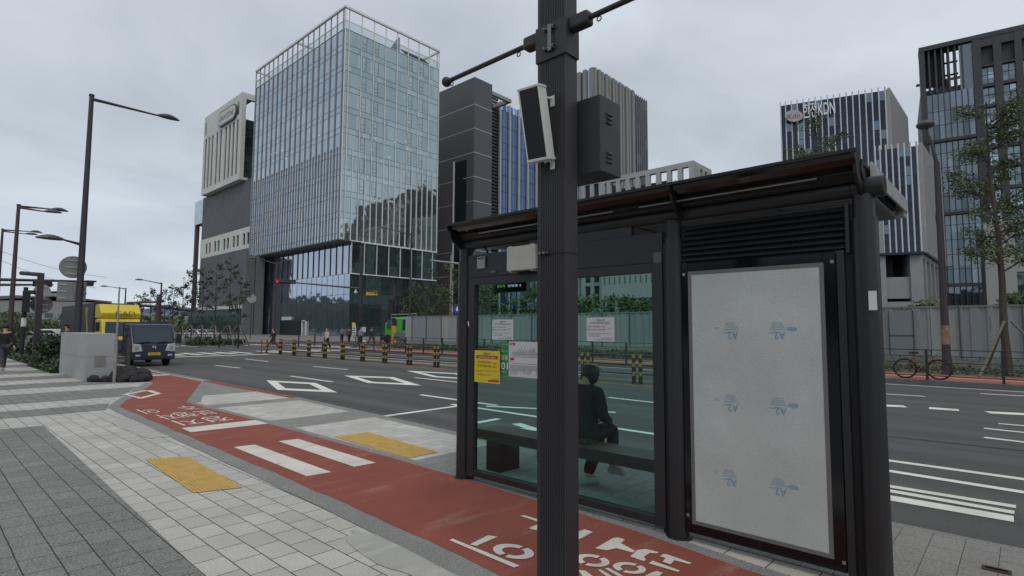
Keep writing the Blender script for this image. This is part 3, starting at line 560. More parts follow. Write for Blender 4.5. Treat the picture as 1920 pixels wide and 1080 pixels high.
# beige junction box, small thermostat box, tag plates
(ya, za), (yb, zb) = onX(957, 466, 4.02), onX(1006, 505, 4.02)
b = MB(); b.box(3.99, 4.085, yb - .02, ya, zb + .005, za); jb = thing('junction_box', 'beige plastic junction box mounted on the header beside the ribbed pole', 'electrical box', (4.0, (ya + yb) / 2, zb)); b.build('body', beige, jb, bevel=0.008)
b = MB(); b.box(3.972, 3.9885, yb - .025, ya + .006, zb, za + .006); b.build('lid', beige, jb, bevel=0.006)
for yy in (ya - 0.03, yb + 0.03):
    b = MB(); b.box(3.985, 4.07, yy - .018, yy + .018, zb - .012, zb); b.build('clip', beige, jb); b = MB(); b.box(3.985, 4.07, yy - .018, yy + .018, za + .007, za + .016); b.build('clip', beige, jb)
(ya, za), (yb, zb) = onX(896, 482, 4.09), onX(910, 503, 4.09)
b = MB(); b.box(4.078, 4.0935, yb, ya, zb, za); o = tag(b.build('timer_box', mat('grey_plate', (140, 141, 142), rough=0.5), bevel=0.002), 'small grey timer box with a dark screen at the left end of the header', 'control box')
b = MB(); b.box(4.0765, 4.0778, yb + .012, ya - .012, za - .028, za - .01); b.build('screen', blk, o)
(ya, za), (yb, zb) = onX(1225, 474, 4.09), onX(1240, 492, 4.09)
b = MB(); b.box(4.089, 4.0938, yb, ya, zb, za); tag(b.build('inspection_plate', mat('grey_plate2', (84, 86, 88), rough=0.5), bevel=0.001), 'small square grey plate at the right end of the shelter header', 'plate')
(ya, za), (yb, zb) = onX(920, 508, 4.09), onX(929, 511.5, 4.09)
b = MB(); b.box(4.088, 4.0935, yb, ya, zb, za); tag(b.build('name_plate', mat('grey_plate2', (84, 86, 88))), 'tiny grey nameplate low on the shelter header', 'plate')
b = MB(); y_, z_ = onX(1637, 563, 4.06); b.box(4.048, 4.052, y_ - 0.022, y_ + 0.022, z_ - 0.062, z_ + 0.058)
b2 = MB()
o = tag(b.build('sticker', white_m), 'white paper sticker on the thick end post of the shelter', 'sticker'); 
y_, z_ = onX(878, 607, 4.05); b2.face([(4.052, y_ - .012, z_ - .025), (4.052, y_ + .004, z_ - .025), (4.052, y_ + .012, z_ + .025), (4.052, y_ - .004, z_ + .025)]); b2.face([(4.0525, y_ - .012, z_ - .025), (4.0525, y_ - .004, z_ + .025), (4.0525, y_ + .012, z_ + .025), (4.0525, y_ + .004, z_ - .025)]); tag(b2.build('tape_scrap', white_m), 'scrap of white tape on the shelter end post nearest the kerb stripes', 'tape')

# ================================================================ RIBBED POLE in front
po = thing('banner_pole', 'dark ribbed square pole with banner arms standing in front of the shelter', 'pole', (2.55, 1.99, 0))
b = MB(); x0, x1, y0, y1 = 2.5, 2.612, 1.885, 2.095
poly_ = [(x1, y0), (x1, y1)]
k = 13
ridge = [(x0, y1)]
for i in range(k):
    ya = y1 - 0.02 - (y1 - y0 - 0.04) * i / k; yb = y1 - 0.02 - (y1 - y0 - 0.04) * (i + 1) / k; h = (ya - yb)
    ridge += [(x0, ya), (x0, ya - h * 0.62), (x0 + 0.004, ya - h * 0.74), (x0 + 0.004, yb + h * 0.10)]
ridge += [(x0, y0)]
pl = poly_ + ridge
b.prism([(p[0], p[1]) for p in pl], 2, -0.02, 7.0)
pm = mat('pole_coating', (48, 46, 49), rough=0.45, var=0.2, vs_=2.5, spec=0.4, streak=True)
b.build('shaft', pm, po)
b = MB()
def band(z, zz, t=0.008):
    b.box(x0 - t, x0, y0 - t, y1 + t, z, zz); b.box(x1, x1 + t, y0 - t, y1 + t, z, zz); b.box(x0, x1, y0 - t, y0, z, zz); b.box(x0, x1, y1, y1 + t, z, zz)
band(3.20, 3.42, 0.010); b.build('collar', pm, po, bevel=0.003)
b = MB(); band(2.032, 2.036, 0.003); b.build('joint_band', smd, po)
mbolt = mat('bolt_steel', (120, 118, 114), rough=0.35, metal=0.8)
b = MB()
for y, z, r in ((2.055, 2.04, 0.009), (2.025, 2.04, 0.009)): b.path([(2.47, y, z), (2.5, y, z)], r, 8)
b.path([(2.482, 2.075, 2.04), (2.482, 2.0, 2.04)], 0.005, 8); b.build('bolt', mbolt, po)
b = MB()
for z in (3.26, 3.38): b.path([(2.476, 2.03, z), (2.476, 1.95, z)], 0.006, 8); b.path([(2.476, 2.03, z), (2.476, 2.015, z)], 0.013, 6); b.path([(2.476, 1.965, z), (2.476, 1.95, z)], 0.013, 6)
b.box(2.47, 2.49, 1.97, 1.995, 3.24, 3.40); b.build('bolt', mbolt, po)
for s in (1, -1):
    ye = y1 if s > 0 else y0; b = MB(); ya, yb = sorted((ye + s * 0.002, ye + s * 0.14))
    b.box(2.515, 2.59, ya, yb, 3.345, 3.425); b.build('arm_socket', pm, po, bevel=0.015)
    b = MB(); yt = 3.0 if s > 0 else 1.0; b.path([(2.55, ye + s * 0.13, 3.385), (2.55, yt, 3.385)], 0.016, 14); arm = b.build('banner_arm', pm, po, smooth=True)
    b = MB(); b.ell((2.55, yt, 3.385), 0.036, 0.036, 0.036, 16, 12); b.build('ball_cap', pm, arm, smooth=True)
    for yy in ((ye + s * 0.2), (yt - s * 0.06)):
        b = MB(); b.ring((2.55, yy, 3.352), 0.010, 0.016, 2.548, 2.556, 14, 0, (1, 2)) if 0 else b.path([(2.55, yy + 0.014 * math.cos(t), 3.352 + 0.014 * math.sin(t)) for t in [2 * math.pi * q / 12 for q in range(13)]], 0.0035, 6); b.build('eyelet', pm, arm)
# loudspeaker on the pole
sp = thing('column_speaker', 'white column loudspeaker with black grille tilted downwards on the ribbed pole', 'loudspeaker', (2.38, 2.12, 2.9))
spm = mat('ivory_speaker_case', (196, 198, 192), rough=0.45, var=0.05, vs_=10); gr = mat('black_grille', (16, 17, 24), rough=0.55)
cpt = see(1004, 231, 2.86)
# frame: local x = width, y = depth(front = +y), z = up
y_, z_ = onX(1008, 297, 2.41); tt = R(12)
sf = (Vector((2.41, y_ - 0.0, z_)), Vector((0.12, -0.993, 0)), Vector((-math.cos(tt), -0.12, -math.sin(tt))).normalized(), Vector((-math.sin(tt), 0, math.cos(tt))))
sp.location = (2.41, y_, z_)
w, dp_, hh = 0.072, 0.075, 0.395
b = MB(); b.fr = sf; b.box(-w, w, -dp_, 0, 0, hh); b.box(-w - .004, w + .004, -dp_ - .003, 0.006, -0.016, 0.0); b.box(-w - .004, w + .004, -dp_ - .003, 0.006, hh, hh + 0.014)
b.box(-w, -w + .01, 0, 0.006, 0, hh); b.box(w - .01, w, 0, 0.006, 0, hh); b.build('case', spm, sp, bevel=0.004)
b = MB(); b.fr = sf; b.box(-w + .010, w - .010, 0.0, 0.003, 0, hh); b.build('grille', gr, sp)
for zz in (0.02, hh - 0.03):
    b = MB(); c = sf[0] + sf[2] * (-dp_) + sf[3] * (zz if zz > .1 else -0.02)
    b.path([c + Vector((0, 0, 0)), Vector((2.475, c.y - 0.03, c.z + 0.002)), Vector((2.497, c.y - 0.045, c.z))], 0.008, 8)
    b.box(2.492, 2.4995, c.y - 0.065, c.y - 0.035, c.z - 0.05, c.z + 0.015); b.build('bracket', spm, sp, bevel=0.002)
# equipment cabinet behind the pole
ya, za = onX(1125, 176, 2.66)
eb = thing('equipment_cabinet', 'dark grey steel cabinet with louvre vents bolted behind the ribbed pole', 'equipment box', (2.7, ya, 2.4))
yb, zb = onX(1123, 320, 2.66); cx1 = onY(1163, 198, ya)[0]
b = MB(); b.box(2.66, cx1, ya, ya + 0.34, zb, za)
b.build('case', mat('cabinet_paint', (50, 51, 53), rough=0.5, var=0.07, vs_=4), eb, bevel=0.003)
for zc in (za - 0.09, zb + 0.13):
    b = MB()
    for k in range(3):
        z = zc - k * 0.026; xc = 2.66 + (cx1 - 2.66) * 0.42; b.prism([(ya - 0.0, z), (ya - 0.012, z - 0.008), (ya - 0.012, z - 0.014), (ya, z - 0.016)], 0, xc - 0.028, xc + 0.028)
    b.build('vent', mat('cabinet_paint2', (72, 73, 76), rough=0.4), eb, bevel=0.002)
b = MB(); b.box(2.612, 2.66, 1.93, 2.05, zb + 0.12, zb + 0.16); b.box(2.612, 2.66, 1.93, 2.05, za - 0.2, za - 0.16); b.build('bracket', smd, eb)
# small rust drain cover at the kerb, lower right
b = MB(); p = [G(1838, 1066), G(1865, 1058), G(1880, 1090), G(1850, 1095)]
(x0, y0), (x1, y1) = (5.10, -0.03), (5.22, 0.12); gx, gy = G(1852, 1068); b.box(gx - .03, gx + .05, gy - .12, gy + .03, 0.0, 0.012)
o = tag(b.build('valve_cover', mat('rusty_iron', (70, 50, 44), rough=0.7, metal=0.3, var=0.3, vs_=30), bevel=0.003), 'small rusty iron cover set in the paving by the kerb', 'cover')
b = MB(); b.box(gx - .0, gx + .02, gy - .10, gy + .01, 0.0125, 0.017); b.build('slot', blk, o)

# ================================================================ PEOPLE
skin_m = mat('skin', (190, 148, 124), rough=0.55, var=0.04); hair_m = mat('black_hair', (24, 22, 24), rough=0.5, var=0.2, vs_=60)
def skinmesh(name, chains, mats, parent, loc, rot, sub=1):
    """chains: list of lists of (point, radius); chains may start at an existing point"""
    idx = {}; V = []; Rr = []; E = []
    def vid(p, r):
        k = tuple(round(q, 4) for q in p)
        if k not in idx: idx[k] = len(V); V.append(p); Rr.append(r)
        return idx[k]
    for ch in chains:
        prev = None
        for p, r in ch:
            i = vid(p, r)
            if prev is not None and prev != i: E.append((prev, i))
            prev = i
    me = bpy.data.meshes.new(name); me.from_pydata(V, E, []); me.skin_vertices.new() if hasattr(me.skin_vertices, 'new') else None
    tmp = bpy.data.objects.new(name, me); col.objects.link(tmp)
    md = tmp.modifiers.new('skin', 'SKIN'); md.use_smooth_shade = True; md.branch_smoothing = 0.6
    if len(me.skin_vertices) == 0: pass
    sv = me.skin_vertices[0].data
    for i, r in enumerate(Rr):
        r = r if isinstance(r, tuple) else (r, r); sv[i].radius = r; sv[i].use_root = (i == 0)
    s = tmp.modifiers.new('sub', 'SUBSURF'); s.levels = sub; s.render_levels = sub
    tmp.data.materials.append(mats); tmp.parent = parent; return tmp
def V3(*a): return Vector(a)
def person(label, x, y, z, rz, pose='stand', top=(60, 60, 65), legs=(35, 36, 42), shoe=(50, 50, 52), hairlen=0.0, extra=None, h=1.7, sub=1, group=None, hat=None, bag=None, fingers=False, seed=0):
    root = thing('person', label, 'person', (0, 0, 0), group)
    k = h / 1.70; P = {}
    P['pel'] = (0, 0, .95); P['wai'] = (0, 0.0, 1.08); P['che'] = (0, 0.01, 1.28); P['nek'] = (0, 0, 1.44); P['hd0'] = (0, 0.01, 1.52); P['hd1'] = (0, 0.02, 1.60); P['hd2'] = (0, 0.015, 1.66)
    for s, n in ((-1, 'L'), (1, 'R')):
        P['sh' + n] = (s * .175, 0, 1.39); P['hip' + n] = (s * .09, 0, .90)
        if pose == 'walk': f = s
        else: f = 0
        if pose in ('stand', 'walk'):
            P['el' + n] = (s * .23, -f * .10 - .02, 1.13); P['wr' + n] = (s * .24, -f * .2 + .05, .90)
            P['kn' + n] = (s * .095, f * .20 + .04, .50); P['an' + n] = (s * .095, f * .30 - (.05 if f < 0 else 0), .09 + (.05 if f < 0 else 0)); P['to' + n] = (s * .10, f * .30 + .14 - (.05 if f < 0 else 0), .035 + (.02 if f < 0 else 0))
        if pose == 'run':
            P['el' + n] = (s * .24, -s * .16, 1.15); P['wr' + n] = (s * .18, -s * .05 + .18, 1.08)
            P['kn' + n] = (s * .10, s * .28 + .06, .55); P['an' + n] = (s * .10, (.42 if s > 0 else -.42), (.10 if s > 0 else .30)); P['to' + n] = (s * .10, (.56 if s > 0 else -.38), (.04 if s > 0 else .18))
        if pose == 'sit':
            P['el' + n] = (s * .25, .04, 1.13); P['wr' + n] = (s * .15, .26, 1.05)
    if pose == 'sit':   # seated: pelvis on a 0.45 m seat, one leg crossed over
        for q in ('pel', 'wai', 'che', 'nek', 'hd0', 'hd1', 'hd2', 'shL', 'shR', 'elL', 'elR', 'wrL', 'wrR'): P[q] = (P[q][0], P[q][1] + (.06 if q[0] in 'cnhs' else 0), P[q][2] - .39)
        P['hipL'] = (-.09, .02, .54); P['hipR'] = (.09, .02, .54)
        P['knL'] = (-.06, .36, .50); P['anL'] = (-.02, .10, .10); P['toL'] = (0.03, .24, .04)
        P['knR'] = (.06, .42, .57); P['anR'] = (.17, .26, .22); P['toR'] = (.33, .30, .15)
        P['hd0'] = (.01, .10, 1.13); P['hd1'] = (.02, .15, 1.20); P['hd2'] = (.02, .14, 1.26); P['nek'] = (0, .06, 1.05)
    P = {a: tuple(c * k for c in v) for a, v in P.items()}
    def c(*ns): return [(P[n], r * k if not isinstance(r, tuple) else (r[0] * k, r[1] * k)) for n, r in ns]
    body = [c(('pel', (.13, .095)), ('wai', (.115, .085)), ('che', (.14, .10)), ('nek', .052), ('hd0', (.07, .078)), ('hd1', (.078, .092)), ('hd2', (.06, .072)))]
    for n in 'LR':
        body.append(c(('che', (.14, .10)), ('sh' + n, .058), ('el' + n, .04), ('wr' + n, .027)))
        body.append(c(('pel', (.13, .095)), ('hip' + n, .085), ('kn' + n, .055), ('an' + n, .036), ('to' + n, .03)))
        w = Vector(P['wr' + n]); e = Vector(P['el' + n]); d = (w - e).normalized(); sd_ = d.cross(Vector((0, 1, 0.3))).normalized()
        palm = w + d * .07 * k; body.append([(tuple(w), .027 * k), (tuple(palm), (.03 * k, .018 * k))])
        for q in range(4):
            a = palm + sd_ * (.016 * (q - 1.5)) * k; t1 = a + d * .045 * k; t2 = t1 + (d * .03 + Vector((0, .012, 0))) * k
            body.append([(tuple(palm), (.03 * k, .018 * k)), (tuple(t1), .0085 * k), (tuple(t2), .007 * k)])
        t1 = w + (d * .05 - sd_ * .035) * k; body.append([(tuple(w), .027 * k), (tuple(t1), .009 * k), (tuple(t1 + d * .03 * k), .008 * k)])
    tm = mat('cloth_%d_%d_%d' % top, top, rough=0.85, var=0.12, vs_=12); lm = mat('cloth_%d_%d_%d' % legs, legs, rough=0.85, var=0.12, vs_=12); sm_ = mat('cloth_%d_%d_%d' % shoe, shoe, rough=0.6, var=0.08, vs_=20)
    bd = skinmesh('body', body, skin_m, root, None, None, sub)
    jk = [[((0, 0, .84 * k), (.15, .12))] + c(('pel', (.175, .135)), ('wai', (.15, .118)), ('che', (.168, .128)), ('nek', .068))]
    if pose == 'sit': jk = [[((P['pel'][0], P['pel'][1] - .02, P['pel'][2] - .08), (.21, .17))] + c(('pel', (.205, .165)), ('wai', (.20, .15)), ('che', (.215, .15)), ('nek', .09))]
    for n in 'LR': jk.append(c(('che', (.168, .128) if pose != 'sit' else (.205, .145)), ('sh' + n, .078), ('el' + n, .06), ('wr' + n, .045)))
    skinmesh('jacket' if pose == 'sit' else 'top', jk, tm, root, None, None, sub)
    tr = []
    for n in 'LR': tr.append(c(('pel', (.145, .11)), ('hip' + n, .10), ('kn' + n, .072), ('an' + n, .064)))
    skinmesh('trousers', tr, lm, root, None, None, sub)
    for n in 'LR':
        a = Vector(P['an' + n]); t = Vector(P['to' + n]); dd = (t - a); dh = Vector((dd.x, dd.y, dd.z if pose == 'sit' and n == 'R' else 0)).normalized()
        hl = a - dh * .05 * k; hl.z = max(.035 * k, a.z - .05 * k)
        skinmesh('shoe', [[(tuple(hl), (.042 * k, .04 * k)), (tuple((hl + t) / 2 + Vector((0, 0, .012))), (.046 * k, .042 * k)), (tuple(t), (.042 * k, .03 * k))]], sm_, root, None, None, sub)
    h1 = Vector(P['hd1'])
    hc = [[(tuple(h1 + V3(0, -.03, .055) * k), (.105 * k, .10 * k)), (tuple(h1 + V3(0, -.045, -.01) * k), (.122 * k, .088 * k)), (tuple(h1 + V3(0, -.05, -.085 - hairlen) * k), (.105 * k, .07 * k))]]
    skinmesh('hair', hc, hair_m, root, None, None, sub)
    if sub >= 1:
        b = MB()
        for s in (-1, 1): b.ell(tuple(h1 + V3(s * .031, .088, -.005) * k), .011 * k, .006 * k, .006 * k, 8, 6)
        b.ell(tuple(h1 + V3(0, .090, -.070) * k), .024 * k, .006 * k, .006 * k, 8, 6); b.build('face_features', mat('dark_features', (60, 36, 34), rough=0.5), root)
        b = MB(); b.prism([(.082 * k, -.035 * k), (.112 * k, -.035 * k), (.086 * k, .01 * k)], 0, -.012 * k, .012 * k); 
        b.v = [(v[0] + h1.x, v[1] + h1.y, v[2] + h1.z) for v in b.v]; b.build('nose', skin_m, root)
        b = MB()
        for s in (-1, 1): b.ell(tuple(h1 + V3(s * .082, 0.0, -.02) * k), .01 * k, .02 * k, .03 * k, 8, 6)
        b.build('ears', skin_m, root)
    if hat: b = MB(); b.ell(tuple(h1 + V3(0, 0, .06) * k), .10 * k, .11 * k, .06 * k, 12, 6); b.box(-.07 * k, .07 * k, (h1.y + .05), (h1.y + .18 * k), h1.z + .045 * k, h1.z + .055 * k); b.build('cap', mat('cloth_%d_%d_%d' % hat, hat, rough=0.8), root)
    if bag: b = MB(); b.box(-.14 * k, .14 * k, -.28 * k, -.13 * k, .98 * k, 1.38 * k); b.build('backpack', mat('cloth_%d_%d_%d' % bag, bag, rough=0.8), root, bevel=0.04)
    root.location = (x, y, z); root.rotation_euler = (0, 0, rz); return root
# facing +y in local; rz turns
person('person in a black coat sitting on the shelter bench, seen from behind with legs crossed', 4.72, 3.36, 0.0, R(-98), 'sit', top=(20, 21, 25), legs=(16, 17, 20), shoe=(176, 180, 180), hairlen=0.09, sub=2, h=1.68)

# ================================================================ BUILDINGS
def hdir(az): return Vector((math.sin(R(az)), math.cos(R(az)), 0))
def colx(px, A, az, py=500):
    """where the vertical plane through A running along azimuth az is crossed by picture column px"""
    d = ray(px, py); a = hdir(az); det = d.x * (-a.y) - d.y * (-a.x)
    t = (A.x * (-a.y) - A.y * (-a.x)) / det; return Vector((d.x * t, d.y * t, 0))
def frame(A, B):
    A = Vector((A[0], A[1], 0)); B = Vector((B[0], B[1], 0)); s = (B - A).normalized(); n = Vector((s.y, -s.x, 0))
    if n.dot(-A) < 0: n = -n
    return (A, s, n, Vector((0, 0, 1))), (B - A).length
def hit(px, py, fr):
    d = ray(px, py); o, s, n, z = fr; t = (o - Vector((0, 0, EYE))).dot(n) / d.dot(n); p = Vector((0, 0, EYE)) + d * t; return (p - o).dot(s), p.z
def panes(fr, name, parent, s0, s1, z0, z1, ns, nz, mats, tilt=0.003, n0=0.0, probs=None, gap=0.0):
    """one strip of glass panes, each set very slightly out of true"""
    b = MB(); b.fr = fr; ds, dz = (s1 - s0) / ns, (z1 - z0) / nz
    for i in range(ns):
        for j in range(nz):
            a, c = random.uniform(-tilt, tilt) * ds, random.uniform(-tilt, tilt) * dz
            x0, x1, y0, y1 = s0 + ds * i + gap, s0 + ds * (i + 1) - gap, z0 + dz * j + gap, z0 + dz * (j + 1) - gap
            mi = random.choices(range(len(mats)), probs)[0] if probs else 0
            q = [(x0, n0 - a - c, y0), (x1, n0 + a - c, y0), (x1, n0 + a + c, y1), (x0, n0 - a + c, y1)]
            b.face(q, mi)
    return b.build(name, mats, parent)
def body(corners, z0, z1, name, m, parent, **k):
    b = MB(); b.prism([(p[0], p[1]) for p in corners], 2, z0, z1); return b.build(name, m, parent, **k)
whf = mat('white_aluminium', (216, 217, 214), rough=0.5, var=0.05, vs_=0.3); gryf = mat('grey_aluminium_fin', (142, 144, 150), rough=0.45, var=0.05, vs_=0.3)
core = mat('building_core', (40, 44, 48), rough=0.8, var=0.1, vs_=0.2)
mull = mat('dark_mullion', (52, 60, 66), rough=0.5, var=0.05)
gR1 = glass_wall('tower_glass_green', (0.40, 0.48, 0.49), metal=0.9); gR2 = glass_wall('tower_glass_green_dark', (0.36, 0.44, 0.45), metal=0.9); gR3 = glass_wall('tower_glass_green_pale', (0.45, 0.53, 0.54), metal=0.9)
gL1 = glass_wall('tower_glass_blue', (0.43, 0.50, 0.56), metal=0.9); gL2 = glass_wall('tower_glass_blue_dark', (0.40, 0.47, 0.53), metal=0.9); gL3 = glass_wall('tower_glass_blue_pale', (0.47, 0.54, 0.60), metal=0.9)
gD = glass_wall('podium_glass', (0.13, 0.19, 0.20), metal=0.75); gD2 = glass_wall('podium_glass_deep', (0.07, 0.10, 0.11), metal=0.7); gPL = glass_wall('podium_mirror_glass', (0.42, 0.48, 0.58), metal=0.92)
lampm = mat('office_ceiling_light', (210, 215, 215), emit=.55, var=0)
# ---- glass tower
C0 = Vector((54.2, 94.1, 0)); C1 = Vector((77.7, 94.1, 0)); C2 = Vector((54.2, 134.8, 0))
tw = thing('glass_tower', 'tall glass office tower with an open white frame round its roof', 'office tower', tuple(C0))
frR, WR = frame(C0, C1); frL, WL = frame(C0, C2)
body([(54.5, 94.4), (77.4, 94.4), (77.4, 134.5), (54.5, 134.5)], 18.4, 58.4, 'core', core, tw); body([(57.2, 94.6), (77.3, 94.6), (77.3, 133), (57.2, 133)], -0.1, 18.3, 'core', core, tw)
b = MB(); b.box(54.22, 77.6, 94.12, 134.7, 18.15, 18.35); b.build('soffit', mat('grey_soffit', (112, 112, 112), rough=0.7), tw)
b = MB(); b.box(55, 77, 95, 134, 58.4, 58.7); b.build('roof', mat('roof_slab', (110, 112, 112), rough=0.9), tw)
ft = [18.35 + 4.12 * k for k in range(11)]
for k in range(10):
    z0, z1 = ft[k], ft[k + 1]
    if k == 9: z1 = 59.6
    for fr, W, ms, n in ((frR, WR, [gR1, gR2, gR3], 16), (frL, WL, [gL1, gL2, gL3], 34)):
        wb = panes(fr, 'window_band', tw, 0, W, z0, z0 + 1.15, n, 1, ms, probs=(5, 2, 2)); panes(fr, 'window_band', tw, 0, W, z0 + 1.15, z1, n, 1, ms, probs=(5, 2, 1))
    for fr, W in ((frR, WR), (frL, WL)):
        b = MB(); b.fr = fr
        for zz in (z0, z0 + 1.15): b.box(0, W, 0, 0.035, zz - 0.03, zz + 0.03)
        b.build('transom', mull, tw)
# opening lights in some bays
for s in (3.9, 6.7, 15.2, 18.1):
    b = MB(); b.fr = frR
    for k in range(10):
        z = ft[k] + 1.2
        for ds in (0, .95): b.box(s + ds, s + ds + .05, 0, 0.03, z, z + 2.9)
        for dz in (0.0, 0.8): b.box(s, s + .95, 0, 0.03, z + .6 + dz, z + .64 + dz)
    b.build('casement_frame', mull, tw)
sR = [0.0, 0.85] + [0.85 + 2.83 * k for k in range(1, 9)]
sL = [0.5 + 2.36 * k for k in range(18)]
def fin(fr, s, z0, z1, d=0.22, w=0.085, m=whf, parent=tw, name='fin'): b = MB(); b.fr = fr; b.box(s - w / 2, s + w / 2, -0.05, d, z0, z1); return b.build(name, m, parent)
for s in sR: fin(frR, s, 18.3, 64.0, 0.16, 0.15)
for s in sR[1:-1]: fin(frR, s + 1.415, 18.3, 36.2, 0.16, 0.13)
for s in sL: fin(frL, s, 18.3, 64.0, 0.2, 0.12, gryf)
b = MB(); b.fr = frL
for s in sL:
    for q in (1.18,):
        if s + q < WL: b.box(s + q - .05, s + q + .05, -0.05, 0.15, 18.3, 36.4)
b.build('slim_fins', gryf, tw)
b = MB()
for fr, W in ((frR, WR), (frL, WL)):
    b.fr = fr; b.box(-0.3, W, -0.1, 0.32, 63.65, 64.05); b.box(-0.1, W, 0.0, 0.12, 61.2, 61.32); b.box(-0.1, W, 0.0, 0.12, 59.55, 59.65)
b.fr = None
for y in (134.8, 114): b.box(54.1, 77.8, y - .1, y + .25, 63.62, 64.02)
b.box(77.5, 77.8, 94.1, 134.8, 63.6, 64.0)
for k in range(7): b.box(77.55, 77.75, 94.6 + k * 6, 94.8 + k * 6, 58.5, 63.7); b.box(55 + 3.6 * k, 55.2 + 3.6 * k, 134.6, 134.8, 58.5, 63.7)
b.build('roof_frame', whf, tw)
pale = pane_mat('parapet_glass', (0.72, 0.80, 0.80), 0.9, 1.6)
for fr, W in ((frR, WR), (frL, WL)):
    b = MB(); b.fr = fr; b.face([(0, 0, 59.65), (W, 0, 59.65), (W, 0, 61.2), (0, 0, 61.2)]); b.build('parapet_glass', pale, tw)
b = MB(); b.box(60, 62.3, 100, 110, 58.6, 60.9); b.prism([(112, 58.6), (99, 58.6), (99, 66.0)], 0, 70.0, 70.5); b.box(71, 77, 97.5, 115, 58.6, 61.6); b.build('plant_room', mat('plant_room_grey', (138, 144, 146), rough=0.7, var=0.05, vs_=0.3), tw)
b = MB()
for k in range(4): b.box(70.6, 77.2, 97.2 + k * .5, 97.4 + k * .5, 61.8 + .45 * k, 62.0 + .45 * k)
b.build('roof_louvre', mull, tw)
b = MB(); b.fr = frR     # ceiling lights glimpsed through the glass
for (px, py) in ((766, 229), (740, 267), (762, 266), (763, 279), (703, 259), (697, 280), (729, 295), (715, 302)):
    s, z = hit(px, py, frR); b.box(s - .26, s + .26, 0.006, 0.03, z - .05, z + .05)
b.fr = frL
for (px, py) in ((529, 282), (518, 286), (508, 290), (536, 297), (570, 210), (598, 255)):
    s, z = hit(px, py, frL); b.box(s - .4, s + .4, 0.006, 0.03, z - .05, z + .04)
b.build('ceiling_lights', lampm, tw)
# podium
for z0, z1, m in ((12.1, 18.2, [gD2, gD, mat('blind_panel', (60, 88, 88), rough=0.4)]), (6.2, 12.0, [gD2, gD]), (0.0, 6.2, [gD2, gD])):
    panes(frR, 'window_band', tw, 2.5, WR, z0, z0 + 2.0, 12, 1, [gD, gD2], probs=(3, 1)); panes(frR, 'window_band', tw, 2.5, WR, z0 + 2, z1, 12, 1, m[:2], probs=(3, 2))
pA = Vector((56.7, 94.1, 0)); pB = Vector((56.7, 133.0, 0)); frP, WP = frame(pA, pB)
for z0, z1, nz in ((0.0, 3.4, 1), (3.4, 8, 1), (8, 12, 1), (12, 18.2, 1)): panes(frP, 'window_band', tw, 0, WP - 3, z0, z1, 17, nz, [gPL, gL2], probs=(4, 1), tilt=0.002)
b = MB(); b.fr = frR; b.box(2.4, WR + .1, 0, 0.2, 11.9, 12.1); b.box(2.4, WR + .1, -0.05, 0.24, 18.1, 18.4); b.build('white_band', whf, tw)
for k in range(8): fin(frR, 2.6 + 2.83 * k, 12.0, 18.2, 0.16, 0.11)
b = MB(); b.fr = frR
for k in range(16): b.box(2.5 + 1.415 * k, 2.56 + 1.415 * k, 0, 0.04, 0, 12)
for z in (2.8, 6.2, 9): b.box(2.5, WR, 0, 0.04, z, z + .07)
b.fr = frP
for k in range(17): b.box(2.13 * k, 2.13 * k + .05, 0, 0.03, 0, 12)
for z in (3.4, 8, 12): b.box(0, WP - 3, 0, 0.04, z, z + .06)
b.build('transom', mull, tw)
for k in range(16): fin(frP, 0.6 + 2.3 * k, 12.0, 18.2, 0.14, 0.10, mat('brown_fin', (78, 60, 64), rough=0.6))
s0, z1 = hit(530, 602, frP); s1, _ = hit(568, 602, frP); s2, _ = hit(576, 602, frP); lo, hi = sorted((s0, s1))
b = MB(); b.fr = frP; b.box(lo, hi, 0.05, .6, -0.1, z1); b.build('entrance_porch', mat('black_porch', (10, 10, 12), rough=0.5), tw)
b = MB(); b.fr = frP; a_, c_ = sorted((s1, s2)); b.box(a_, a_ + .2, 0.05, .35, 0, z1 + .1); b.box(c_ - .2, c_, .05, .35, 0, z1 + .1); b.box(a_, c_, .05, .35, z1 - .1, z1 + .12); b.build('door_frame', whf, tw)
b = MB(); b.fr = frP; s, z = hit(539, 597, frP); b.box(s - 2.2, s + 2.2, 0.1, 0.3, z - .35, z + .35); b.build('sign_panel', white_m, tw)
# stone piers left of the podium
pier = mat('grey_stone_pier', (104, 106, 106), rough=0.85, var=0.1, vs_=0.4, speck=0.08, ss=6)
b = MB()
for px in (448, 466): p = colx(px + 5, C2, 90); b.box(p.x - 1.1, p.x + 0.9, 129.5, 131.0, -0.1, 18.15)
b.build('stone_pier', pier, tw)

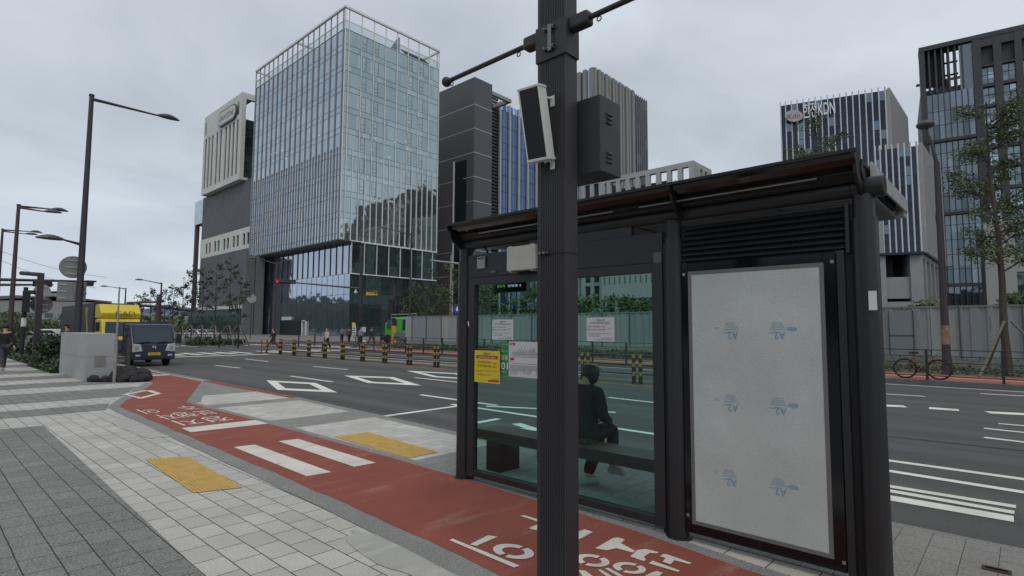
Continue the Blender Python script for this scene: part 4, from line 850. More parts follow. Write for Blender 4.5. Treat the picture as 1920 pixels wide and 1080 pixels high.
# ---- pale gridded building on the far left
stn = mat('pale_stone_cladding', (204, 206, 200), rough=0.8, var=0.06, vs_=0.4, speck=0.04, ss=4); gcl = mat('grey_metal_cladding', (88, 90, 94), rough=0.55, var=0.07, vs_=0.4)
A0 = see(455, 172, 150); ztop = A0.z; A0 = Vector((A0.x, A0.y, 0)); A1 = colx(371, A0, 0); A2 = colx(490, A0, 90)
pb = thing('gridded_building', 'pale stone building with deep vertical slots and a rounded name sign near its roof', 'office building', tuple(A0))
fr, W = frame(A0, A1); _, zb = hit(446, 336, fr); zb = 0.5 * (zb + hit(363, 374, fr)[1])
_, z2a = hit(470, 418, fr); _, z2b = hit(466, 457, fr); z2a = 0.5 * (z2a + hit(376, 443, fr)[1]) - 0.3; z2b = 0.5 * (z2b + hit(372, 486, fr)[1])
D = 16
def slots(fr, W, z0, z1, cols, name, m, parent, th=0.9, n1=0.0, edge=0.0):
    """stone screen with vertical slots: cols = list of (s0, s1, za, zb)"""
    b = MB(); b.fr = fr; s = 0.0
    for a, c, za, zb_ in cols:
        b.box(s, a, n1 - th, n1, z0, z1); b.box(a, c, n1 - th, n1, z0, za); b.box(a, c, n1 - th, n1, zb_, z1); s = c
    b.box(s, W, n1 - th, n1, z0, z1); return b.build(name, m, parent)
cols = [(W * (0.045 + 0.0) + W * u, W * (0.045 + u) + 1.35, zb + 1.6, ztop - 6.5) for u in (0.02, 0.115, 0.21, 0.305, 0.44, 0.54, 0.67, 0.765, 0.86)]
slots(fr, W, zb, ztop, cols, 'stone_screen', stn, pb, n1=0.0, th=.22)
for u in (0.02, .125, .23, .335, .43, 0.88): b = MB(); b.fr = fr; b.box(W * (u + .045), W * (u + .045) + 1.0, 0.0, 0.02, ztop - 5.3, ztop - 1.8); b.build('blind_slot', mat('blind_slot_glass', (84, 90, 90), rough=0.3), pb)  # flat grey strips set on the stone above the real slots
b = MB(); b.fr = fr; b.box(0.01, W, -.34, -0.23, zb + .3, ztop - .6); b.build('window_glass', glass_wall('slot_glass', (0.10, 0.12, 0.12), metal=0.5), pb)
b = MB(); b.fr = fr; b.box(0.01, W, -3.2, -.35, zb, zb + .4); b.build('return_slab', stn, pb); b = MB(); b.fr = fr; b.box(0.01, W, -3.2, -0.35, ztop - .9, ztop - .01); b.build('return_slab', stn, pb)
fs, WS = frame(A0, A2)
b = MB(); b.fr = fs; b.box(0.004, 1.0, -0.9, 0.006, zb - .004, ztop + .004); b.box(1.0, WS + 8, -.9, 0, ztop - 1.5, ztop - .02); b.box(1.0, WS + 8, -.9, 0, zb, zb + .7); b.build('side_frame', stn, pb)
panes(fs, 'window_band', pb, 1.0, WS + 8, zb + .5, ztop - 6.5, 6, 7, [gD, glass_wall('teal_glass', (0.20, 0.30, 0.32), metal=0.7), gD2], probs=(3, 3, 2), n0=-1.2)
b = MB(); b.fr = fs
for k in range(8): b.box(1.0, WS + 8, -1.18, -1.05, zb + .5 + k * (ztop - zb - 7) / 7, zb + .7 + k * (ztop - zb - 7) / 7)
b.build('transom', mull, pb)
# recessed grey body, second slotted band, ground floor
L2 = colx(379, A0 + Vector((1.5, 0, 0)), 0, 400); fr2, W2 = frame(A0 + Vector((1.5, -8, 0)), L2)
b = MB(); b.fr = fr2
for k in range(int(W2 / 0.5)): b.box(k * .5, k * .5 + .42, -0.3, 0.0 + (k % 3) * .02, z2a, zb); b.box(k * .5, k * .5 + .42, -0.3, 0.0 + (k % 2) * .02, 7.0, z2b)
b.build('ribbed_cladding', gcl, pb)
slots(fr2, W2, z2b, z2a, [(3.5 + 3.15 * k + (0.0 if k % 2 else 0.7), 4.9 + 3.15 * k + (0.0 if k % 2 else 0.7), z2b + 1.0, z2a - 1.4) for k in range(10) if 4.9 + 3.15 * k < W2 - .5], 'stone_band', stn, pb, th=0.25, n1=0.05)
b = MB(); b.fr = fr2; b.box(8.2, W2, -14, -1.62, 0, ztop - 7); b.box(0.05, W2, -.5, -.32, z2b, z2a); b.box(0, 8.2, -14, -.62, 0, hit(462, 292, fr2)[1]); b.build('core', core, pb)
b = MB(); b.fr = fr2; b.box(0, W2, -0.4, 0.5, 6.2, 7.0); b.box(2, 5.4, -.3, 0.6, 0, 14.5); b.build('stone_band', stn, pb)
panes(fr2, 'window_band', pb, 5.4, W2 + 8, 0, 6.2, 14, 2, [gD, gR2], probs=(3, 1), n0=-.2)
L3 = colx(365, A0 + Vector((2, 0, 0)), 0, 400); fr3, W3 = frame(L2 + Vector((.6, 0, 0)), L3)
_, za_ = hit(370, 378, fr3); _, zb3 = hit(370, 421, fr3)
panes(fr3, 'window_band', pb, 0, W3, zb3, za_, 3, 5, [gR3, gR1], probs=(2, 1)); b = MB(); b.fr = fr3; b.box(W3 - 1.6, W3 - 0.6, -1, 0, 0, zb3); b.box(0, W3, -3, -.05, zb3, za_); b.build('column', mat('brown_column', (88, 78, 80), rough=0.6), pb)
# the name sign
b = MB(); b.fr = fr
s0, z0 = hit(416, 214, fr); s1, z1 = hit(443, 190, fr); scx, scz = (s0 + s1) / 2, ztop - 4.0; hw = abs(s1 - s0) / 2 + 1.3; hh_ = 2.0
def stad(hw, hh, n=14): return [(scx - (hw - hh) + hh * math.cos(t), scz + hh * math.sin(t)) for t in [math.pi / 2 + math.pi * k / n for k in range(n + 1)]] + [(scx + (hw - hh) + hh * math.cos(t), scz + hh * math.sin(t)) for t in [-math.pi / 2 + math.pi * k / n for k in range(n + 1)]]
b.prism([(p[0], p[1]) for p in stad(hw, hh_)], 1, 0.03, 0.5, 0); b.prism([(p[0], p[1]) for p in stad(hw - .35, hh_ - .38)], 1, 0.5, 0.56, 1)
b.fr = None; o_, s_, n_, zz_ = fr; p0 = o_ + s_ * (scx + hw - 1.3) + n_ * 0.6 + Vector((0, 0, scz - 0.75)); b.text('GRAN STONE', 2.1, p0, tuple(-s_), (0, 0, 1), 0, fit=2 * hw - 2.6)
b.build('sign', [mat('sign_dark_grey', (84, 86, 90), rough=0.5), stn], pb)

# ---- charcoal stone tower with pale joints
Cc = see(890.3, 143.9, 135); zt = Cc.z; Cc = Vector((Cc.x, Cc.y, 0)); Cl = Cc + Vector((0, 34, 0)); Cr = colx(920.5, Cc, 90)
ct = thing('charcoal_tower', 'charcoal clad tower with thin pale horizontal joints right of the glass tower', 'office tower', tuple(Cc))
chm = mat('charcoal_cladding', (84, 88, 91), rough=0.65, var=0.06, vs_=0.3)
body([(Cc.x, Cc.y), (Cr.x, Cr.y), (Cr.x, Cc.y + 34), (Cc.x, Cc.y + 34)], -0.1, zt, 'wall', chm, ct)
fl, WL_ = frame(Cc, Cl); frr, WRr = frame(Cc, Cr)
b = MB()
for k in range(1, 10):
    z = zt - 6.1 * k - 1.0
    b.fr = fl; b.box(0, WL_, 0.0, 0.05, z, z + .11); b.fr = frr; b.box(0, WRr, 0, 0.05, z, z + .11)
b.build('pale_joint', whf, ct)
s0, z0 = hit(875, 299, fl); s1, z1 = hit(853, 302, fl); lo, hi = sorted((s0, s1))
panes(fl, 'window_strip', ct, lo, hi, 2, z0, 2, 9, [gD2, gD], n0=0.06); b = MB(); b.fr = fl; b.box(hi, hi + .35, 0, 0.3, 0, z0 + .3); b.build('pale_edge_fin', whf, ct)
b = MB(); s = 1.6; p = see(914, 158, Cr.length + 0.5)
b.fr = (Vector((Cr.x, Cr.y, 0)), Vector((1, 0, 0)), Vector((0, -1, 0)), Vector((0, 0, 1)))
zc_ = zt - 1.6; b.box(0, 7.4, -0.9, 0, zc_ - .9, zc_); b.box(6.5, 7.4, -14, -0.9, zc_ - .9, zc_); b.box(0, 6.5, -14, -13.1, zc_ - .9, zc_)
b.build('roof_frame', mat('pale_concrete', (150, 150, 145), rough=0.8), ct)
b = MB(); b.tube((Cc.x + .5, Cc.y + 22, zt), (Cc.x + .5, Cc.y + 22, zt + 6), 0.06); b.build('aerial', gryf, ct)
# ---- blue glass building with white fins
Dc = see(936.8, 191.7, 150); zt = Dc.z; Dc = Vector((Dc.x, Dc.y, 0)); Dr = colx(1050, Dc, 90)
db = thing('blue_glass_building', 'blue glass office block with slim white vertical fins behind the shelter roof', 'office building', tuple(Dc))
fd, WD = frame(Dc, Dr); bl1 = glass_wall('blue_glass', (0.10, 0.16, 0.28), metal=0.85); bl2 = glass_wall('blue_glass_dark', (0.11, 0.17, 0.30), metal=0.8); bl3 = glass_wall('sky_blue_glass', (0.35, 0.52, 0.80), metal=0.8)
body([(Dc.x, Dc.y + .3), (Dr.x, Dr.y + .3), (Dr.x, Dr.y + 20), (Dc.x, Dc.y + 20)], -.1, zt - .5, 'core', core, db)
nb = max(3, round(WD / 4.1)); sp_ = WD / nb
for k in range(12):
    z1 = zt - 2.0 - 4.6 * k; z0 = z1 - 4.6
    if z1 < 1: break
    panes(fd, 'window_band', db, 0, WD, max(0, z0), z1, nb * 3, 1, [bl1, bl2], probs=(3, 1))
panes(fd, 'window_band', db, 0, WD, zt - 2.0, zt, nb * 3, 1, [bl3, bl1], probs=(3, 1))
for k in range(nb + 1): fin(fd, k * sp_, 0, zt + .2, 0.5, 0.42, mat('warm_white_fin', (184, 182, 176), rough=0.5), db)
b = MB(); b.fr = fd
for k in range(nb * 3): b.box(k * sp_ / 3, k * sp_ / 3 + .07, 0, 0.05, 0, zt)
for k in range(12): b.box(0, WD, 0, 0.05, zt - 2 - 4.6 * k, zt - 1.9 - 4.6 * k)
b.build('transom', mat('navy_mullion', (30, 38, 60), rough=0.5), db)
Dl = colx(919, Dc, 90); b = MB(); b.fr = (Dl, Vector((1, 0, 0)), Vector((0, -1, 0)), Vector((0, 0, 1))); wl = (Dc - Dl).x
for k in range(70): b.box(0, wl - .4, -.6, -.1, k * .95, k * .95 + .55)
b.build('louvre_bank', mat('navy_louvre', (40, 48, 62), rough=0.5), db)
# ---- finned tower behind the pole
Ec = see(1113, 126.5, 175); zt = Ec.z; Ec = Vector((Ec.x, Ec.y, 0)); Er = colx(1215, Ec, 90, 300); El = Ec + Vector((0, 30, 0))
et = thing('finned_tower', 'slim grey and brown tower of vertical fins rising behind the equipment cabinet', 'office tower', tuple(Ec))
body([(Ec.x + .4, Ec.y + .4), (Er.x - .2, Er.y + .4), (Er.x - .2, Ec.y + 30), (Ec.x + .4, Ec.y + 30)], -.1, zt - .4, 'core', mat('taupe_wall', (92, 90, 90), rough=0.7), et)
fe, WE = frame(Ec, Er); fe2, WE2 = frame(Ec, El); e1 = mat('light_grey_fin', (138, 138, 134), rough=0.7, var=0.06, vs_=0.3); e2 = mat('brown_fin_cladding', (86, 82, 84), rough=0.7); e3 = glass_wall('pale_blue_strip', (0.42, 0.52, 0.66), metal=0.8)
x = 0; k = 0
while x < WE * 0.72:
    w = (1.2, 0.8, 1.5, 0.7)[k % 4]; m = (e1, e2, e1, e3 if k % 8 == 3 else e2)[k % 4]; b = MB(); b.fr = fe; b.box(x, x + w * .92, 0, (0.5, .05, .7, .05)[k % 4], 0, zt - (0.0 if k % 2 == 0 else .25)); b.build('cladding_strip', m, et); x += w; k += 1
panes(fe, 'window_band', et, x, WE, 0, zt - .6, 7, 24, [bl2, bl1, e3], probs=(6, 2, 1))
while x < WE: fin(fe, x, 0, zt - .3, 0.4, 0.22, e1, et); x += 1.45
x = 0; k = 0
while x < WE2: w = (1.6, 0.9, 1.4, 1.0)[k % 4]; b = MB(); b.fr = fe2; b.box(x, x + w * .92, 0, (0.5, .05, .7, .05)[k % 4], 0, zt - (0.0 if k % 2 == 0 else .25)); b.build('cladding_strip', (e1, e3, e1, e2)[k % 4], et); x += w; k += 1
# ---- low building with open white roof frame
Fc = see(1300, 300.5, 100); zt = Fc.z; Fc = Vector((Fc.x, Fc.y, 0)); Fl = colx(1128, Fc, 0); Fr = colx(1334.5, Fc, 90, 320)
fb_ = thing('white_frame_building', 'low white building topped by an open concrete frame, seen over the shelter roof', 'office building', tuple(Fc))
ff, WF = frame(Fc, Fl); ffr, WFr = frame(Fc, Fr); wf = mat('white_concrete', (166, 168, 168), rough=0.75, var=0.06, vs_=0.4)
_, zq = hit(1180, 559, ff); zq = min(max(zq, 6), 9)
b = MB()
for f_, W_, n_ in ((ff, WF, 9), (ffr, WFr, 4)):
    b.fr = f_; e_ = .02 if f_ is ffr else 0; b.box(e_ * 60, W_, -1.0, -e_, zt - .9, zt - e_)
    for k in range(n_ + 1):
        s = min(W_ - .8, k * W_ / n_) + e_ * 42 * (k == 0); b.box(s, s + .85, -.6 + .002 * k, -0.01, 12, zt - .9)
b.build('roof_frame', wf, fb_)
b = MB(); b.fr = ff; b.box(0, WF, -14, -3.5, zq + .2, 23); b.box(WF * .38, WF, -12, -4, 23, zt - 1.5); b.build('core', core, fb_)
b = MB(); b.fr = ff
for z in (zt - 3, zt - 5, zt - 7): b.path([(1, -3, z), (WF * .5, -3, z)], 0.12, 6); b.path([(3, -7, z), (3, -1, z)], 0.12, 6)
for s in (2, 5, 8, 11): b.path([(s, -3.2, 20), (s, -3.2, zt - 2)], 0.1, 6)
b.build('steelwork', mat('pale_steel', (150, 152, 152), rough=0.5), fb_)
b = MB(); b.fr = ff; b.box(0, WF, -3.4, 0.02, zq, 12.0)
for k in range(34): b.box(k * WF / 34, k * WF / 34 + .12, 0.02, 0.12, zq, 12)
b.build('panel_wall', wf, fb_)
for k in range(0, 34, 2): b = MB(); b.fr = ff; b.box(k * WF / 34 + .35, (k + 1) * WF / 34 + .1, 0.021, 0.08, 10.2, 11.6); b.build('window', gD2, fb_)
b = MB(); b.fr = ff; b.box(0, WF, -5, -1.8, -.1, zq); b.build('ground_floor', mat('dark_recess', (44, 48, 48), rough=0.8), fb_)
b = MB(); b.fr = ff
for k in range(9): b.box(k * WF / 8.5, k * WF / 8.5 + .7, -1.2, -.4, -.1, zq)
b.build('column', wf, fb_)
body([(Fc.x + 1, Fc.y + 1), (Fr.x, Fr.y + 1), (Fr.x, Fc.y + 12), (Fc.x + 1, Fc.y + 12)], -.1, 12, 'rear_core', core, fb_)
# ---- glass-fronted block left of it
Kc = colx(1131, Vector((95, 0, 0)), 0); Kc = Vector((95, Kc.y, 0)); Kl = colx(1040, Kc, 0); fk, WK = frame(Kc, Kl); zt = hit(1115, 343, fk)[1]
kb_ = thing('glass_fronted_block', 'green glass block with a white end bay beside the open framed building', 'office building', tuple(Kc))
for k in range(6): panes(fk, 'window_band', kb_, 5, WK, k * zt / 6, (k + 1) * zt / 6, 16, 1, [gR2, gD, gR1], probs=(3, 3, 1))
b = MB(); b.fr = fk; b.box(0, WK, -12, -.3, -.1, zt); b.build('core', core, kb_)
b = MB(); b.fr = fk
for s in (0, 2.2, 4.4): b.box(s, s + .9, -0.4, .1, 0, zt + .3)
for k in range(7): b.box(0, 5, -.4, .05, k * zt / 6 - .2, k * zt / 6 + .5)
for k in range(20): b.box(5 + k * (WK - 5) / 20, 5.12 + k * (WK - 5) / 20, 0, .08, 0, zt)
b.build('white_frame', wf, kb_)
# ---- navy tower with white fins and roof sign
nv1 = glass_wall('navy_glass', (0.03, 0.04, 0.068), metal=0.55); nv2 = glass_wall('navy_glass_deep', (0.024, 0.032, 0.06), metal=0.5); nv3 = glass_wall('pale_opening_glass', (0.16, 0.21, 0.28), metal=0.7)
sign_w = mat('sign_white', (224, 226, 228), rough=0.4); fpan = mat('pale_rough_panel', (158, 160, 160), rough=0.75, var=0.08, vs_=1.0, speck=0.12, ss=8)
kd = None
def finblock(cpx, Rr, left_px, right_px, zbot, root, nb, nz, basement=False, label=None):
    c = see(cpx[0], cpx[1], Rr); zt = c.z; c = Vector((c.x, c.y, 0)); l = colx(left_px, c, -17.7, 300); r = colx(right_px, c, 90.9, 300)
    if root is None: root = thing('finned_navy_tower', label, 'office tower', tuple(c))
    f, W = frame(c, l); f2, W2 = frame(c, r)
    back = r + (l - c); body([(c.x, c.y), (r.x, r.y), (back.x, back.y), (l.x, l.y)], zbot + .1, zt - .8, 'core', core, root)
    for k in range(nb): panes(f, 'window_strip', root, W * k / nb, W * (k + 1) / nb, zbot, zt - .5, 1, nz, [nv1, nv2, nv3], n0=0.15, probs=(6, 3, 1.3), tilt=.002)
    for k in range(nb + 1): s = min(W - .05, W * k / nb + .1); b = MB(); b.fr = f; b.box(s - .10, s + .10, 0, .26, zbot, zt + .2); b.box(s - .03, s + .03, .26, .36, zbot, zt + .2); b.build('fin', whf, root)
    b = MB(); b.fr = f
    for k in range(nz): b.box(0, W, .15, .2, zbot + (zt - .5 - zbot) * k / nz - .04, zbot + (zt - .5 - zbot) * k / nz + .04)
    b.box(-.1, W, -.2, .85, zbot - .35, zbot); b.build('transom', mat('navy_mullion', (30, 38, 60)), root)
    k = 0; x = 0.2; b = MB(); b.fr = f2; b.box(0, W2, 0.02, .25, zbot, zt - .3)
    while x < W2 - .2: b.box(x, x + .28, 0.25, .62, zbot, zt); x += 0.62
    b.build('ribbed_side', fpan, root)
    return root, f, W, f2, W2, zt
kd, f1, W1, _, _, zt1 = finblock((1660, 165), 120, 1466, 1700, 22, None, 17, 13, label='navy glass tower striped with white fins, carrying a white sign and oval logo')
_, f2_, W2_, f2s, W2s, zt2 = finblock((1719, 268), 104, 1640, 1757, 13.5, kd, 7, 11)
s0, z0 = hit(1505, 211, f1); s1, z1 = hit(1565, 205, f1); o_, s_, n_, _z = f1
b = MB(); b.text('한전KDN', 3.3, o_ + s_ * s0 + n_ * 0.9 + Vector((0, 0, z0 - 1.25)), tuple(-s_), (0, 0, 1), 0, fit=abs(s0 - s1), bold=.03); bb = b.v[:]
sg = b.build('sign_lettering', sign_w, kd)
s0, z0 = hit(1488, 221, f1); b = MB(); b.fr = f1; b.prism([(s0 + 1.55 * math.cos(t), z0 + 1.15 * math.sin(t) + .25 * math.cos(t)) for t in [2 * math.pi * k / 28 for k in range(28)]], 1, .8, 1.15, 0); b.fr = None
b.text('Kdn', 1.4, o_ + s_ * (s0 + 1.1) + n_ * 1.2 + Vector((0, 0, z0 - .5)), tuple(-s_), (0, 0, 1), 1, fit=2.2); b.build('oval_logo', [mat('logo_silver', (176, 170, 176), rough=0.4), mat('logo_red', (150, 70, 64), rough=0.5)], kd)
s0, z0 = hit(1748, 434, f2s); b = MB(); b.fr = f2s
for dz, dx, m in ((2.2, 0, 0), (0, .8, 1), (-2.0, 1.4, 2)): b.prism([(s0 + dx - 1.4, z0 + dz), (s0 + dx, z0 + dz + 1.3), (s0 + dx + 1.4, z0 + dz), (s0 + dx, z0 + dz - 1.3)], 1, .62, .85, m)
b.build('side_emblem', [mat('emblem_violet', (84, 74, 96)), sign_w, mat('emblem_grey', (150, 146, 150))], kd)
pdm = mat('podium_concrete', (146, 150, 152), rough=0.8, var=0.06, vs_=0.4)
b = MB(); b.fr = f2_; b.box(0, W2_, -8, -.3, 6.5, 9.8); b.box(-.0, 1.6, -9, 0.1, -.1, 13.2); b.box(W2_ - .8, W2_ + 10, -9, 0.3, -.1, 21); b.box(0, W2_, -.9, 0.0, 3.5, 6.0); b.build('podium', pdm, kd)
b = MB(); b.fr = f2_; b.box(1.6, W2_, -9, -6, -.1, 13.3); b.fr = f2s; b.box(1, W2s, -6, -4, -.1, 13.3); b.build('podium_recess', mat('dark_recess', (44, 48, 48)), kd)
b = MB(); b.fr = f2s; 
for k in range(5): b.box(3 + k * W2s / 5, 4.2 + k * W2s / 5, -1.6, 0, -.1, 13.3)
b.box(0, W2s, -1.5, -.1, 12.6, 13.4); b.build('podium_column', pdm, kd)
b = MB(); b.fr = f2_; s0, z0 = hit(1717, 533, f2_)
for q in (0, .0): b.box(s0 + .4, s0 + 1.2, -5.9, -5.8, z0 - .6, z0 + .6)
b.build('lit_window', lampm, kd)
# ---- dark tower on the right
Hc = see(1722, 92, 138); zt = Hc.z; Hc = Vector((Hc.x, Hc.y, 0)); Hr = Hc + hdir(172) * 62; fh, WH = frame(Hc, Hr)
ht = thing('dark_tower', 'dark grey tower with a gridded glass bay and square windows at the right edge', 'office tower', tuple(Hc))
dk = mat('dark_metal_cladding', (58, 60, 65), rough=0.6, var=0.06, vs_=0.3); hg1 = glass_wall('grey_glass', (0.17, 0.21, 0.23), metal=0.75); hg2 = glass_wall('grey_glass_dark', (0.11, 0.14, 0.16), metal=0.7); hg3 = glass_wall('grey_glass_pale', (0.22, 0.27, 0.31), metal=0.75)
_o, _s, _n, _z = fh
sB = hit(1828, 200, fh)[0]
b = MB(); b.fr = fh; b.box(0, WH, -20, -.4, -.1, zt - 9); b.box(sB, WH, -20, -.4, zt - 9, zt - .5); b.build('core', dk, ht)
b = MB(); b.fr = fh; b.box(0, .9, -2, .4, 0, zt - .6); b.box(0, WH, -3, .5, zt - .9, zt); b.box(0, sB, -18, -17.6, zt - 1.4, zt - .9)
for k in range(1, 7): b.box(sB * k / 8 + .4, sB * k / 8 + .7, -3, .1, zt - 10, zt - .9)
for z in (zt - 3.4, zt - 6): b.box(0.9, sB * .76, -2.6, -2.3, z, z + .3)
b.box(.9, 4.2, -2, -1.5, zt - 8, zt - .9); b.box(sB * .3, sB * .62, -8, -7, zt - 9, zt - 5); b.build('parapet_frame', dk, ht)
_, zs1 = hit(1728, 181, fh); _, zs2 = hit(1733, 232, fh); per = 14.6
z1 = zt - 10; bands = [zt - 10, zt - 10 - 0]
for k, (za, zb_) in enumerate([(zt - 19.6, zt - 10.2), (zt - 34.4, zt - 20.2), (zt - 48.5, zt - 35), (0, zt - 49)]):
    nz = max(1, round((zb_ - za) / 3.4))
    for j in range(nz): panes(fh, 'window_band', ht, .9, sB, za + (zb_ - za) * j / nz, za + (zb_ - za) * (j + 1) / nz, 8, 1, [hg1, hg2, hg3], probs=(6, 1.3, 1))
    b = MB(); b.fr = fh; b.box(.5, sB, -.3, .6, za - .6, za); b.build('ledge', dk, ht)
panes(fh, 'window_band', ht, sB * .76, sB, zt - 10.2, zt - 1.2, 2, 3, [hg1, hg3])
b = MB(); b.fr = fh
for k in range(9): b.box(.9 + (sB - .9) * k / 8 - .07, .9 + (sB - .9) * k / 8 + .07, 0, .28, 0, zt - 10.2)
for k in range(16): b.box(.9, sB, 0, .06, 2 + k * 2.9, 2.09 + k * 2.9)
b.build('mullion', dk, ht)
b = MB(); b.fr = fh; xs = [(hit(p_, 240, fh)[0], hit(q_, 240, fh)[0]) for p_, q_ in ((1847, 1870), (1886, 1911), (1925, 1951), (1966, 1993), (2009, 2038))]
s = sB
for a_, c_ in xs: b.box(s, a_, -.4, .45, 0, zt - .9); s = c_
b.box(s, WH, -.4, .45, 0, zt - .9)
PR = 4.05
for a_, c_ in xs:
    for k in range(14): z = zt - 6.6 - k * PR; b.box(a_, c_, -.4, .4, z - .0, z + (.62 if k else .3))
    b.box(a_, c_, -.4, .4, zt - 2.6, zt - .9); b.box(a_, c_, -1.4, -1.2, zt - 6.4, zt - 2.6)
b.build('cladding_grid', dk, ht)
for a_, c_ in xs[:4]:
    for k in range(13):
        z = zt - 6.6 - k * PR
        if z - PR > 0:
            w_ = panes(fh, 'window', ht, a_, c_, z - PR + .62, z, 2, 3, [hg3, gL2, hg1], probs=(3, 2, 1), n0=-.2)
            b = MB(); b.fr = fh; m_ = (a_ + c_) / 2; b.box(m_ - .05, m_ + .05, -.2, -.08, z - PR + .62, z); b.box(a_, c_, -.2, -.1, z - 1.6, z - 1.52); b.build('glazing_bar', dk, w_)
# ---- low white gridded block
Ic = see(1843, 418, 76); zt = Ic.z; Ic = Vector((Ic.x, Ic.y, 0)); Ir = Ic + hdir(176) * 30; fi, WI = frame(Ic, Ir)
ib = thing('white_grid_block', 'low pale concrete block with square dark windows behind the staked tree', 'office building', tuple(Ic))
b = MB(); b.fr = fi; ic = mat('pale_grid_concrete', (150, 152, 148), rough=0.8, var=0.06, vs_=.5, speck=.05, ss=10); b.box(0, 2.4, -1, 0, -.1, zt); b.box(0, WI, -1, .02, zt - 1.4, zt)
cw = 2.5; k = 0; s = 2.4
wins = []
while s < WI - 3:
    b.box(s + 2.3, s + 3.1, -1, -.01, 0, zt - 1.4); wins.append(s); s += 3.1
rows = []; z = zt - 1.4
while z > 1: rows.append(z); b.box(2.4, WI, -1, -.02, z - 3.9, z - 2.7); z -= 3.9
b.build('wall', ic, ib); b = MB(); b.fr = fi; b.box(0, WI, -12, -1.2, -.1, zt - .5); b.build('core', core, ib)
for s in wins[:6]:
    for z in rows: w_ = panes(fi, 'window', ib, s, s + 2.3, z - 2.7, z, 2, 1, [gD2, gD, hg2], probs=(3, 1, 2), n0=-.7)

# ---- distant wooded hills and an added stand-in ridge (tower glass mirrors the unseen ones)
leafd = mat('far_woodland', (62, 74, 64), rough=1, var=0.35, vs_=0.08)
def hill(name, pts, prof, thick, seed, hz_=1.0, m=leafd, amp=1.0):
    """ridge along pts with height profile prof(t), noisy crown-shaped skyline"""
    b = MB(); n = 220; rows = []
    for i in range(n + 1):
        t = i / n * (len(pts) - 1); j = min(int(t), len(pts) - 2); u = t - j
        p = Vector(pts[j]).lerp(Vector(pts[j + 1]), u); d = (Vector(pts[j + 1]) - Vector(pts[j])).normalized(); nn = Vector((-d.y, d.x, 0)); row = []
        for k in range(9):
            a = k / 8; hgt = prof(i / n) * math.sin(math.pi * a) ** 0.6
            q = p + nn * (a - .5) * thick; nz_ = noise.noise(Vector((q.x * .06, q.y * .06, seed))) * 3.5 + abs(noise.noise(Vector((q.x * .2, q.y * .2, seed)))) * 2.6
            row.append(b.v.__len__()); b.v.append((q.x, q.y, max(-0.3, hgt + (nz_ * amp if 0 < k < 8 else 0) * min(1, hgt / 6) - .3)))
        rows.append(row)
    for i in range(n):
        for k in range(8): b.f.append([rows[i][k], rows[i][k + 1], rows[i + 1][k + 1], rows[i + 1][k]]); b.m.append(0)
    return b.build(name, m, smooth=False, kind='structure')
hill('hills', [(-170, -60, 0), (-175, 120, 0), (-150, 330, 0), (-110, 520, 0), (-70, 800, 0)], lambda t: 20 + 12 * t + 3 * math.sin(t * 9), 60, 3)
hill('hills', [(150, -95, 0), (200, -70, 0), (330, -120, 0)], lambda t: 74 * math.sin(math.pi * min(1, max(0, t))) ** .28, 70, 5, m=mat('mirror_stand_in_hill', (84, 94, 86), rough=1, var=0.3, vs_=0.08), amp=1.0)  # unseen hill added for the tower's reflection, standing in for buildings
hazehill = mat('haze_blue_hill', (78, 92, 116), rough=1, var=0.1, vs_=0.01)  # bluish air haze is put into the hill colour
hill('hills', [(-420, 1500, 0), (60, 1500, 0), (700, 1350, 0)], lambda t: 34 + 20 * math.sin(t * 7 + 1) + 12 * math.sin(t * 19), 300, 8, m=hazehill, amp=.7)

# ================================================================ MEDIAN BOLLARDS
bm_b = mat('bollard_black_rubber', (34, 33, 34), rough=0.6, var=0.12, vs_=8); bm_y = mat('bollard_yellow_band', (160, 128, 54), rough=0.55, var=0.08, vs_=10)
def bollard_proto():
    t = thing('bollard', 'pair of black and yellow banded median bollards', 'bollard', (0, 0, 0), 'black and yellow bollards along the median')
    for dy in (-0.125, 0.125):
        b = MB(); b.path([(0, dy, 0), (0, dy, .97), (0, dy, 1.0)], [.06, .058, .045], 14)
        for z in (0.16, .46, .76): b.path([(0, dy, z - .03), (0, dy, z + .03)], .068, 14)
        p = b.build('post', bm_b, t, smooth=True)
        for z in (0.31, .61, .88):
            c = MB(); c.path([(0, dy, z - .06), (0, dy, z + .06)], .062, 14); c.build('yellow_band', bm_y, p, smooth=True)
        c = MB(); c.path([(0, dy, 0), (0, dy, .03)], .085, 14); c.build('base', bm_b, p, smooth=True)
    return t
bp_ = bollard_proto(); ys = [7.2 + 2.06 * k for k in range(15)]
marks_near = ['beside the seated person through the shelter glass', 'seen through the shelter glass left of the seated person', 'hidden in part by the shelter posts', 'behind the shelter route map', 'behind the yellow notice']
med = []
def mx_(y): return 16.05 + max(0, y - 8) * 0.018 + (0.02 * max(0, y - 28))
for i, y in enumerate(ys):
    lab = 'black and yellow bollard pair, number %s along the median rail' % i
    o = bp_ if i == 0 else copy_tree(bp_, (0, 0, 0))
    o.location = (mx_(y), y, RZ); o.rotation_euler = (0, 0, R(-2))
    far = len(ys) - 1 - i
    if i < 5: lab = 'black and yellow bollard pair ' + marks_near[i]
    else:
        o_n = ['farthest, at the crossing end of the rail', 'second from the crossing end', 'third from the crossing end', 'fourth from the crossing end', 'fifth from the crossing end', 'sixth from the crossing end', 'seventh from the crossing end', 'eighth from the crossing end', 'ninth from the crossing end, near the shelter', 'nearest one left of the shelter']
        lab = 'black and yellow median bollard pair, ' + o_n[min(far, 9)]
    o['label'] = lab; med.append((mx_(y), y))
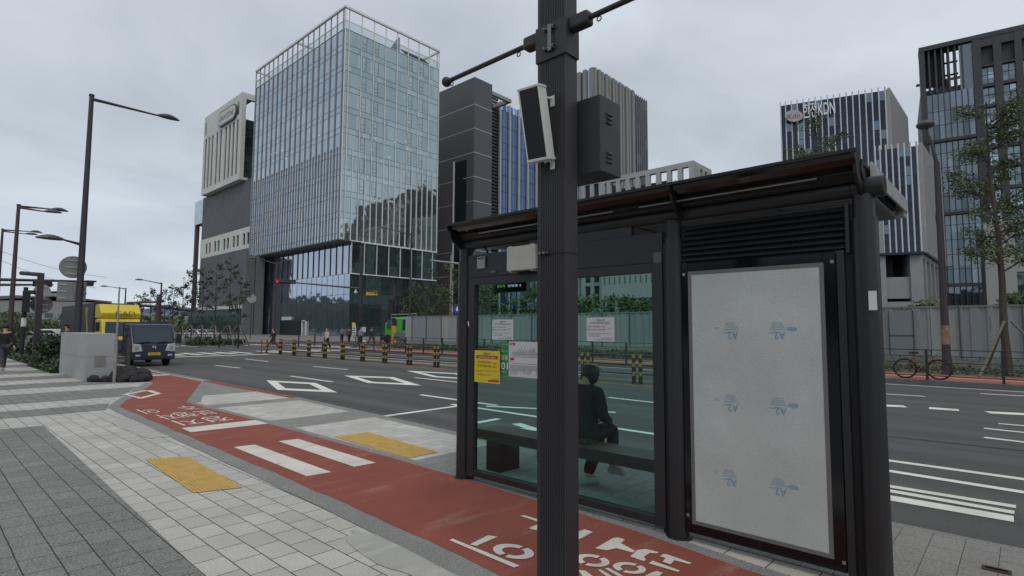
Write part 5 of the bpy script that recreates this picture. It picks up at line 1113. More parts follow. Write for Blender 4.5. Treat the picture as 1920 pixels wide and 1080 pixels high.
# rails of the median
mr_ = thing('median_rail', 'low dark three-bar rail running between the median bollards', 'railing', (mx_(7.2), 7.2, RZ))
for z in (0.30, .60, .90):
    b = MB(); b.path([(x - .0, y, RZ + z) for x, y in [(mx_(4), 4)] + med], 0.028, 8); b.build('rail', mat('dark_rail', (52, 50, 48), rough=0.5, var=0.1), mr_, smooth=True)
dl = MB(); dl.path([(0, 0, 0), (0, 0, .9)], [.045, .03], 12); dl.path([(0, 0, 0), (0, 0, .04)], .12, 12)
for i, (px, py, lab) in enumerate(((500, 662, 'slim black and yellow post at the tip of the median'), (490, 663, 'slim red delineator post at the tip of the median'))):
    gx, gy = RG(px, py); b = MB(); b.path([(gx, gy, RZ), (gx, gy, RZ + .95)], .045, 12); b.path([(gx, gy, RZ), (gx, gy, RZ + .05)], .12, 12)
    o = tag(b.build('delineator_post', mat('delineator_red', (150, 50, 42), rough=0.5) if i else bm_b, smooth=True), lab, 'post')
    c = MB()
    for z in (.35, .6, .85): c.path([(gx, gy, RZ + z - .05), (gx, gy, RZ + z + .05)], .048, 12)
    c.build('band', mat('faded_red_band', (170, 96, 84)) if i else bm_y, o)

# ================================================================ FENCE of grey panels along the far side
fx = 30.4; fpm = [mat('grey_fence_panel', (146, 150, 150), rough=0.5, var=0.06, vs_=0.8, metal=0.0, streak=True), mat('grey_fence_panel_pale', (154, 158, 157), rough=0.5, var=0.05, metal=0.0, streak=True), mat('grey_fence_panel_cool', (134, 140, 145), rough=0.5, var=0.05, metal=0.0, streak=True)]
fe_ = thing('panel_fence', 'long grey corrugated steel site fence on the far side of the road', 'fence', (fx, 20, 0))
y = -16.0; k = 0
while y < 40.2:
    w = 0.98; zt = 2.62 + 0.03 * math.sin(k * .7); b = MB()
    pr = [(fx, y), (fx, y + .08), (fx + .04, y + .12), (fx + .04, y + .30), (fx, y + .34), (fx, y + .62), (fx + .04, y + .66), (fx + .04, y + .84), (fx, y + .88), (fx, y + w)]
    b.prism(pr + [(fx + .06, y + w), (fx + .06, y)], 2, 0.1, zt); b.build('panel', random.choices(fpm, (5, 2, 2))[0], fe_); y += 1.0; k += 1
b = MB()
for y in [-16 + 2 * k for k in range(29)]: b.box(fx - .05, fx - .005, y - .035, y + .015, 0, 2.66)
b.build('upright', mat('fence_upright', (84, 90, 94), rough=0.5, metal=0.3), fe_)
b = MB(); b.box(fx - .02, fx + .09, -16, 40.3, 2.60, 2.68); b.box(fx - .1, fx + .05, -16, 40.3, 0, .45); b.build('top_and_base', mat('fence_base', (128, 130, 124), rough=0.8, var=0.15), fe_)
b = MB(); b.box(fx - .07, fx - .02, 4.05 - .45, 4.05 + .45, .45, 2.5); b.build('gate', fpm[2], fe_); b = MB(); b.box(fx - .09, fx - .06, 3.58, 4.52, 1.35, 1.40); b.box(fx - .09, fx - .06, 3.58, 3.62, .45, 2.5); b.box(fx - .09, fx - .06, 4.48, 4.52, .45, 2.5); b.build('gate_frame', mat('fence_upright', (84, 90, 94)), fe_)
# kerbside railing of the far pavement
rl = thing('kerb_railing', 'dark five-bar steel railing along the far kerb', 'railing', (22.5, 2, 0)); rlm = mat('railing_paint', (48, 50, 54), rough=0.45, metal=0.2, var=0.08)
for z in (0.98, .78, .57, .36, .15):
    b = MB(); b.path([(22.5, -8, z), (22.5, 37, z)], 0.014, 8); b.build('rail', rlm, rl, smooth=True)
y = 2.36 - 1.86 * 6
while y < 37:
    b = MB(); b.box(22.465, 22.535, y - .035, y + .035, 0, 1.0); b.box(22.43, 22.57, y - .07, y + .07, 0, .02); b.build('post', rlm, rl, bevel=0.005); y += 1.86
# ================================================================ STREET LAMPS
lpm = mat('lamp_post_paint', (52, 48, 52), rough=0.45, var=0.08, vs_=1.0); lpr = mat('lamp_post_brown', (70, 55, 57), rough=0.5, var=0.08, vs_=1.0); lhd = mat('lamp_head_grey', (74, 78, 80), rough=0.5)
def lamp(base, h, arms, r, label, m=lpm, group='street lamps along the road', z0=RZ):
    t = thing('street_lamp', label, 'street lamp', (base[0], base[1], z0), group)
    b = MB(); b.path([(base[0], base[1], z0), (base[0], base[1], z0 + 1.2), (base[0], base[1], h)], [r * 1.25, r, r * .62], 16); b.path([(base[0], base[1], z0), (base[0], base[1], z0 + .25)], r * 1.7, 12); b.path([(base[0], base[1], h - .02), (base[0], base[1], h + .06)], r * .75, 12); b.build('pole', m, t, smooth=True)
    for (az, ln, z, rise) in arms:
        d = hdir(az); p0 = Vector((base[0], base[1], z)); p1 = p0 + d * (ln - .8) + Vector((0, 0, rise)); b = MB(); b.path([p0, p1], [r * .5, r * .28], 10); a = b.build('arm', m, t, smooth=True)
        b = MB(); hd_ = []; n = 9
        for k in range(n): u = k / (n - 1); hd_.append((p1 + d * (.85 * u) + Vector((0, 0, .03 * math.sin(math.pi * u))), (0.03 + .15 * math.sin(math.pi * min(1, u * .95 + .03)) ** .8)))
        base_n = len(b.v); side = Vector((-d.y, d.x, 0))
        for c, w in hd_:
            for q in range(10): th = 2 * math.pi * q / 10; b.v.append(tuple(c + side * w * math.cos(th) + Vector((0, 0, w * math.sin(th) * (.75 if math.sin(th) > 0 else .4)))))
        for k in range(n - 1):
            for q in range(10): b.f.append([base_n + k * 10 + q, base_n + k * 10 + (q + 1) % 10, base_n + (k + 1) * 10 + (q + 1) % 10, base_n + (k + 1) * 10 + q]); b.m.append(0)
        b.build('lamp_head', lhd, a, smooth=True)
    return t
def lb(px, py, dist): p = see(px, py, dist); return (p.x, p.y)
p = see(172, 180, 27); lamp((p.x - .0, p.y), p.z, [(90, 3.05, p.z - .12, .0), (-90, 1.35, see(140, 458, 27).z, .12)], .125, 'tall double street lamp behind the concrete block, long arm reaching right over the road')
p = see(35, 385, 42); lamp((p.x, p.y), p.z, [(78, 2.3, p.z - .05, .12), (105, 1.9, p.z - .12, -.1)], .13, 'second street lamp from the left edge with two heads and a brownish post', lpr)
p = see(5, 430, 62); lamp((p.x, p.y), p.z, [(78, 2.6, p.z - .05, .15), (105, 2.2, p.z - .15, -.1), (200, 1.2, 5.7, 0)], .13, 'street lamp with two heads at the very left edge of the view', lpr)
p = see(303, 531, 75); lamp((p.x, p.y), p.z, [(-60, 2.6, p.z - .05, .35)], .13, 'distant street lamp with its arm to the left among the young trees')
p = see(236, 541, 88); lamp((p.x, p.y), p.z, [(-60, 2.8, p.z - .05, .25)], .12, 'distant short street lamp above the yellow truck')
p = see(771, 438, 55); lamp((p.x, p.y), p.z, [(-75, 3.2, p.z - .1, .35)], .10, 'dark street lamp in front of the tower podium, arm pointing left')
p = see(519, 492, 62); lamp((p.x, p.y), p.z, [(-60, 2.6, p.z - .2, .55), (60, 2.2, p.z - .2, .6)], .12, 'brownish street lamp with two spread arms before the mirrored podium', lpr)
bx, by = 25.75, 2.1; p = see(1746, 247, math.hypot(bx, by))
t = thing('street_lamp', 'dark street lamp with a mushroom head beside the parked bicycle', 'street lamp', (bx, by, 0), 'street lamps along the road')
b = MB(); b.path([(bx, by, 0), (bx, by, .8), (bx, by, p.z - 1.2)], [.17, .13, .09], 16); b.build('pole', lpm, t, smooth=True)
hp = see(1735, 234, math.hypot(bx, by) + .1); b = MB(); b.path([(bx, by, p.z - 1.25), (bx - .05, by + .12, p.z - .4), (hp.x, hp.y, hp.z - .08)], [.07, .05, .035], 10); a = b.build('arm', lpm, t, smooth=True)
b = MB(); b.ell((hp.x, hp.y, hp.z), .30, .30, .16, 18, 10); b.build('lamp_head', lhd, a, smooth=True)
b = MB(); s_ = see(1765, 628, math.hypot(bx, by) - .2); b.path([(bx, by, s_.z - .35), (bx, by, s_.z + .35)], .142, 14); b.build('pasted_poster', mat('faded_poster', (128, 112, 92), rough=0.8, var=0.35, vs_=9), t)
s_ = see(1752, 438 / 1 + 64, 25); b = MB(); q = see(1770, 502, 25.7); b.path([(bx, by, q.z), (bx - .1, by - .35, q.z + .05)], .02, 6); b.build('camera_arm', lpm, t)
# ================================================================ SIGNS AND SIGNALS on the left
sgn = mat('sign_back_grey', (128, 130, 130), rough=0.45, metal=0.5, var=0.08); blks = mat('signal_black', (24, 25, 28), rough=0.5)
def facing(c): d = Vector((c.x, c.y, 0)).normalized(); return (c, Vector((d.y, -d.x, 0)), -d, Vector((0, 0, 1)))
def disc_sign(px, py, dist, r, label, m, backs=3, name='round_sign'):
    c = see(px, py, dist); f = facing(c); t = thing(name, label, 'road sign', tuple(c)); b = MB(); b.fr = f
    b.prism([(r * math.cos(2 * math.pi * k / 32), r * math.sin(2 * math.pi * k / 32)) for k in range(32)], 1, -.02, .0); b.build('plate', m, t)
    b = MB(); b.fr = f
    for k in range(backs): z = r * (.6 - 1.2 * k / max(1, backs - 1)); b.box(-r * .55, r * .55, 0.0, .03, z - .03, z + .03)
    if backs: b.build('strut', mat('strut_steel', (158, 158, 154), rough=0.4, metal=.5), t)
    return t, f
disc_sign(137, 501, 27.25, .43, 'large round traffic sign seen from the back, on the tall lamp post', sgn)
c = see(134.5, 546.5, 27.25); f = facing(c); t = thing('square_sign', 'square traffic sign seen from the back, under the round one on the tall lamp post', 'road sign', tuple(c)); b = MB(); b.fr = f; b.box(-.44, .44, -.02, 0, -.37, .37); b.build('plate', sgn, t)
for z in (.26, .0, -.26):
    for s in (-1, 1): b = MB(); b.fr = f; b.box(s * .27 - .13, s * .27 + .13, 0, .03, z - .035, z + .035); b.build('strut', mat('strut_steel', (158, 158, 154)), t)
disc_sign(79, 546, 36, .34, 'small pale round sign back behind the leaning dark post, upper one', mat('sign_back_pale', (150, 153, 153), rough=0.5, metal=.4), 2)
disc_sign(78, 571, 36.3, .44, 'dark round sign back behind the leaning dark post, lower one', mat('sign_back_dark', (96, 94, 98), rough=0.5, metal=.3), 3)
t, f = disc_sign(858, 580, 50, .42, 'round blue bicycle lane sign in front of the grey fence', mat('sign_blue', (32, 66, 150), rough=0.4), 0)
b = MB(); b.fr = f; b.prism([(-.2, -.02), (0, .26), (.2, -.02), (.1, -.02), (.1, -.16), (-.1, -.16), (-.1, -.02)], 1, .001, .012); b.build('symbol', sign_w, t)
b = MB(); c = see(858, 580, 50.1); b.path([(c.x, c.y, 0), (c.x, c.y, c.z + .4)], .04, 8); b.build('post', lpm, t)
c = see(382 + 1, 560, 98); t, f = disc_sign(472, 560, 88, .62, 'pale round sign on the stone pier left of the mirrored podium', mat('sign_back_pale', (150, 153, 153)), 2)
b = MB(); c = see(472, 560, 88.2); b.path([(c.x, c.y, 0), (c.x, c.y, c.z)], .06, 8); b.build('post', lpm, t)
# street name style post with a flat arm
p = see(77, 512, 31); b0 = see(68, 640, 31)
t = thing('inverted_l_post', 'dark square post with a flat horizontal arm at its top left of the concrete block', 'post', (p.x, p.y, 0))
b = MB(); b.box(p.x - .11, p.x + .11, p.y - .08, p.y + .08, 0, p.z); b.build('post', lpm, t); b = MB(); a2 = see(38, 514, 31.5); b.prism([(0, 0), (0, 0.16), (1, 0.16), (1, 0)], 1, -.08, .08) if 0 else b.path([(p.x, p.y, p.z - .07), (a2.x, a2.y, a2.z + .05)], .085, 4); b.build('arm', lpm, t)
# signal mast spanning from the left edge
mA, mB = see(-60, 523, 46), see(181, 528, 46)
t = thing('signal_mast', 'thin dark traffic signal mast arm crossing behind the lamp posts at left', 'signal mast', (mA.x, mA.y, 0))
b = MB(); b.path([mA, mB], [.11, .06], 10); b.build('upper_arm', lpm, t); b = MB(); mA2, mB2 = see(-60, 541, 46), see(60, 530, 46); b.path([see(-60, 534, 46), see(100, 534, 46)], [.10, .05], 8); b.build('lower_arm', lpm, t)
b = MB(); b.path([(mA.x, mA.y, RZ), (mA.x, mA.y, mA.z + .4)], .16, 12); b.build('pole', lpm, t)
def signal(px0, px1, py, dist, label, red=None, name='traffic_signal'):
    a, c = see(px0, py, dist), see(px1, py, dist); L_ = (c - a).length; f = facing((a + c) / 2); t = thing(name, label, 'traffic light', tuple((a + c) / 2)); hh = .19
    b = MB(); b.fr = f; b.box(-L_ / 2, L_ / 2, -.2, 0, -hh, hh); b.build('housing', blks, t, bevel=.03)
    nl = 4 if L_ > 1.1 else 2
    for k in range(nl):
        x = -L_ / 2 + L_ * (k + .5) / nl; b = MB(); b.fr = f; b.path([(x, 0, 0), (x, .02, 0)], .12, 16); on = (red == k); b.build('lens', mat('lit_red_lens', (235, 30, 30), emit=.9, var=0) if on else mat('dark_lens', (30, 22, 22), rough=0.3), t)
        b = MB(); b.fr = f; b.path([(x, 0.01, .135), (x, .16, .14)], .014, 6); b.build('hood', blks, t)
    return t
signal(61, 98, 532, 45.8, 'black horizontal traffic signal seen from behind, on the left mast arm'); signal(161, 176, 531, 45.9, 'small black traffic signal at the tip of the left mast arm')
signal(515, 555, 528, 57, 'four-lamp horizontal traffic signal showing red before the podium', red=0)
# vertical pedestrian signal post
p = see(48, 550, 36); t = thing('signal_post', 'black traffic signal post with a cluster of signal boxes, left of the round signs', 'traffic light', (p.x, p.y, 0))
b = MB(); b.path([(p.x, p.y, 0), (p.x, p.y, p.z + .3)], .09, 12); b.build('pole', blks, t)
for px, py, w, hh in ((49, 566, .3, 1.05), (60, 548, .34, .18), (62, 572, .34, .18)):
    c = see(px, py, 35.8); b = MB(); b.fr = facing(c); b.box(-w / 2, w / 2, -.12, .12, -hh / 2, hh / 2); b.build('signal_box', blks, t, bevel=.02)
b = MB(); c0, c1 = see(48, 606, 35.7), see(48, 614, 35.7); b.path([(p.x, p.y, see(48, 612, 36).z), (p.x, p.y, see(48, 596, 36).z)], .1, 12); b.build('white_band', white_m, t)
# big mast with signal arm in front of the tower
p = see(678, 470, 56); pb_ = (p.x, p.y); t = thing('signal_mast', 'dark signal mast before the tower with arms both ways and a yellow plate', 'signal mast', (p.x, p.y, 0)); b = MB(); b.path([(p.x, p.y, 0), (p.x, p.y, p.z + .6)], [.19, .13], 14); b.build('pole', lpm, t, smooth=True)
for a_, c_, r_, nm in ((see(677, 541, 56), see(519, 527, 57), .09, 'arm'), (see(679, 545, 56), see(741, 550, 58), .06, 'arm'), (see(677, 455, 56), see(628, 449, 57), .06, 'lamp_arm')): b = MB(); b.path([a_, c_], [r_, r_ * .6], 8); b.build(nm, lpm, t)
c = see(697, 549.5, 57); b = MB(); b.fr = facing(c); b.box(-.55, .55, 0, .04, -.22, .22); yp = b.build('yellow_plate', mat('plate_yellow', (208, 176, 66), rough=0.5), t); b = MB(); f = facing(c); b.text('고덕역 ▶', .3, f[0] - f[1] * .45 + f[2] * .045 + Vector((0, 0, -.1)), tuple(f[1]), (0, 0, 1), 0, fit=.9); b.build('lettering', ink, yp)
c = see(667, 548, 56); b = MB(); b.ell(tuple(c), .17, .17, .15, 12, 8); b.path([(c.x, c.y, c.z + .12), (c.x, c.y, c.z + .32)], .05, 8); b.build('dome_camera', white_m, t, smooth=True)
c = see(676, 590, 55.8); b = MB(); b.fr = facing(c); b.box(-.22, .22, 0, .4, -.9, .9); b.build('signal_box', blks, t, bevel=.03)
for yy in (618, 640): c = see(682, yy, 55.7); b = MB(); b.fr = facing(c); b.box(-.2, .2, 0, .03, -.25, .25); b.build('paper_notice', pap, t)
p = see(740, 540, 58); t = thing('signal_mast', 'dark mast with a bright yellow padded base beside the green machine', 'signal mast', (p.x, p.y, 0)); b = MB(); b.path([(p.x, p.y, 0), (p.x, p.y, p.z + .3)], [.2, .16], 14); b.build('pole', lpm, t, smooth=True)
b = MB(); b.path([(p.x, p.y, .0), (p.x, p.y, see(740, 611, 58).z)], .27, 16); b.build('yellow_wrap', mat('yellow_wrap', (196, 156, 40), rough=0.6, var=0.1), t, smooth=True)
c = see(733, 575, 57.5); b = MB(); b.fr = facing(c); b.box(-.25, .25, -.2, .25, -.8, .8); b.build('signal_box', blks, t, bevel=.03)
p = see(519, 540, 58); 
# arm poking out from behind the shelter post, pale steel mast behind the fence
a_, c_ = see(806, 488, 34), see(880, 497, 34); t = thing('signal_mast', 'pale grey steel signal arm poking out left of the shelter roof', 'signal mast', tuple(c_)); b = MB(); b.path([a_, c_], [.055, .08], 10); b.path([(c_.x, c_.y, 0), (c_.x, c_.y, c_.z + .3)], .12, 12); b.build('arm_and_pole', sgn, t, smooth=True)
p = see(846, 478, 60); b = MB(); b.path([(p.x, p.y, 0), (p.x, p.y, p.z)], [.14, .09], 10); tag(b.build('steel_pole', mat('galvanised_pole', (132, 128, 122), rough=0.6, var=0.15)), 'pale bare pole among the trees behind the grey fence', 'pole')
p = see(214, 596, 60)
a_, c_ = see(147 + 90, 568, 62), see(305, 572, 62); rp = see(298, 562, 62); t = thing('signal_mast', 'distant dark red-brown signal mast arm above the blue truck', 'signal mast', (rp.x, rp.y, 0)); b = MB(); b.path([(rp.x, rp.y, RZ), (rp.x, rp.y, rp.z + .3)], .2, 12); b.build('pole', lpr, t); b = MB(); b.path([a_, Vector((rp.x, rp.y, rp.z - .2))], .1, 8); b.build('arm', lpr, t)
# thin wires at the far left
for i, (q0, q1) in enumerate((((-40, 470, 50), (180, 540, 60)), ((-40, 455, 50), (200, 520, 60)))):
    a_, c_ = see(*q0), see(*q1); b = MB(); b.path([a_.lerp(c_, u) - Vector((0, 0, math.sin(math.pi * u) * .4)) for u in [k / 8 for k in range(9)]], .012, 4); tag(b.build('overhead_wire', blks), ['lower thin overhead wire at the far left', 'upper thin overhead wire at the far left'][i], 'wire')
# ================================================================ CONCRETE BLOCK, POLE, ROCKS
cbm = mat('speckled_granite_block', (158, 160, 158), rough=0.85, var=0.08, vs_=1.5, speck=0.28, ss=70, bump=0.4, bs=60); cb = thing('granite_block', 'big speckled granite block with a small square plate near the cycle lane', 'block', (3.95, 22, 0))
b = MB(); b.box(3.62, 4.33, 20.4, 24.45, -.05, 1.40); b.build('block', cbm, cb, bevel=0.012)
(sx0, sz0), (sx1, sz1) = onY(178, 667, 20.4), onY(197, 687, 20.4); b = MB(); b.box(sx0, sx1, 20.385, 20.40, sz1, sz0); b.build('square_plate', mat('brownish_plate', (128, 122, 118), rough=0.6, var=0.08), cb)
b = MB(); b.box(3.62, 4.33, 20.396, 20.40, .70, .706); b.box(3.614, 3.62, 20.41, 24.45, .70, .706); b.build('joint', mat('joint_grey', (120, 120, 118)), cb)
q0 = see(214, 716, 19.9); q1 = see(217, 538, 19.9); b = MB(); b.path([(q0.x, q0.y, 0), (q0.x, q0.y, q1.z)], [.035, .02], 10); b.path([(q0.x, q0.y, 0), (q0.x, q0.y, 1.3)], .045, 10); tag(b.build('slim_pole', mat('galvanised_thin', (150, 148, 142), rough=0.45, metal=.4), smooth=True), 'slim bare metal pole in front of the granite block', 'pole')
c = see(242, 640, 23.5); b = MB(); b.path([(c.x, c.y, 0), (c.x, c.y, 1.25)], .07, 12); tag(b.build('sleeve_post', mat('grey_sleeve', (70, 70, 68), rough=0.7), smooth=True), 'short grey post between the granite block and the blue truck', 'post')
rkm = mat('dark_volcanic_rock', (46, 45, 46), rough=0.95, var=0.3, vs_=8, bump=0.8, bs=25); rr = random.Random(4)
rk = [(3.78, 20.0, .16), (3.98, 19.75, .13), (4.2, 19.6, .15), (4.4, 19.45, .19), (4.42, 19.9, .24), (4.62, 19.5, .26), (4.66, 20.0, .30), (4.86, 19.6, .27), (4.82, 19.15, .18), (4.95, 20.1, .28), (4.6, 19.15, .15), (4.5, 20.5, .3), (4.75, 20.7, .3), (4.3, 20.15, .14), (4.08, 20.05, .13)]
def rock(r_, seed):
    b = MB(); b.ell((0, 0, 0), 1, 1, .8, 12, 8); b.v = [tuple(Vector(v) * (r_ * (1 + .35 * noise.noise(Vector(v) * 1.6 + Vector((seed, 0, 0)))))) for v in b.v]; return b
for i, (x, y, r_) in enumerate(rk):
    o = rock(r_, i * 3.1).build('rock', rkm); o.location = (x, y, r_ * .45); o.rotation_euler = (0, 0, i); tag(o, 'dark rough rock in the pile at the foot of the granite block', 'rock', 'dark rocks beside the granite block')
b = MB(); b.face([(3.62, 20.4, .006), (3.7, 19.85, .006), (4.5, 18.95, .006), (4.98, 18.9, .006), (5.05, 22, .006), (4.4, 22, .006)]); b.build('rock_bed', mat('dark_gravel', (48, 46, 45), rough=1, var=0.4, vs_=14, bump=1, bs=60), kind='structure')
# ================================================================ FOLIAGE
lf1 = mat('leaf_green', (72, 92, 56), rough=0.7, var=0.25, vs_=3); lf2 = mat('leaf_dark_green', (52, 68, 46), rough=0.7, var=0.25, vs_=3); lf3 = mat('leaf_yellow_green', (98, 112, 66), rough=0.7, var=0.2, vs_=3); bark = mat('bark', (74, 66, 60), rough=0.9, var=0.2, vs_=8)
lfT = mat('young_leaf_dark', (60, 74, 56), rough=0.8, var=0.3, vs_=2)
def leaves(b, c, rad, n, ls, rng, mis=(0, 1, 2), flat=1.0):
    for _ in range(n):
        while True:
            v = Vector((rng.uniform(-1, 1), rng.uniform(-1, 1), rng.uniform(-1, 1)))
            if v.length < 1: break
        p = Vector(c) + Vector((v.x * rad[0], v.y * rad[1], v.z * rad[2])); a = Vector((rng.gauss(0, 1), rng.gauss(0, 1), rng.gauss(0, flat))).normalized(); q = a.cross(Vector((rng.gauss(0, 1), rng.gauss(0, 1), rng.gauss(0, 1)))).normalized(); s = ls * rng.uniform(.6, 1.4)
        b.face([p - a * s, p - q * s * .5, p + a * s, p + q * s * .5], rng.choice(mis))
def tree(x, y, h, trunk_r, crown, label, name='tree', group=None, seed=1, z0=0, n=1500, ls=.09, lean=(0, 0), mats=None, limbs=14, stake=None, clear=.35, cl=.5):
    rng = random.Random(seed); t = thing(name, label, 'tree', (x, y, z0), group); mats = mats or [lf1, lf2, lf3]; b = MB(); pts = []
    for k in range(7): u = k / 6; pts.append(Vector((x + lean[0] * u + .05 * math.sin(k * 2 + seed), y + lean[1] * u + .05 * math.cos(k * 1.7 + seed), z0 + h * .97 * u)))
    b.path(pts, [trunk_r * (1 - .85 * k / 6) for k in range(7)], 8); tips = []
    for k in range(limbs):
        u = clear + (1 - clear) * (k + rng.random() * .6) / limbs * .93; i = min(5, int(u * 6)); p = pts[i].lerp(pts[i + 1], u * 6 - i); a = rng.uniform(0, 6.28); w = crown * (1.0 - .75 * abs((u - clear) / (1 - clear) - .35)) * rng.uniform(.6, 1.1); e = p + Vector((math.cos(a) * w, math.sin(a) * w, w * rng.uniform(.25, .8)))
        m_ = p.lerp(e, .5) + Vector((0, 0, -.04 * w)); b.path([p, m_, e], [trunk_r * .3 * (1.2 - u), trunk_r * .18, trunk_r * .06], 5); tips += [e, m_.lerp(e, .5), m_]
        for q in range(2): a2 = a + rng.uniform(-1, 1); e2 = m_ + Vector((math.cos(a2), math.sin(a2), .5)) * w * .45; b.path([m_, e2], [trunk_r * .12, trunk_r * .04], 4); tips.append(e2)
    b.build('trunk', bark, t, smooth=True); c = MB()
    tips.append(pts[-1])
    for p in tips: k = rng.uniform(.6, 1.2) * cl; leaves(c, p, (k, k, k * .7), max(3, n // len(tips)), ls, rng)
    c.build('crown', mats, t)
    if stake:
        for k in range(stake): a = 2 * math.pi * k / stake + .5; b = MB(); b.path([(x + math.cos(a) * 1.5, y + math.sin(a) * 1.5, z0), (x + math.cos(a) * .12, y + math.sin(a) * .12, z0 + 1.95)], .045, 7); b.build('stake', mat('stake_wood', (112, 108, 98), rough=0.85, var=0.15), t)
    return t
# the big staked tree at right, and the one whose top shows above the shelter
tree(26.6, 0.42, 10.4, .14, 1.4, 'tall staked tree with a loose green crown at the right edge of the view', seed=5, n=9500, ls=.05, limbs=32, stake=3, clear=.36, lean=(.1, .25), cl=.46)
tree(26.6, 6.3, 11.0, .16, 1.9, 'slender green tree whose top shows over the shelter roof before the navy tower', seed=8, n=5200, ls=.055, limbs=26, stake=3, clear=.3, cl=.42)
tree(26.4, -4.0, 9.6, .18, 1.9, 'green tree just outside the right edge, its outer leaves in view', seed=12, n=5000, ls=.06, limbs=18, stake=3, clear=.33, cl=.55)
# young trees in a row before the pale gridded building
ytl = ['leftmost', 'second from left', 'third from left', 'fourth from left', 'fifth from left', 'sixth from left', 'seventh from left', 'eighth from left', 'ninth from left', 'rightmost']
for i, (px, py, dist, pyb) in enumerate(((268, 545, 76, 632), (284, 536, 74, 632), (311, 537, 73, 632), (327, 530, 71, 634), (345, 520, 69, 634), (364, 492, 67, 635), (383, 498, 65, 635), (408, 485, 62, 635), (434, 480, 60, 636), (452, 520, 58, 636))):
    p = see(px, py, dist); tree(p.x, p.y, p.z + .1, .08, 1.0, 'thin young staked tree in the row before the pale building, ' + ytl[i], 'young_tree', 'young staked trees across the junction', seed=20 + i, z0=RZ, n=360, ls=.12, limbs=14, mats=[lfT, lf2, lfT], stake=3, clear=.38, cl=.32)
# trees behind the fence
for i, (px, py, dist, cr, lab) in enumerate(((800, 530, 66, 2.6, 'dark bushy tree left of the pale bare pole behind the fence'), (835, 500, 64, 2.6, 'tallest dark tree behind the fence beside the charcoal tower'), (775, 560, 68, 2.2, 'thin tree before the tower podium right of the yellow padded mast'), (868, 505, 56, 2.6, 'dark tree behind the fence at the shelter post'), (905, 540, 50, 2.2, 'tree seen through the shelter glass behind the route map'), (985, 545, 46, 2.2, 'tree seen through the shelter glass under the arrival display'), (1090, 565, 42, 1.8, 'leftmost of three trees seen through the right glass bay'), (1165, 563, 40, 1.6, 'middle of three trees seen through the right glass bay'), (1215, 568, 40, 1.5, 'rightmost of three trees seen through the right glass bay'), (1738, 578, 34, .45, 'low green tree behind the fence under the navy tower podium'), (1905, 560, 36, .8, 'low tree behind the fence under the white gridded block'))):
    p = see(px, py, dist); tree(p.x, p.y, p.z + .2, .12, cr, lab, seed=40 + i, z0=0, n=1500, ls=.13, limbs=16, mats=[lf1, lf2, lf1] if px < 890 else [lf1, lf3, lf1], clear=.25, cl=.65)
# ground cover beside the pavement at left
rg = random.Random(9); b = MB()
def bed(b, x0f, x1f, y0, y1, n, hmax, ls, mis):
    for _ in range(n):
        y = rg.uniform(y0, y1); x = rg.uniform(x0f(y), x1f(y)); h = hmax * rg.random() * (0.5 + .9 * abs(noise.noise(Vector((x * .9, y * .5, 0))))); a = Vector((rg.gauss(0, 1), rg.gauss(0, 1), rg.gauss(0, .5))).normalized(); q = a.cross(Vector((rg.random() - .5, rg.random() - .5, 1))).normalized(); s = ls * rg.uniform(.6, 1.4); p = Vector((x, y, h)); b.face([p - a * s, p - q * s * .55, p + a * s, p + q * s * .55], rg.choice(mis))
bed(b, lambda y: 3.62 + (.0 if y < 25 else -.1), lambda y: 5.2, 24.4, 44, 9000, .42, .075, (0, 1, 1)); bed(b, lambda y: 3.4, lambda y: 3.7, 24.5, 30, 900, .3, .07, (0, 1))
b.build('ground_cover', [lf1, lf2], kind='stuff', label='low dark green ground cover beside the pavement behind the granite block')
strip('planting_soil', [(3.6, 24.4), (5.2, 24.4), (5.2, 44), (3.5, 44)], 0.008, mat('bed_soil', (44, 44, 36), rough=1, var=0.3))
for i, (px, dist, h, w, lab) in enumerate(((84, 33, 1.25, .6, 'dark rounded shrub right of the dark square post'), (104, 29, 1.3, .6, 'dark shrub tight against the back of the granite block'), (14, 60, 2.4, 1.5, 'pale olive bushy tree at the left edge behind the lamp post'), (25, 66, 2.9, 1.8, 'grey green bushy tree behind the second lamp post'), (6, 40, 1.0, .8, 'low shrub at the left edge by the pavement'))):
    p = see(px, 610, dist); t = thing('shrub', lab, 'shrub', (p.x, p.y, 0)); b = MB(); r_ = random.Random(60 + i)
    leaves(b, (p.x, p.y, h * .52), (w, w, h * .5), 1500, .09 if i < 2 else .12, r_, (1, 1, 0) if i < 2 else (0, 2)); b.build('foliage', [lf1, lf2, mat('olive_leaf', (92, 96, 70), rough=.8, var=.25)], t); b = MB(); b.path([(p.x, p.y, 0), (p.x, p.y, h * .5)], .05, 6); b.build('stem', bark, t)
b = MB(); bed(b, lambda y: 25.9, lambda y: 30.2, -12, 12, 5500, .22, .07, (0, 1, 2)); bed(b, lambda y: 26.8, lambda y: 30.0, -8, 9, 1300, .95, .06, (1, 2, 2)); bed(b, lambda y: 25.9, lambda y: 30.2, 12, 38, 6500, .45, .11, (0, 1, 1)); b.build('weeds', [lf1, lf2, lf3], kind='stuff', label='weeds and grass along the foot of the grey fence')
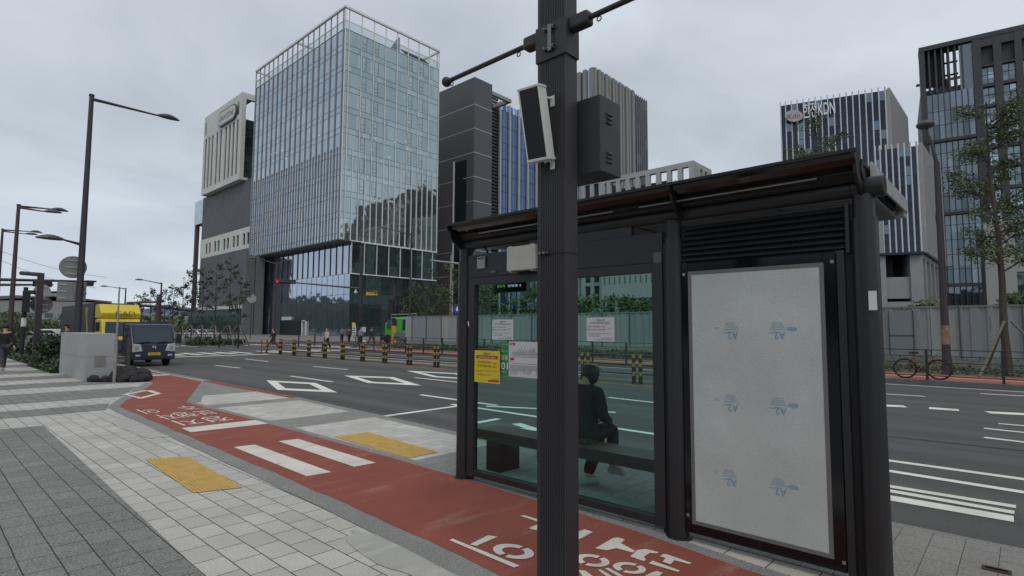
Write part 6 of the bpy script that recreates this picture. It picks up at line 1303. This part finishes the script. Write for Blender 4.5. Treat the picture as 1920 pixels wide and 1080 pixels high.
# ================================================================ VEHICLES
blue_p = mat('navy_truck_paint', (22, 27, 56), rough=0.4, var=0.06, coat=0.15); tyre = mat('tyre_rubber', (24, 24, 25), rough=0.85); rim = mat('wheel_rim', (120, 120, 122), rough=0.4, metal=.7); wsg = mat('windscreen_glass', (58, 66, 74), rough=0.06, metal=.4, var=0.0); headl = mat('headlight_glass', (200, 204, 206), rough=0.12, metal=.5, var=0.1); plastic = mat('black_plastic', (26, 26, 29), rough=0.55); chrome = mat('chrome', (190, 190, 190), rough=0.15, metal=1, var=0)
def wheel(x, y, z, r_, w, parent, side):
    b = MB(); b.path([(x - w / 2, y, z), (x - w / 2 + .02, y, z), (x + w / 2 - .02, y, z), (x + w / 2, y, z)], [r_ * .93, r_, r_, r_ * .93], 24); o = b.build('wheel', tyre, parent, smooth=True); b = MB(); s = side * w / 2; b.path([(x + s, y, z), (x + s + side * .012, y, z)], r_ * .6, 20); b.path([(x + s, y, z), (x + s + side * .03, y, z)], r_ * .2, 12); b.build('rim', rim, o, smooth=True); return o
X0 = 7.52; YF = 28.6; ZR = RZ
tk = thing('pickup_truck', 'navy blue small cargo truck parked at the kerb with a yellow number plate', 'truck', (X0, YF, ZR)); hw = .84
def T(x, y, z): return (X0 + x, YF + y, ZR + z)
prof = [(0.02, .42), (-.02, .62), (0.0, .95), (.06, 1.02), (.44, 1.72), (.56, 1.84), (.75, 1.90), (1.45, 1.90), (1.55, 1.80), (1.55, .42)]
b = MB(); b.prism([(YF + y, ZR + z) for y, z in prof], 0, X0 - hw, X0 + hw); b.build('cab', blue_p, tk, bevel=.05)
b = MB(); p = [T(-hw + .1, .075, 1.06), T(hw - .1, .075, 1.06), T(hw - .15, .445, 1.70), T(-hw + .15, .445, 1.70)]; b.face([(a[0], a[1] - .03, a[2]) for a in p]); b.build('windscreen', wsg, tk)
for s in (-1, 1):
    b = MB(); xs_ = X0 + s * (hw + .004); b.face([(xs_, YF + .22, ZR + 1.10), (xs_, YF + 1.35, ZR + 1.10), (xs_, YF + 1.35, ZR + 1.68), (xs_, YF + .56, ZR + 1.68)]); b.build('side_window', wsg, tk)
    b = MB(); b.prism([(X0 + s * (hw - .40), ZR + .68), (X0 + s * (hw - .01), ZR + .64), (X0 + s * (hw - .01), ZR + 1.02), (X0 + s * (hw - .32), ZR + .98)], 1, YF - .045, YF + .1); hl_ = b.build('headlight', headl, tk, bevel=.02)
    b = MB(); b.path([(X0 + s * (hw - .16), YF - .05, ZR + .82), (X0 + s * (hw - .16), YF - .03, ZR + .82)], .085, 16); b.build('lamp_bowl', chrome, hl_)
    b = MB(); b.box(X0 + s * (hw - .22) - .09, X0 + s * (hw - .22) + .09, YF - .075, YF - .05, ZR + .46, ZR + .54); b.build('fog_light', headl, tk)
    b = MB(); b.path([T(s * hw, .28, 1.15), T(s * (hw + .16), .18, 1.2)], .018, 8); b.box(X0 + s * (hw + .16) - .08, X0 + s * (hw + .16) + .08, YF + .10, YF + .20, ZR + 1.02, ZR + 1.42); b.build('wing_mirror', plastic, tk, bevel=.02)
    wheel(X0 + s * (hw - .12), YF + .85, ZR + .33, .33, .2, tk, s); wheel(X0 + s * (hw - .12), YF + 3.6, ZR + .30, .30, .2, tk, s)
    b = MB(); b.path([T(s * .35 - .25, .02, 1.05), T(s * .35 + .2, .04, 1.12)], .012, 6); b.build('wiper', plastic, tk)
b = MB(); b.box(X0 - hw + .01, X0 + hw - .01, YF - .06, YF + .1, ZR + .30, ZR + .60); b.build('bumper', mat('truck_bumper', (34, 38, 58), rough=0.5), tk, bevel=.03); b = MB(); b.box(X0 - .5, X0 + .5, YF - .065, YF - .058, ZR + .33, ZR + .42); b.build('grille', plastic, tk)
b = MB(); b.box(X0 - .24, X0 + .24, YF - .08, YF - .066, ZR + .50, ZR + .62); npl = b.build('number_plate', mat('plate_yellow', (208, 176, 66)), tk)
b = MB()
for k in range(6): b.box(X0 - .18 + k * .064, X0 - .145 + k * .064, YF - .083, YF - .0805, ZR + .53, ZR + .59)
b.build('plate_digits', mat('plate_ink', (90, 70, 40)), npl)
b = MB(); c = T(0, -.035, .86); b.path([(c[0] + .075 * math.cos(t), c[1], c[2] + .045 * math.sin(t)) for t in [2 * math.pi * k / 20 for k in range(21)]], .009, 6); b.path([(c[0] - .035, c[1], c[2] - .03), (c[0] - .018, c[1], c[2] + .03)], .008, 5); b.path([(c[0] + .018, c[1], c[2] - .03), (c[0] + .035, c[1], c[2] + .03)], .008, 5); b.path([(c[0] - .025, c[1], c[2] - .005), (c[0] + .025, c[1], c[2] + .008)], .008, 5); b.build('badge', chrome, tk)
b = MB(); b.box(X0 - hw, X0 + hw, YF + 1.7, YF + 4.6, ZR + .72, ZR + .80); b.box(X0 - hw, X0 - hw + .04, YF + 1.7, YF + 4.6, ZR + .8, ZR + 1.15); b.box(X0 + hw - .04, X0 + hw, YF + 1.7, YF + 4.6, ZR + .8, ZR + 1.15); b.box(X0 - hw, X0 + hw, YF + 1.62, YF + 1.68, ZR + .75, ZR + 1.98); b.box(X0 - .35, X0 + .35, YF + 1.6, YF + 4.6, ZR + .4, ZR + .7); b.build('cargo_bed', blue_p, tk, bevel=.01)
# yellow box truck
yp_ = mat('yellow_truck_paint', (214, 190, 44), rough=0.35, var=0.05, coat=.4); pur = mat('purple_box_side', (40, 28, 46), rough=0.5, var=0.15)
X1, Y1_ = 7.9, 36.0; w2 = .97; yt = thing('box_truck', 'yellow cab box truck with a dark purple cargo box behind the blue truck', 'truck', (X1, Y1_, ZR))
b = MB(); b.prism([(Y1_, ZR + .5), (Y1_ - .04, ZR + 1.1), (Y1_ + .25, ZR + 2.1), (Y1_ + .4, ZR + 2.2), (Y1_ + 1.7, ZR + 2.2), (Y1_ + 1.7, ZR + .5)], 0, X1 - w2 + .08, X1 + w2 - .08); b.build('cab', yp_, yt, bevel=.06)
b = MB(); b.face([(X1 - w2 + .22, Y1_ - .02, ZR + 1.25), (X1 + w2 - .22, Y1_ - .02, ZR + 1.25), (X1 + w2 - .26, Y1_ + .2, ZR + 2.02), (X1 - w2 + .26, Y1_ + .2, ZR + 2.02)]); b.build('windscreen', wsg, yt)
b = MB(); b.prism([(Y1_ + .35, ZR + 2.22), (Y1_ + .25, ZR + 2.5), (Y1_ + .75, ZR + 2.98), (Y1_ + 1.7, ZR + 2.98), (Y1_ + 1.7, ZR + 2.22)], 0, X1 - w2 + .05, X1 + w2 - .05); dfl = b.build('wind_deflector', yp_, yt, bevel=.05)
b = MB(); b.text('CAD', .34, (X1 - .28, Y1_ + .235, ZR + 2.40), (1, 0, 0), (0, .45, .9), 0, fit=.9); b.text('렌터카', .2, (X1 - .28, Y1_ + .24, ZR + 2.28), (1, 0, 0), (0, .3, .9), 0, fit=.7)
b.v = [(v[0], v[1] - .05, v[2]) for v in b.v]; b.build('lettering', mat('brown_lettering', (96, 84, 40)), dfl)
b = MB(); b.box(X1 - w2, X1 + w2, Y1_ + 1.75, Y1_ + 11.2, ZR + .9, ZR + 3.08); bxo = b.build('cargo_box', pur, yt, bevel=.02)
b = MB(); sx = X1 - w2 - .004; pts = [(3.0, 2.7), (3.5, 2.95), (3.9, 2.8), (3.6, 2.2), (3.3, 1.5), (3.0, 1.0), (2.5, 1.0), (2.9, 1.6), (3.25, 2.3), (3.3, 2.6)]; b.face([(sx, Y1_ + a, ZR + c_) for a, c_ in pts]); b.build('side_graphic', mat('olive_graphic', (140, 128, 44), rough=.5), bxo)
b = MB(); b.box(X1 - w2 + .1, X1 + w2 - .1, Y1_ + 1.6, Y1_ + 7.0, ZR + .55, ZR + .88); b.build('chassis', plastic, yt)
for s in (-1, 1):
    for yy in (.9, 5.6): wheel(X1 + s * (w2 - .2), Y1_ + yy, ZR + .42, .42, .25, yt, s)
    b = MB(); b.box(X1 + s * (w2 + .1) - .09, X1 + s * (w2 + .1) + .09, Y1_ + .05, Y1_ + .15, ZR + 1.5, ZR + 2.0); b.build('wing_mirror', plastic, yt, bevel=.02)
# parked cars, far left and far centre
def car(x, y, rz, colr, label):
    t = thing('parked_car', label, 'car', (0, 0, 0), 'distant parked cars'); m = mat('car_paint_%d_%d_%d' % colr, colr, rough=0.25, coat=.5, var=.03)
    b = MB(); b.prism([(-2.2, .35), (-2.2, .75), (-1.95, .92), (-1.2, .98), (-.65, 1.42), (.75, 1.45), (1.5, 1.0), (2.15, .86), (2.25, .6), (2.2, .35)], 0, -.88, .88); b.build('body', m, t, bevel=.07)
    b = MB(); b.prism([(-1.08, 1.02), (-.62, 1.36), (.70, 1.38), (1.32, 1.02)], 0, -.885, .885); b.build('side_window', wsg, t)
    b = MB(); b.face([(-.7, -1.17, 1.02), (.7, -1.17, 1.02), (.62, -.72, 1.37), (-.62, -.72, 1.37)]); b.build('rear_window', wsg, t); b = MB(); b.face([(-.7, 1.47, 1.03), (.7, 1.47, 1.03), (.62, .80, 1.42), (-.62, .80, 1.42)]); b.build('windscreen', wsg, t)
    for s in (-1, 1):
        for yy in (-1.35, 1.35): wheel(s * .80, yy, .32, .32, .2, t, s)
        b = MB(); b.box(s * .7 - .14, s * .7 + .14, -2.23, -2.18, .62, .74); b.build('headlight', headl, t)
    t.location = (x, y, RZ); t.rotation_euler = (0, 0, rz); return t
for px, dist, rz, cc, lab in ((88, 80, 1.2, (196, 198, 200), 'white car right of the square post, nearest in the row'), (98, 88, 1.3, (214, 215, 214), 'white car behind the nearest white one in the row'), (38, 62, 1.4, (190, 194, 196), 'white van-like car left of the square post behind shrubs'), (108, 95, 1.2, (60, 62, 70), 'dark car at the end of the white row'), (372, 92, .3, (190, 192, 194), 'pale car behind the young trees, left one'), (388, 92, .3, (170, 172, 176), 'silver car behind the young trees, right one')):
    p = see(px, 612, dist); car(p.x, p.y, rz, cc, lab)
# green machine, handcart and orange crate
c = see(748, 632, 62); gt = thing('green_machine', 'bright green truck cab standing beside the grey fence', 'truck', (c.x, c.y, 0)); f = facing(Vector((c.x, c.y, 0))); gm_ = mat('bright_green_paint', (70, 160, 62), rough=0.4, var=0.08)
b = MB(); b.fr = f; b.box(-.5, 1.3, -1.8, 0, .7, 2.75); b.box(-1.5, -.5, -1.8, -.2, .7, 2.2); b.build('cab', gm_, gt, bevel=.1); b = MB(); b.fr = f; b.box(.35, 1.15, 0, .02, 1.4, 2.55); b.box(-1.3, -.2, -.1, .015, 1.7, 2.5); b.build('window', wsg, gt); b = MB(); b.fr = f; b.box(-2.0, 1.4, -1.7, -.05, .3, .7); b.build('chassis', plastic, gt)
for s in (-1.2, .8): b = MB(); b.fr = f; b.path([(s, -.3, .45), (s, .05, .45)], .45, 20); b.build('wheel', tyre, gt)
c = see(758, 650, 55); f = facing(Vector((c.x, c.y, 0))); t = thing('handcart', 'grey box handcart with spoked wheels before the green truck', 'cart', (c.x, c.y, 0)); b = MB(); b.fr = f; b.box(-1.0, 1.0, -.8, 0, .5, 1.15); b.build('box', mat('cart_grey', (100, 102, 112), rough=.6), t)
for s in (-.7, .9): b = MB(); b.fr = f; b.ring((s, 0, .4), .34, .40, .02, .07, 20, 0, (0, 2)); b.build('wheel', blks, t)
b = MB(); b.fr = f; b.path([(-1.2, 0, .6), (-1.3, 0, 2.9)], .03, 6); b.path([(1.1, 0, 1.1), (1.1, 0, 3.0)], .03, 6); b.path([(-1.3, 0, 2.9), (1.1, 0, 3.0)], .04, 6); b.path([(-1.3, 0, 2.6), (1.1, 0, 2.7)], .04, 6); b.build('canopy_frame', sgn, t)
c = see(779, 648, 56); f = facing(Vector((c.x, c.y, 0))); b = MB(); b.fr = f; b.box(-.55, .6, -.6, 0, .45, 1.2); b.box(-.6, .65, -.65, .04, 1.2, 1.27); t = tag(b.build('orange_bin', mat('orange_bin', (168, 66, 38), rough=.5), bevel=.02), 'orange wheeled bin right of the handcart', 'bin')
for s in (-.35, .4): b = MB(); b.fr = f; b.ring((s, 0, .28), .2, .27, .02, .06, 16, 0, (0, 2)); b.build('wheel', blks, t)
c = see(663, 625, 50); f = facing(Vector((c.x, c.y, 0))); t = thing('feather_banner', 'small curved white and yellow banner on a stand before the tower', 'banner', (c.x, c.y, 0)); b = MB(); b.fr = f; b.prism([(-.22, .55), (.10, .5), (.22, 1.3), (.14, 2.05), (-.16, 2.1), (-.10, 1.3)], 1, 0, .02); b.build('cloth', pap, t); b = MB(); b.fr = f; b.prism([(-.15, 1.85), (.16, 1.83), (.14, 2.05), (-.16, 2.1)], 1, .021, .03); b.build('yellow_head', yel_p, t); b = MB(); b.fr = f; b.path([(.16, -.01, 0), (.2, -.01, 2.1)], .02, 6); b.box(-.3, .4, -.2, .2, 0, .08); b.build('stand', blks, t)
b = MB()
for k in range(5): b.fr = f; b.box(-.06, .12, .021, .024, .75 + k * .2, .83 + k * .2)
b.build('print', ink, t)
# ================================================================ BICYCLE
def bicycle():
    xb = 22.9; yr, yf = 3.10, 2.02; r_ = .31
    yr = onX(1697, 690, xb)[0]; yf = onX(1761, 692, xb)[0]; t = thing('bicycle', 'brown framed bicycle with a black saddle parked behind the far kerb railing', 'bicycle', (xb, yr, 0)); fm = mat('bicycle_brown', (120, 62, 50), rough=.4)
    for y, nm in ((yr, 'rear'), (yf, 'front')):
        b = MB(); b.path([(xb, y + r_ * math.cos(u), r_ + .02 + r_ * math.sin(u)) for u in [2 * math.pi * k / 36 for k in range(37)]], .028, 8); w = b.build('wheel', mat('bike_tyre', (40, 28, 34), rough=.8), t, smooth=True)
        b = MB()
        for k in range(14): u = math.pi * 2 * k / 14; b.path([(xb, y, r_ + .02), (xb, y + r_ * math.cos(u), r_ + .02 + r_ * math.sin(u))], .0022, 4)
        b.build('spokes', chrome, w)
    d = yf - yr; bb = (xb, yr + d * .40, .30); st = (xb, yr + d * .27, .72); hd = (xb, yr + d * .80, .80); hb = (xb, yr + d * .84, .66)
    b = MB()
    for a_, c_ in ((bb, st), (st, hd), (bb, hb), (hd, hb), (bb, (xb, yr, .33)), (st, (xb, yr, .33))): b.path([a_, c_], .017, 8)
    b.path([hb, (xb, yf, .33)], .016, 8); b.build('frame', fm, t, smooth=True)
    b = MB(); b.path([hd, (xb, yr + d * .79, .95)], .014, 8); b.path([(xb - .26, yr + d * .76, .97), (xb, yr + d * .80, .97), (xb + .26, yr + d * .76, .97)], .014, 8); b.build('handlebar', plastic, t)
    b = MB(); b.path([st, (xb, yr + d * .255, .83)], .014, 8); b.prism([(xb - .02, yr + d * .38), (xb + .02, yr + d * .42), (xb + .08, yr + d * .14), (xb - .08, yr + d * .14)], 2, .83, .89); b.build('saddle', plastic, t, bevel=.01)
    b = MB(); b.ring((xb, bb[1], bb[2]), .05, .09, xb - .03, xb - .02, 20, 0, (1, 2)); b.path([(xb - .04, bb[1], bb[2]), (xb - .04, bb[1] + .1, bb[2] - .12)], .012, 6); b.box(xb - .12, xb - .02, bb[1] + .06, bb[1] + .14, bb[2] - .14, bb[2] - .12); b.build('crank', plastic, t)
bicycle()
# fences across the junction in front of the young trees
c0, c1 = see(320, 634, 60), see(455, 636, 57); t = thing('low_fence', 'low dark picket fence before the young trees across the junction', 'fence', (c0.x, c0.y, 0)); b = MB(); d = (c1 - c0); d.z = 0; L_ = d.length; d.normalize()
for k in range(int(L_ / .45)): p = Vector((c0.x, c0.y, RZ)) + d * .45 * k; b.path([p, p + Vector((0, 0, 1.15))], .025, 5)
b.build('pickets', rlm, t); b = MB(); p = Vector((c0.x, c0.y, 0)); b.path([p + Vector((0, 0, .95)), p + d * L_ + Vector((0, 0, .95))], .03, 6); b.build('rail', rlm, t)
b = MB(); bed(b, lambda y: see(350, 630, 1).x * y / see(350, 630, 1).y * 1.0, lambda y: see(460, 630, 1).x * y / see(460, 630, 1).y, 56, 62, 3500, .6, .13, (0, 1, 1)); b.build('ground_cover', [lf1, lf2], kind='stuff', label='low hedge band under the young trees across the junction')
for i, (px, py) in enumerate(((448, 610), (412, 622), (560, 645), (590, 645), (714, 650), (826, 648))):
    p = see(px, py, 52 + 2 * i); b = MB(); b.path([(p.x, p.y, RZ), (p.x, p.y, .95)], .06, 10); b.ell((p.x, p.y, .95), .06, .06, .05, 10, 6); tag(b.build('pavement_bollard', blks, smooth=True), ['short black bollard far left before the pale building', 'short black bollard before the low picket fence', 'short black bollard before the black porch', 'short black bollard right of the black porch', 'short black bollard right of the banner', 'short black bollard before the grey fence end'][i], 'bollard', 'short black pavement bollards')
# far low buildings and sheds on the left horizon
for i, (px, dist, w, h, cc, lab) in enumerate(((30, 260, 70, 8.5, (120, 124, 126), 'long grey shed on the left horizon'), (96, 240, 30, 10, (150, 152, 150), 'pale low shed behind the parked white cars'), (118, 330, 14, 17, (170, 174, 178), 'pale distant apartment block left of the purple box'), (270, 260, 60, 7, (150, 156, 154), 'pale low roof behind the distant trees'))):
    p = see(px, 610, dist); f = facing(Vector((p.x, p.y, 0))); t = thing('distant_building', lab, 'building', (p.x, p.y, 0)); b = MB(); b.fr = f; b.box(-w / 2, w / 2, -20, 0, -.2, h); b.build('wall', mat('distant_wall_%d' % i, cc, rough=.8, var=.06, vs_=.1), t)
    b = MB(); b.fr = f; b.prism([(-w / 2 - 1, h), (-w / 2 - 1, h + .5), (0, h + w * .05 + .5), (w / 2 + 1, h + .5), (w / 2 + 1, h), (0, h + w * .05)], 1, -20.5, .6); b.build('roof', mat('distant_roof', (110, 112, 114), rough=.7), t)
    b = MB(); b.fr = f
    for k in range(int(w / 4)):
        for q in range(max(1, int(h / 3.5))): b.box(-w / 2 + 1.2 + k * 4, -w / 2 + 3.2 + k * 4, .0, .05, 1.2 + q * 3.4, 2.6 + q * 3.4)
    b.build('windows', gD2, t)
b = MB(); r_ = random.Random(3)
for k in range(46): p = see(-30 + k * 9.4, 612, 190 + 20 * r_.random()); leaves(b, (p.x, p.y, 1.2), (5, 5, 2.2 + 2 * r_.random()), 110, .6, r_, (0, 1))
b.build('far_trees', [mat('far_leaf', (70, 84, 62), rough=1, var=.2), mat('far_leaf_pale', (104, 118, 84), rough=1, var=.2)], kind='stuff', label='line of low trees and fields on the left horizon')
# ================================================================ PEDESTRIANS
def ped(px, py_feet, dist, lab, rz, **k): p = see(px, py_feet, dist); person(lab, p.x, p.y, RZ if dist < 46 else 0, R(rz), group=None, sub=1, **k)
ped(612, 650, 45, 'person in a pale shirt and black trousers walking before the podium', 100, pose='walk', top=(176, 172, 168), legs=(30, 30, 34), shoe=(30, 30, 32))
ped(512, 650, 44, 'person in dark clothes running over the crossing by the red lamp post', 60, pose='run', top=(56, 50, 52), legs=(70, 58, 54), shoe=(150, 90, 60))
ped(641, 645, 58, 'person in grey standing near the tower wall, left of the pair', 10, pose='stand', top=(110, 122, 124), legs=(34, 38, 44))
ped(654, 645, 59, 'person in dark red standing near the tower wall, right of the pair', -20, pose='walk', top=(84, 60, 66), legs=(34, 34, 40))
ped(676, 650, 49, 'person in a lilac grey shirt standing beside the banner', 200, pose='stand', top=(136, 130, 142), legs=(40, 40, 46), bag=(60, 58, 66))
ped(696, 650, 50, 'person in black striding in pale shoes right of the banner', -80, pose='walk', top=(34, 38, 36), legs=(54, 50, 46), shoe=(190, 186, 176))
p = see(124, 650, 33); person('person with a dark cap and reddish backpack behind the granite block', p.x, p.y, 0, R(80), pose='stand', top=(92, 74, 82), legs=(60, 60, 66), hat=(30, 30, 34), bag=(70, 48, 56))
p = see(8, 650, 27); person('person in black at the left edge walking away on the pavement', p.x, p.y, 0, R(10), pose='walk', top=(28, 28, 32), legs=(60, 60, 66), shoe=(150, 150, 150), hat=(70, 64, 64))
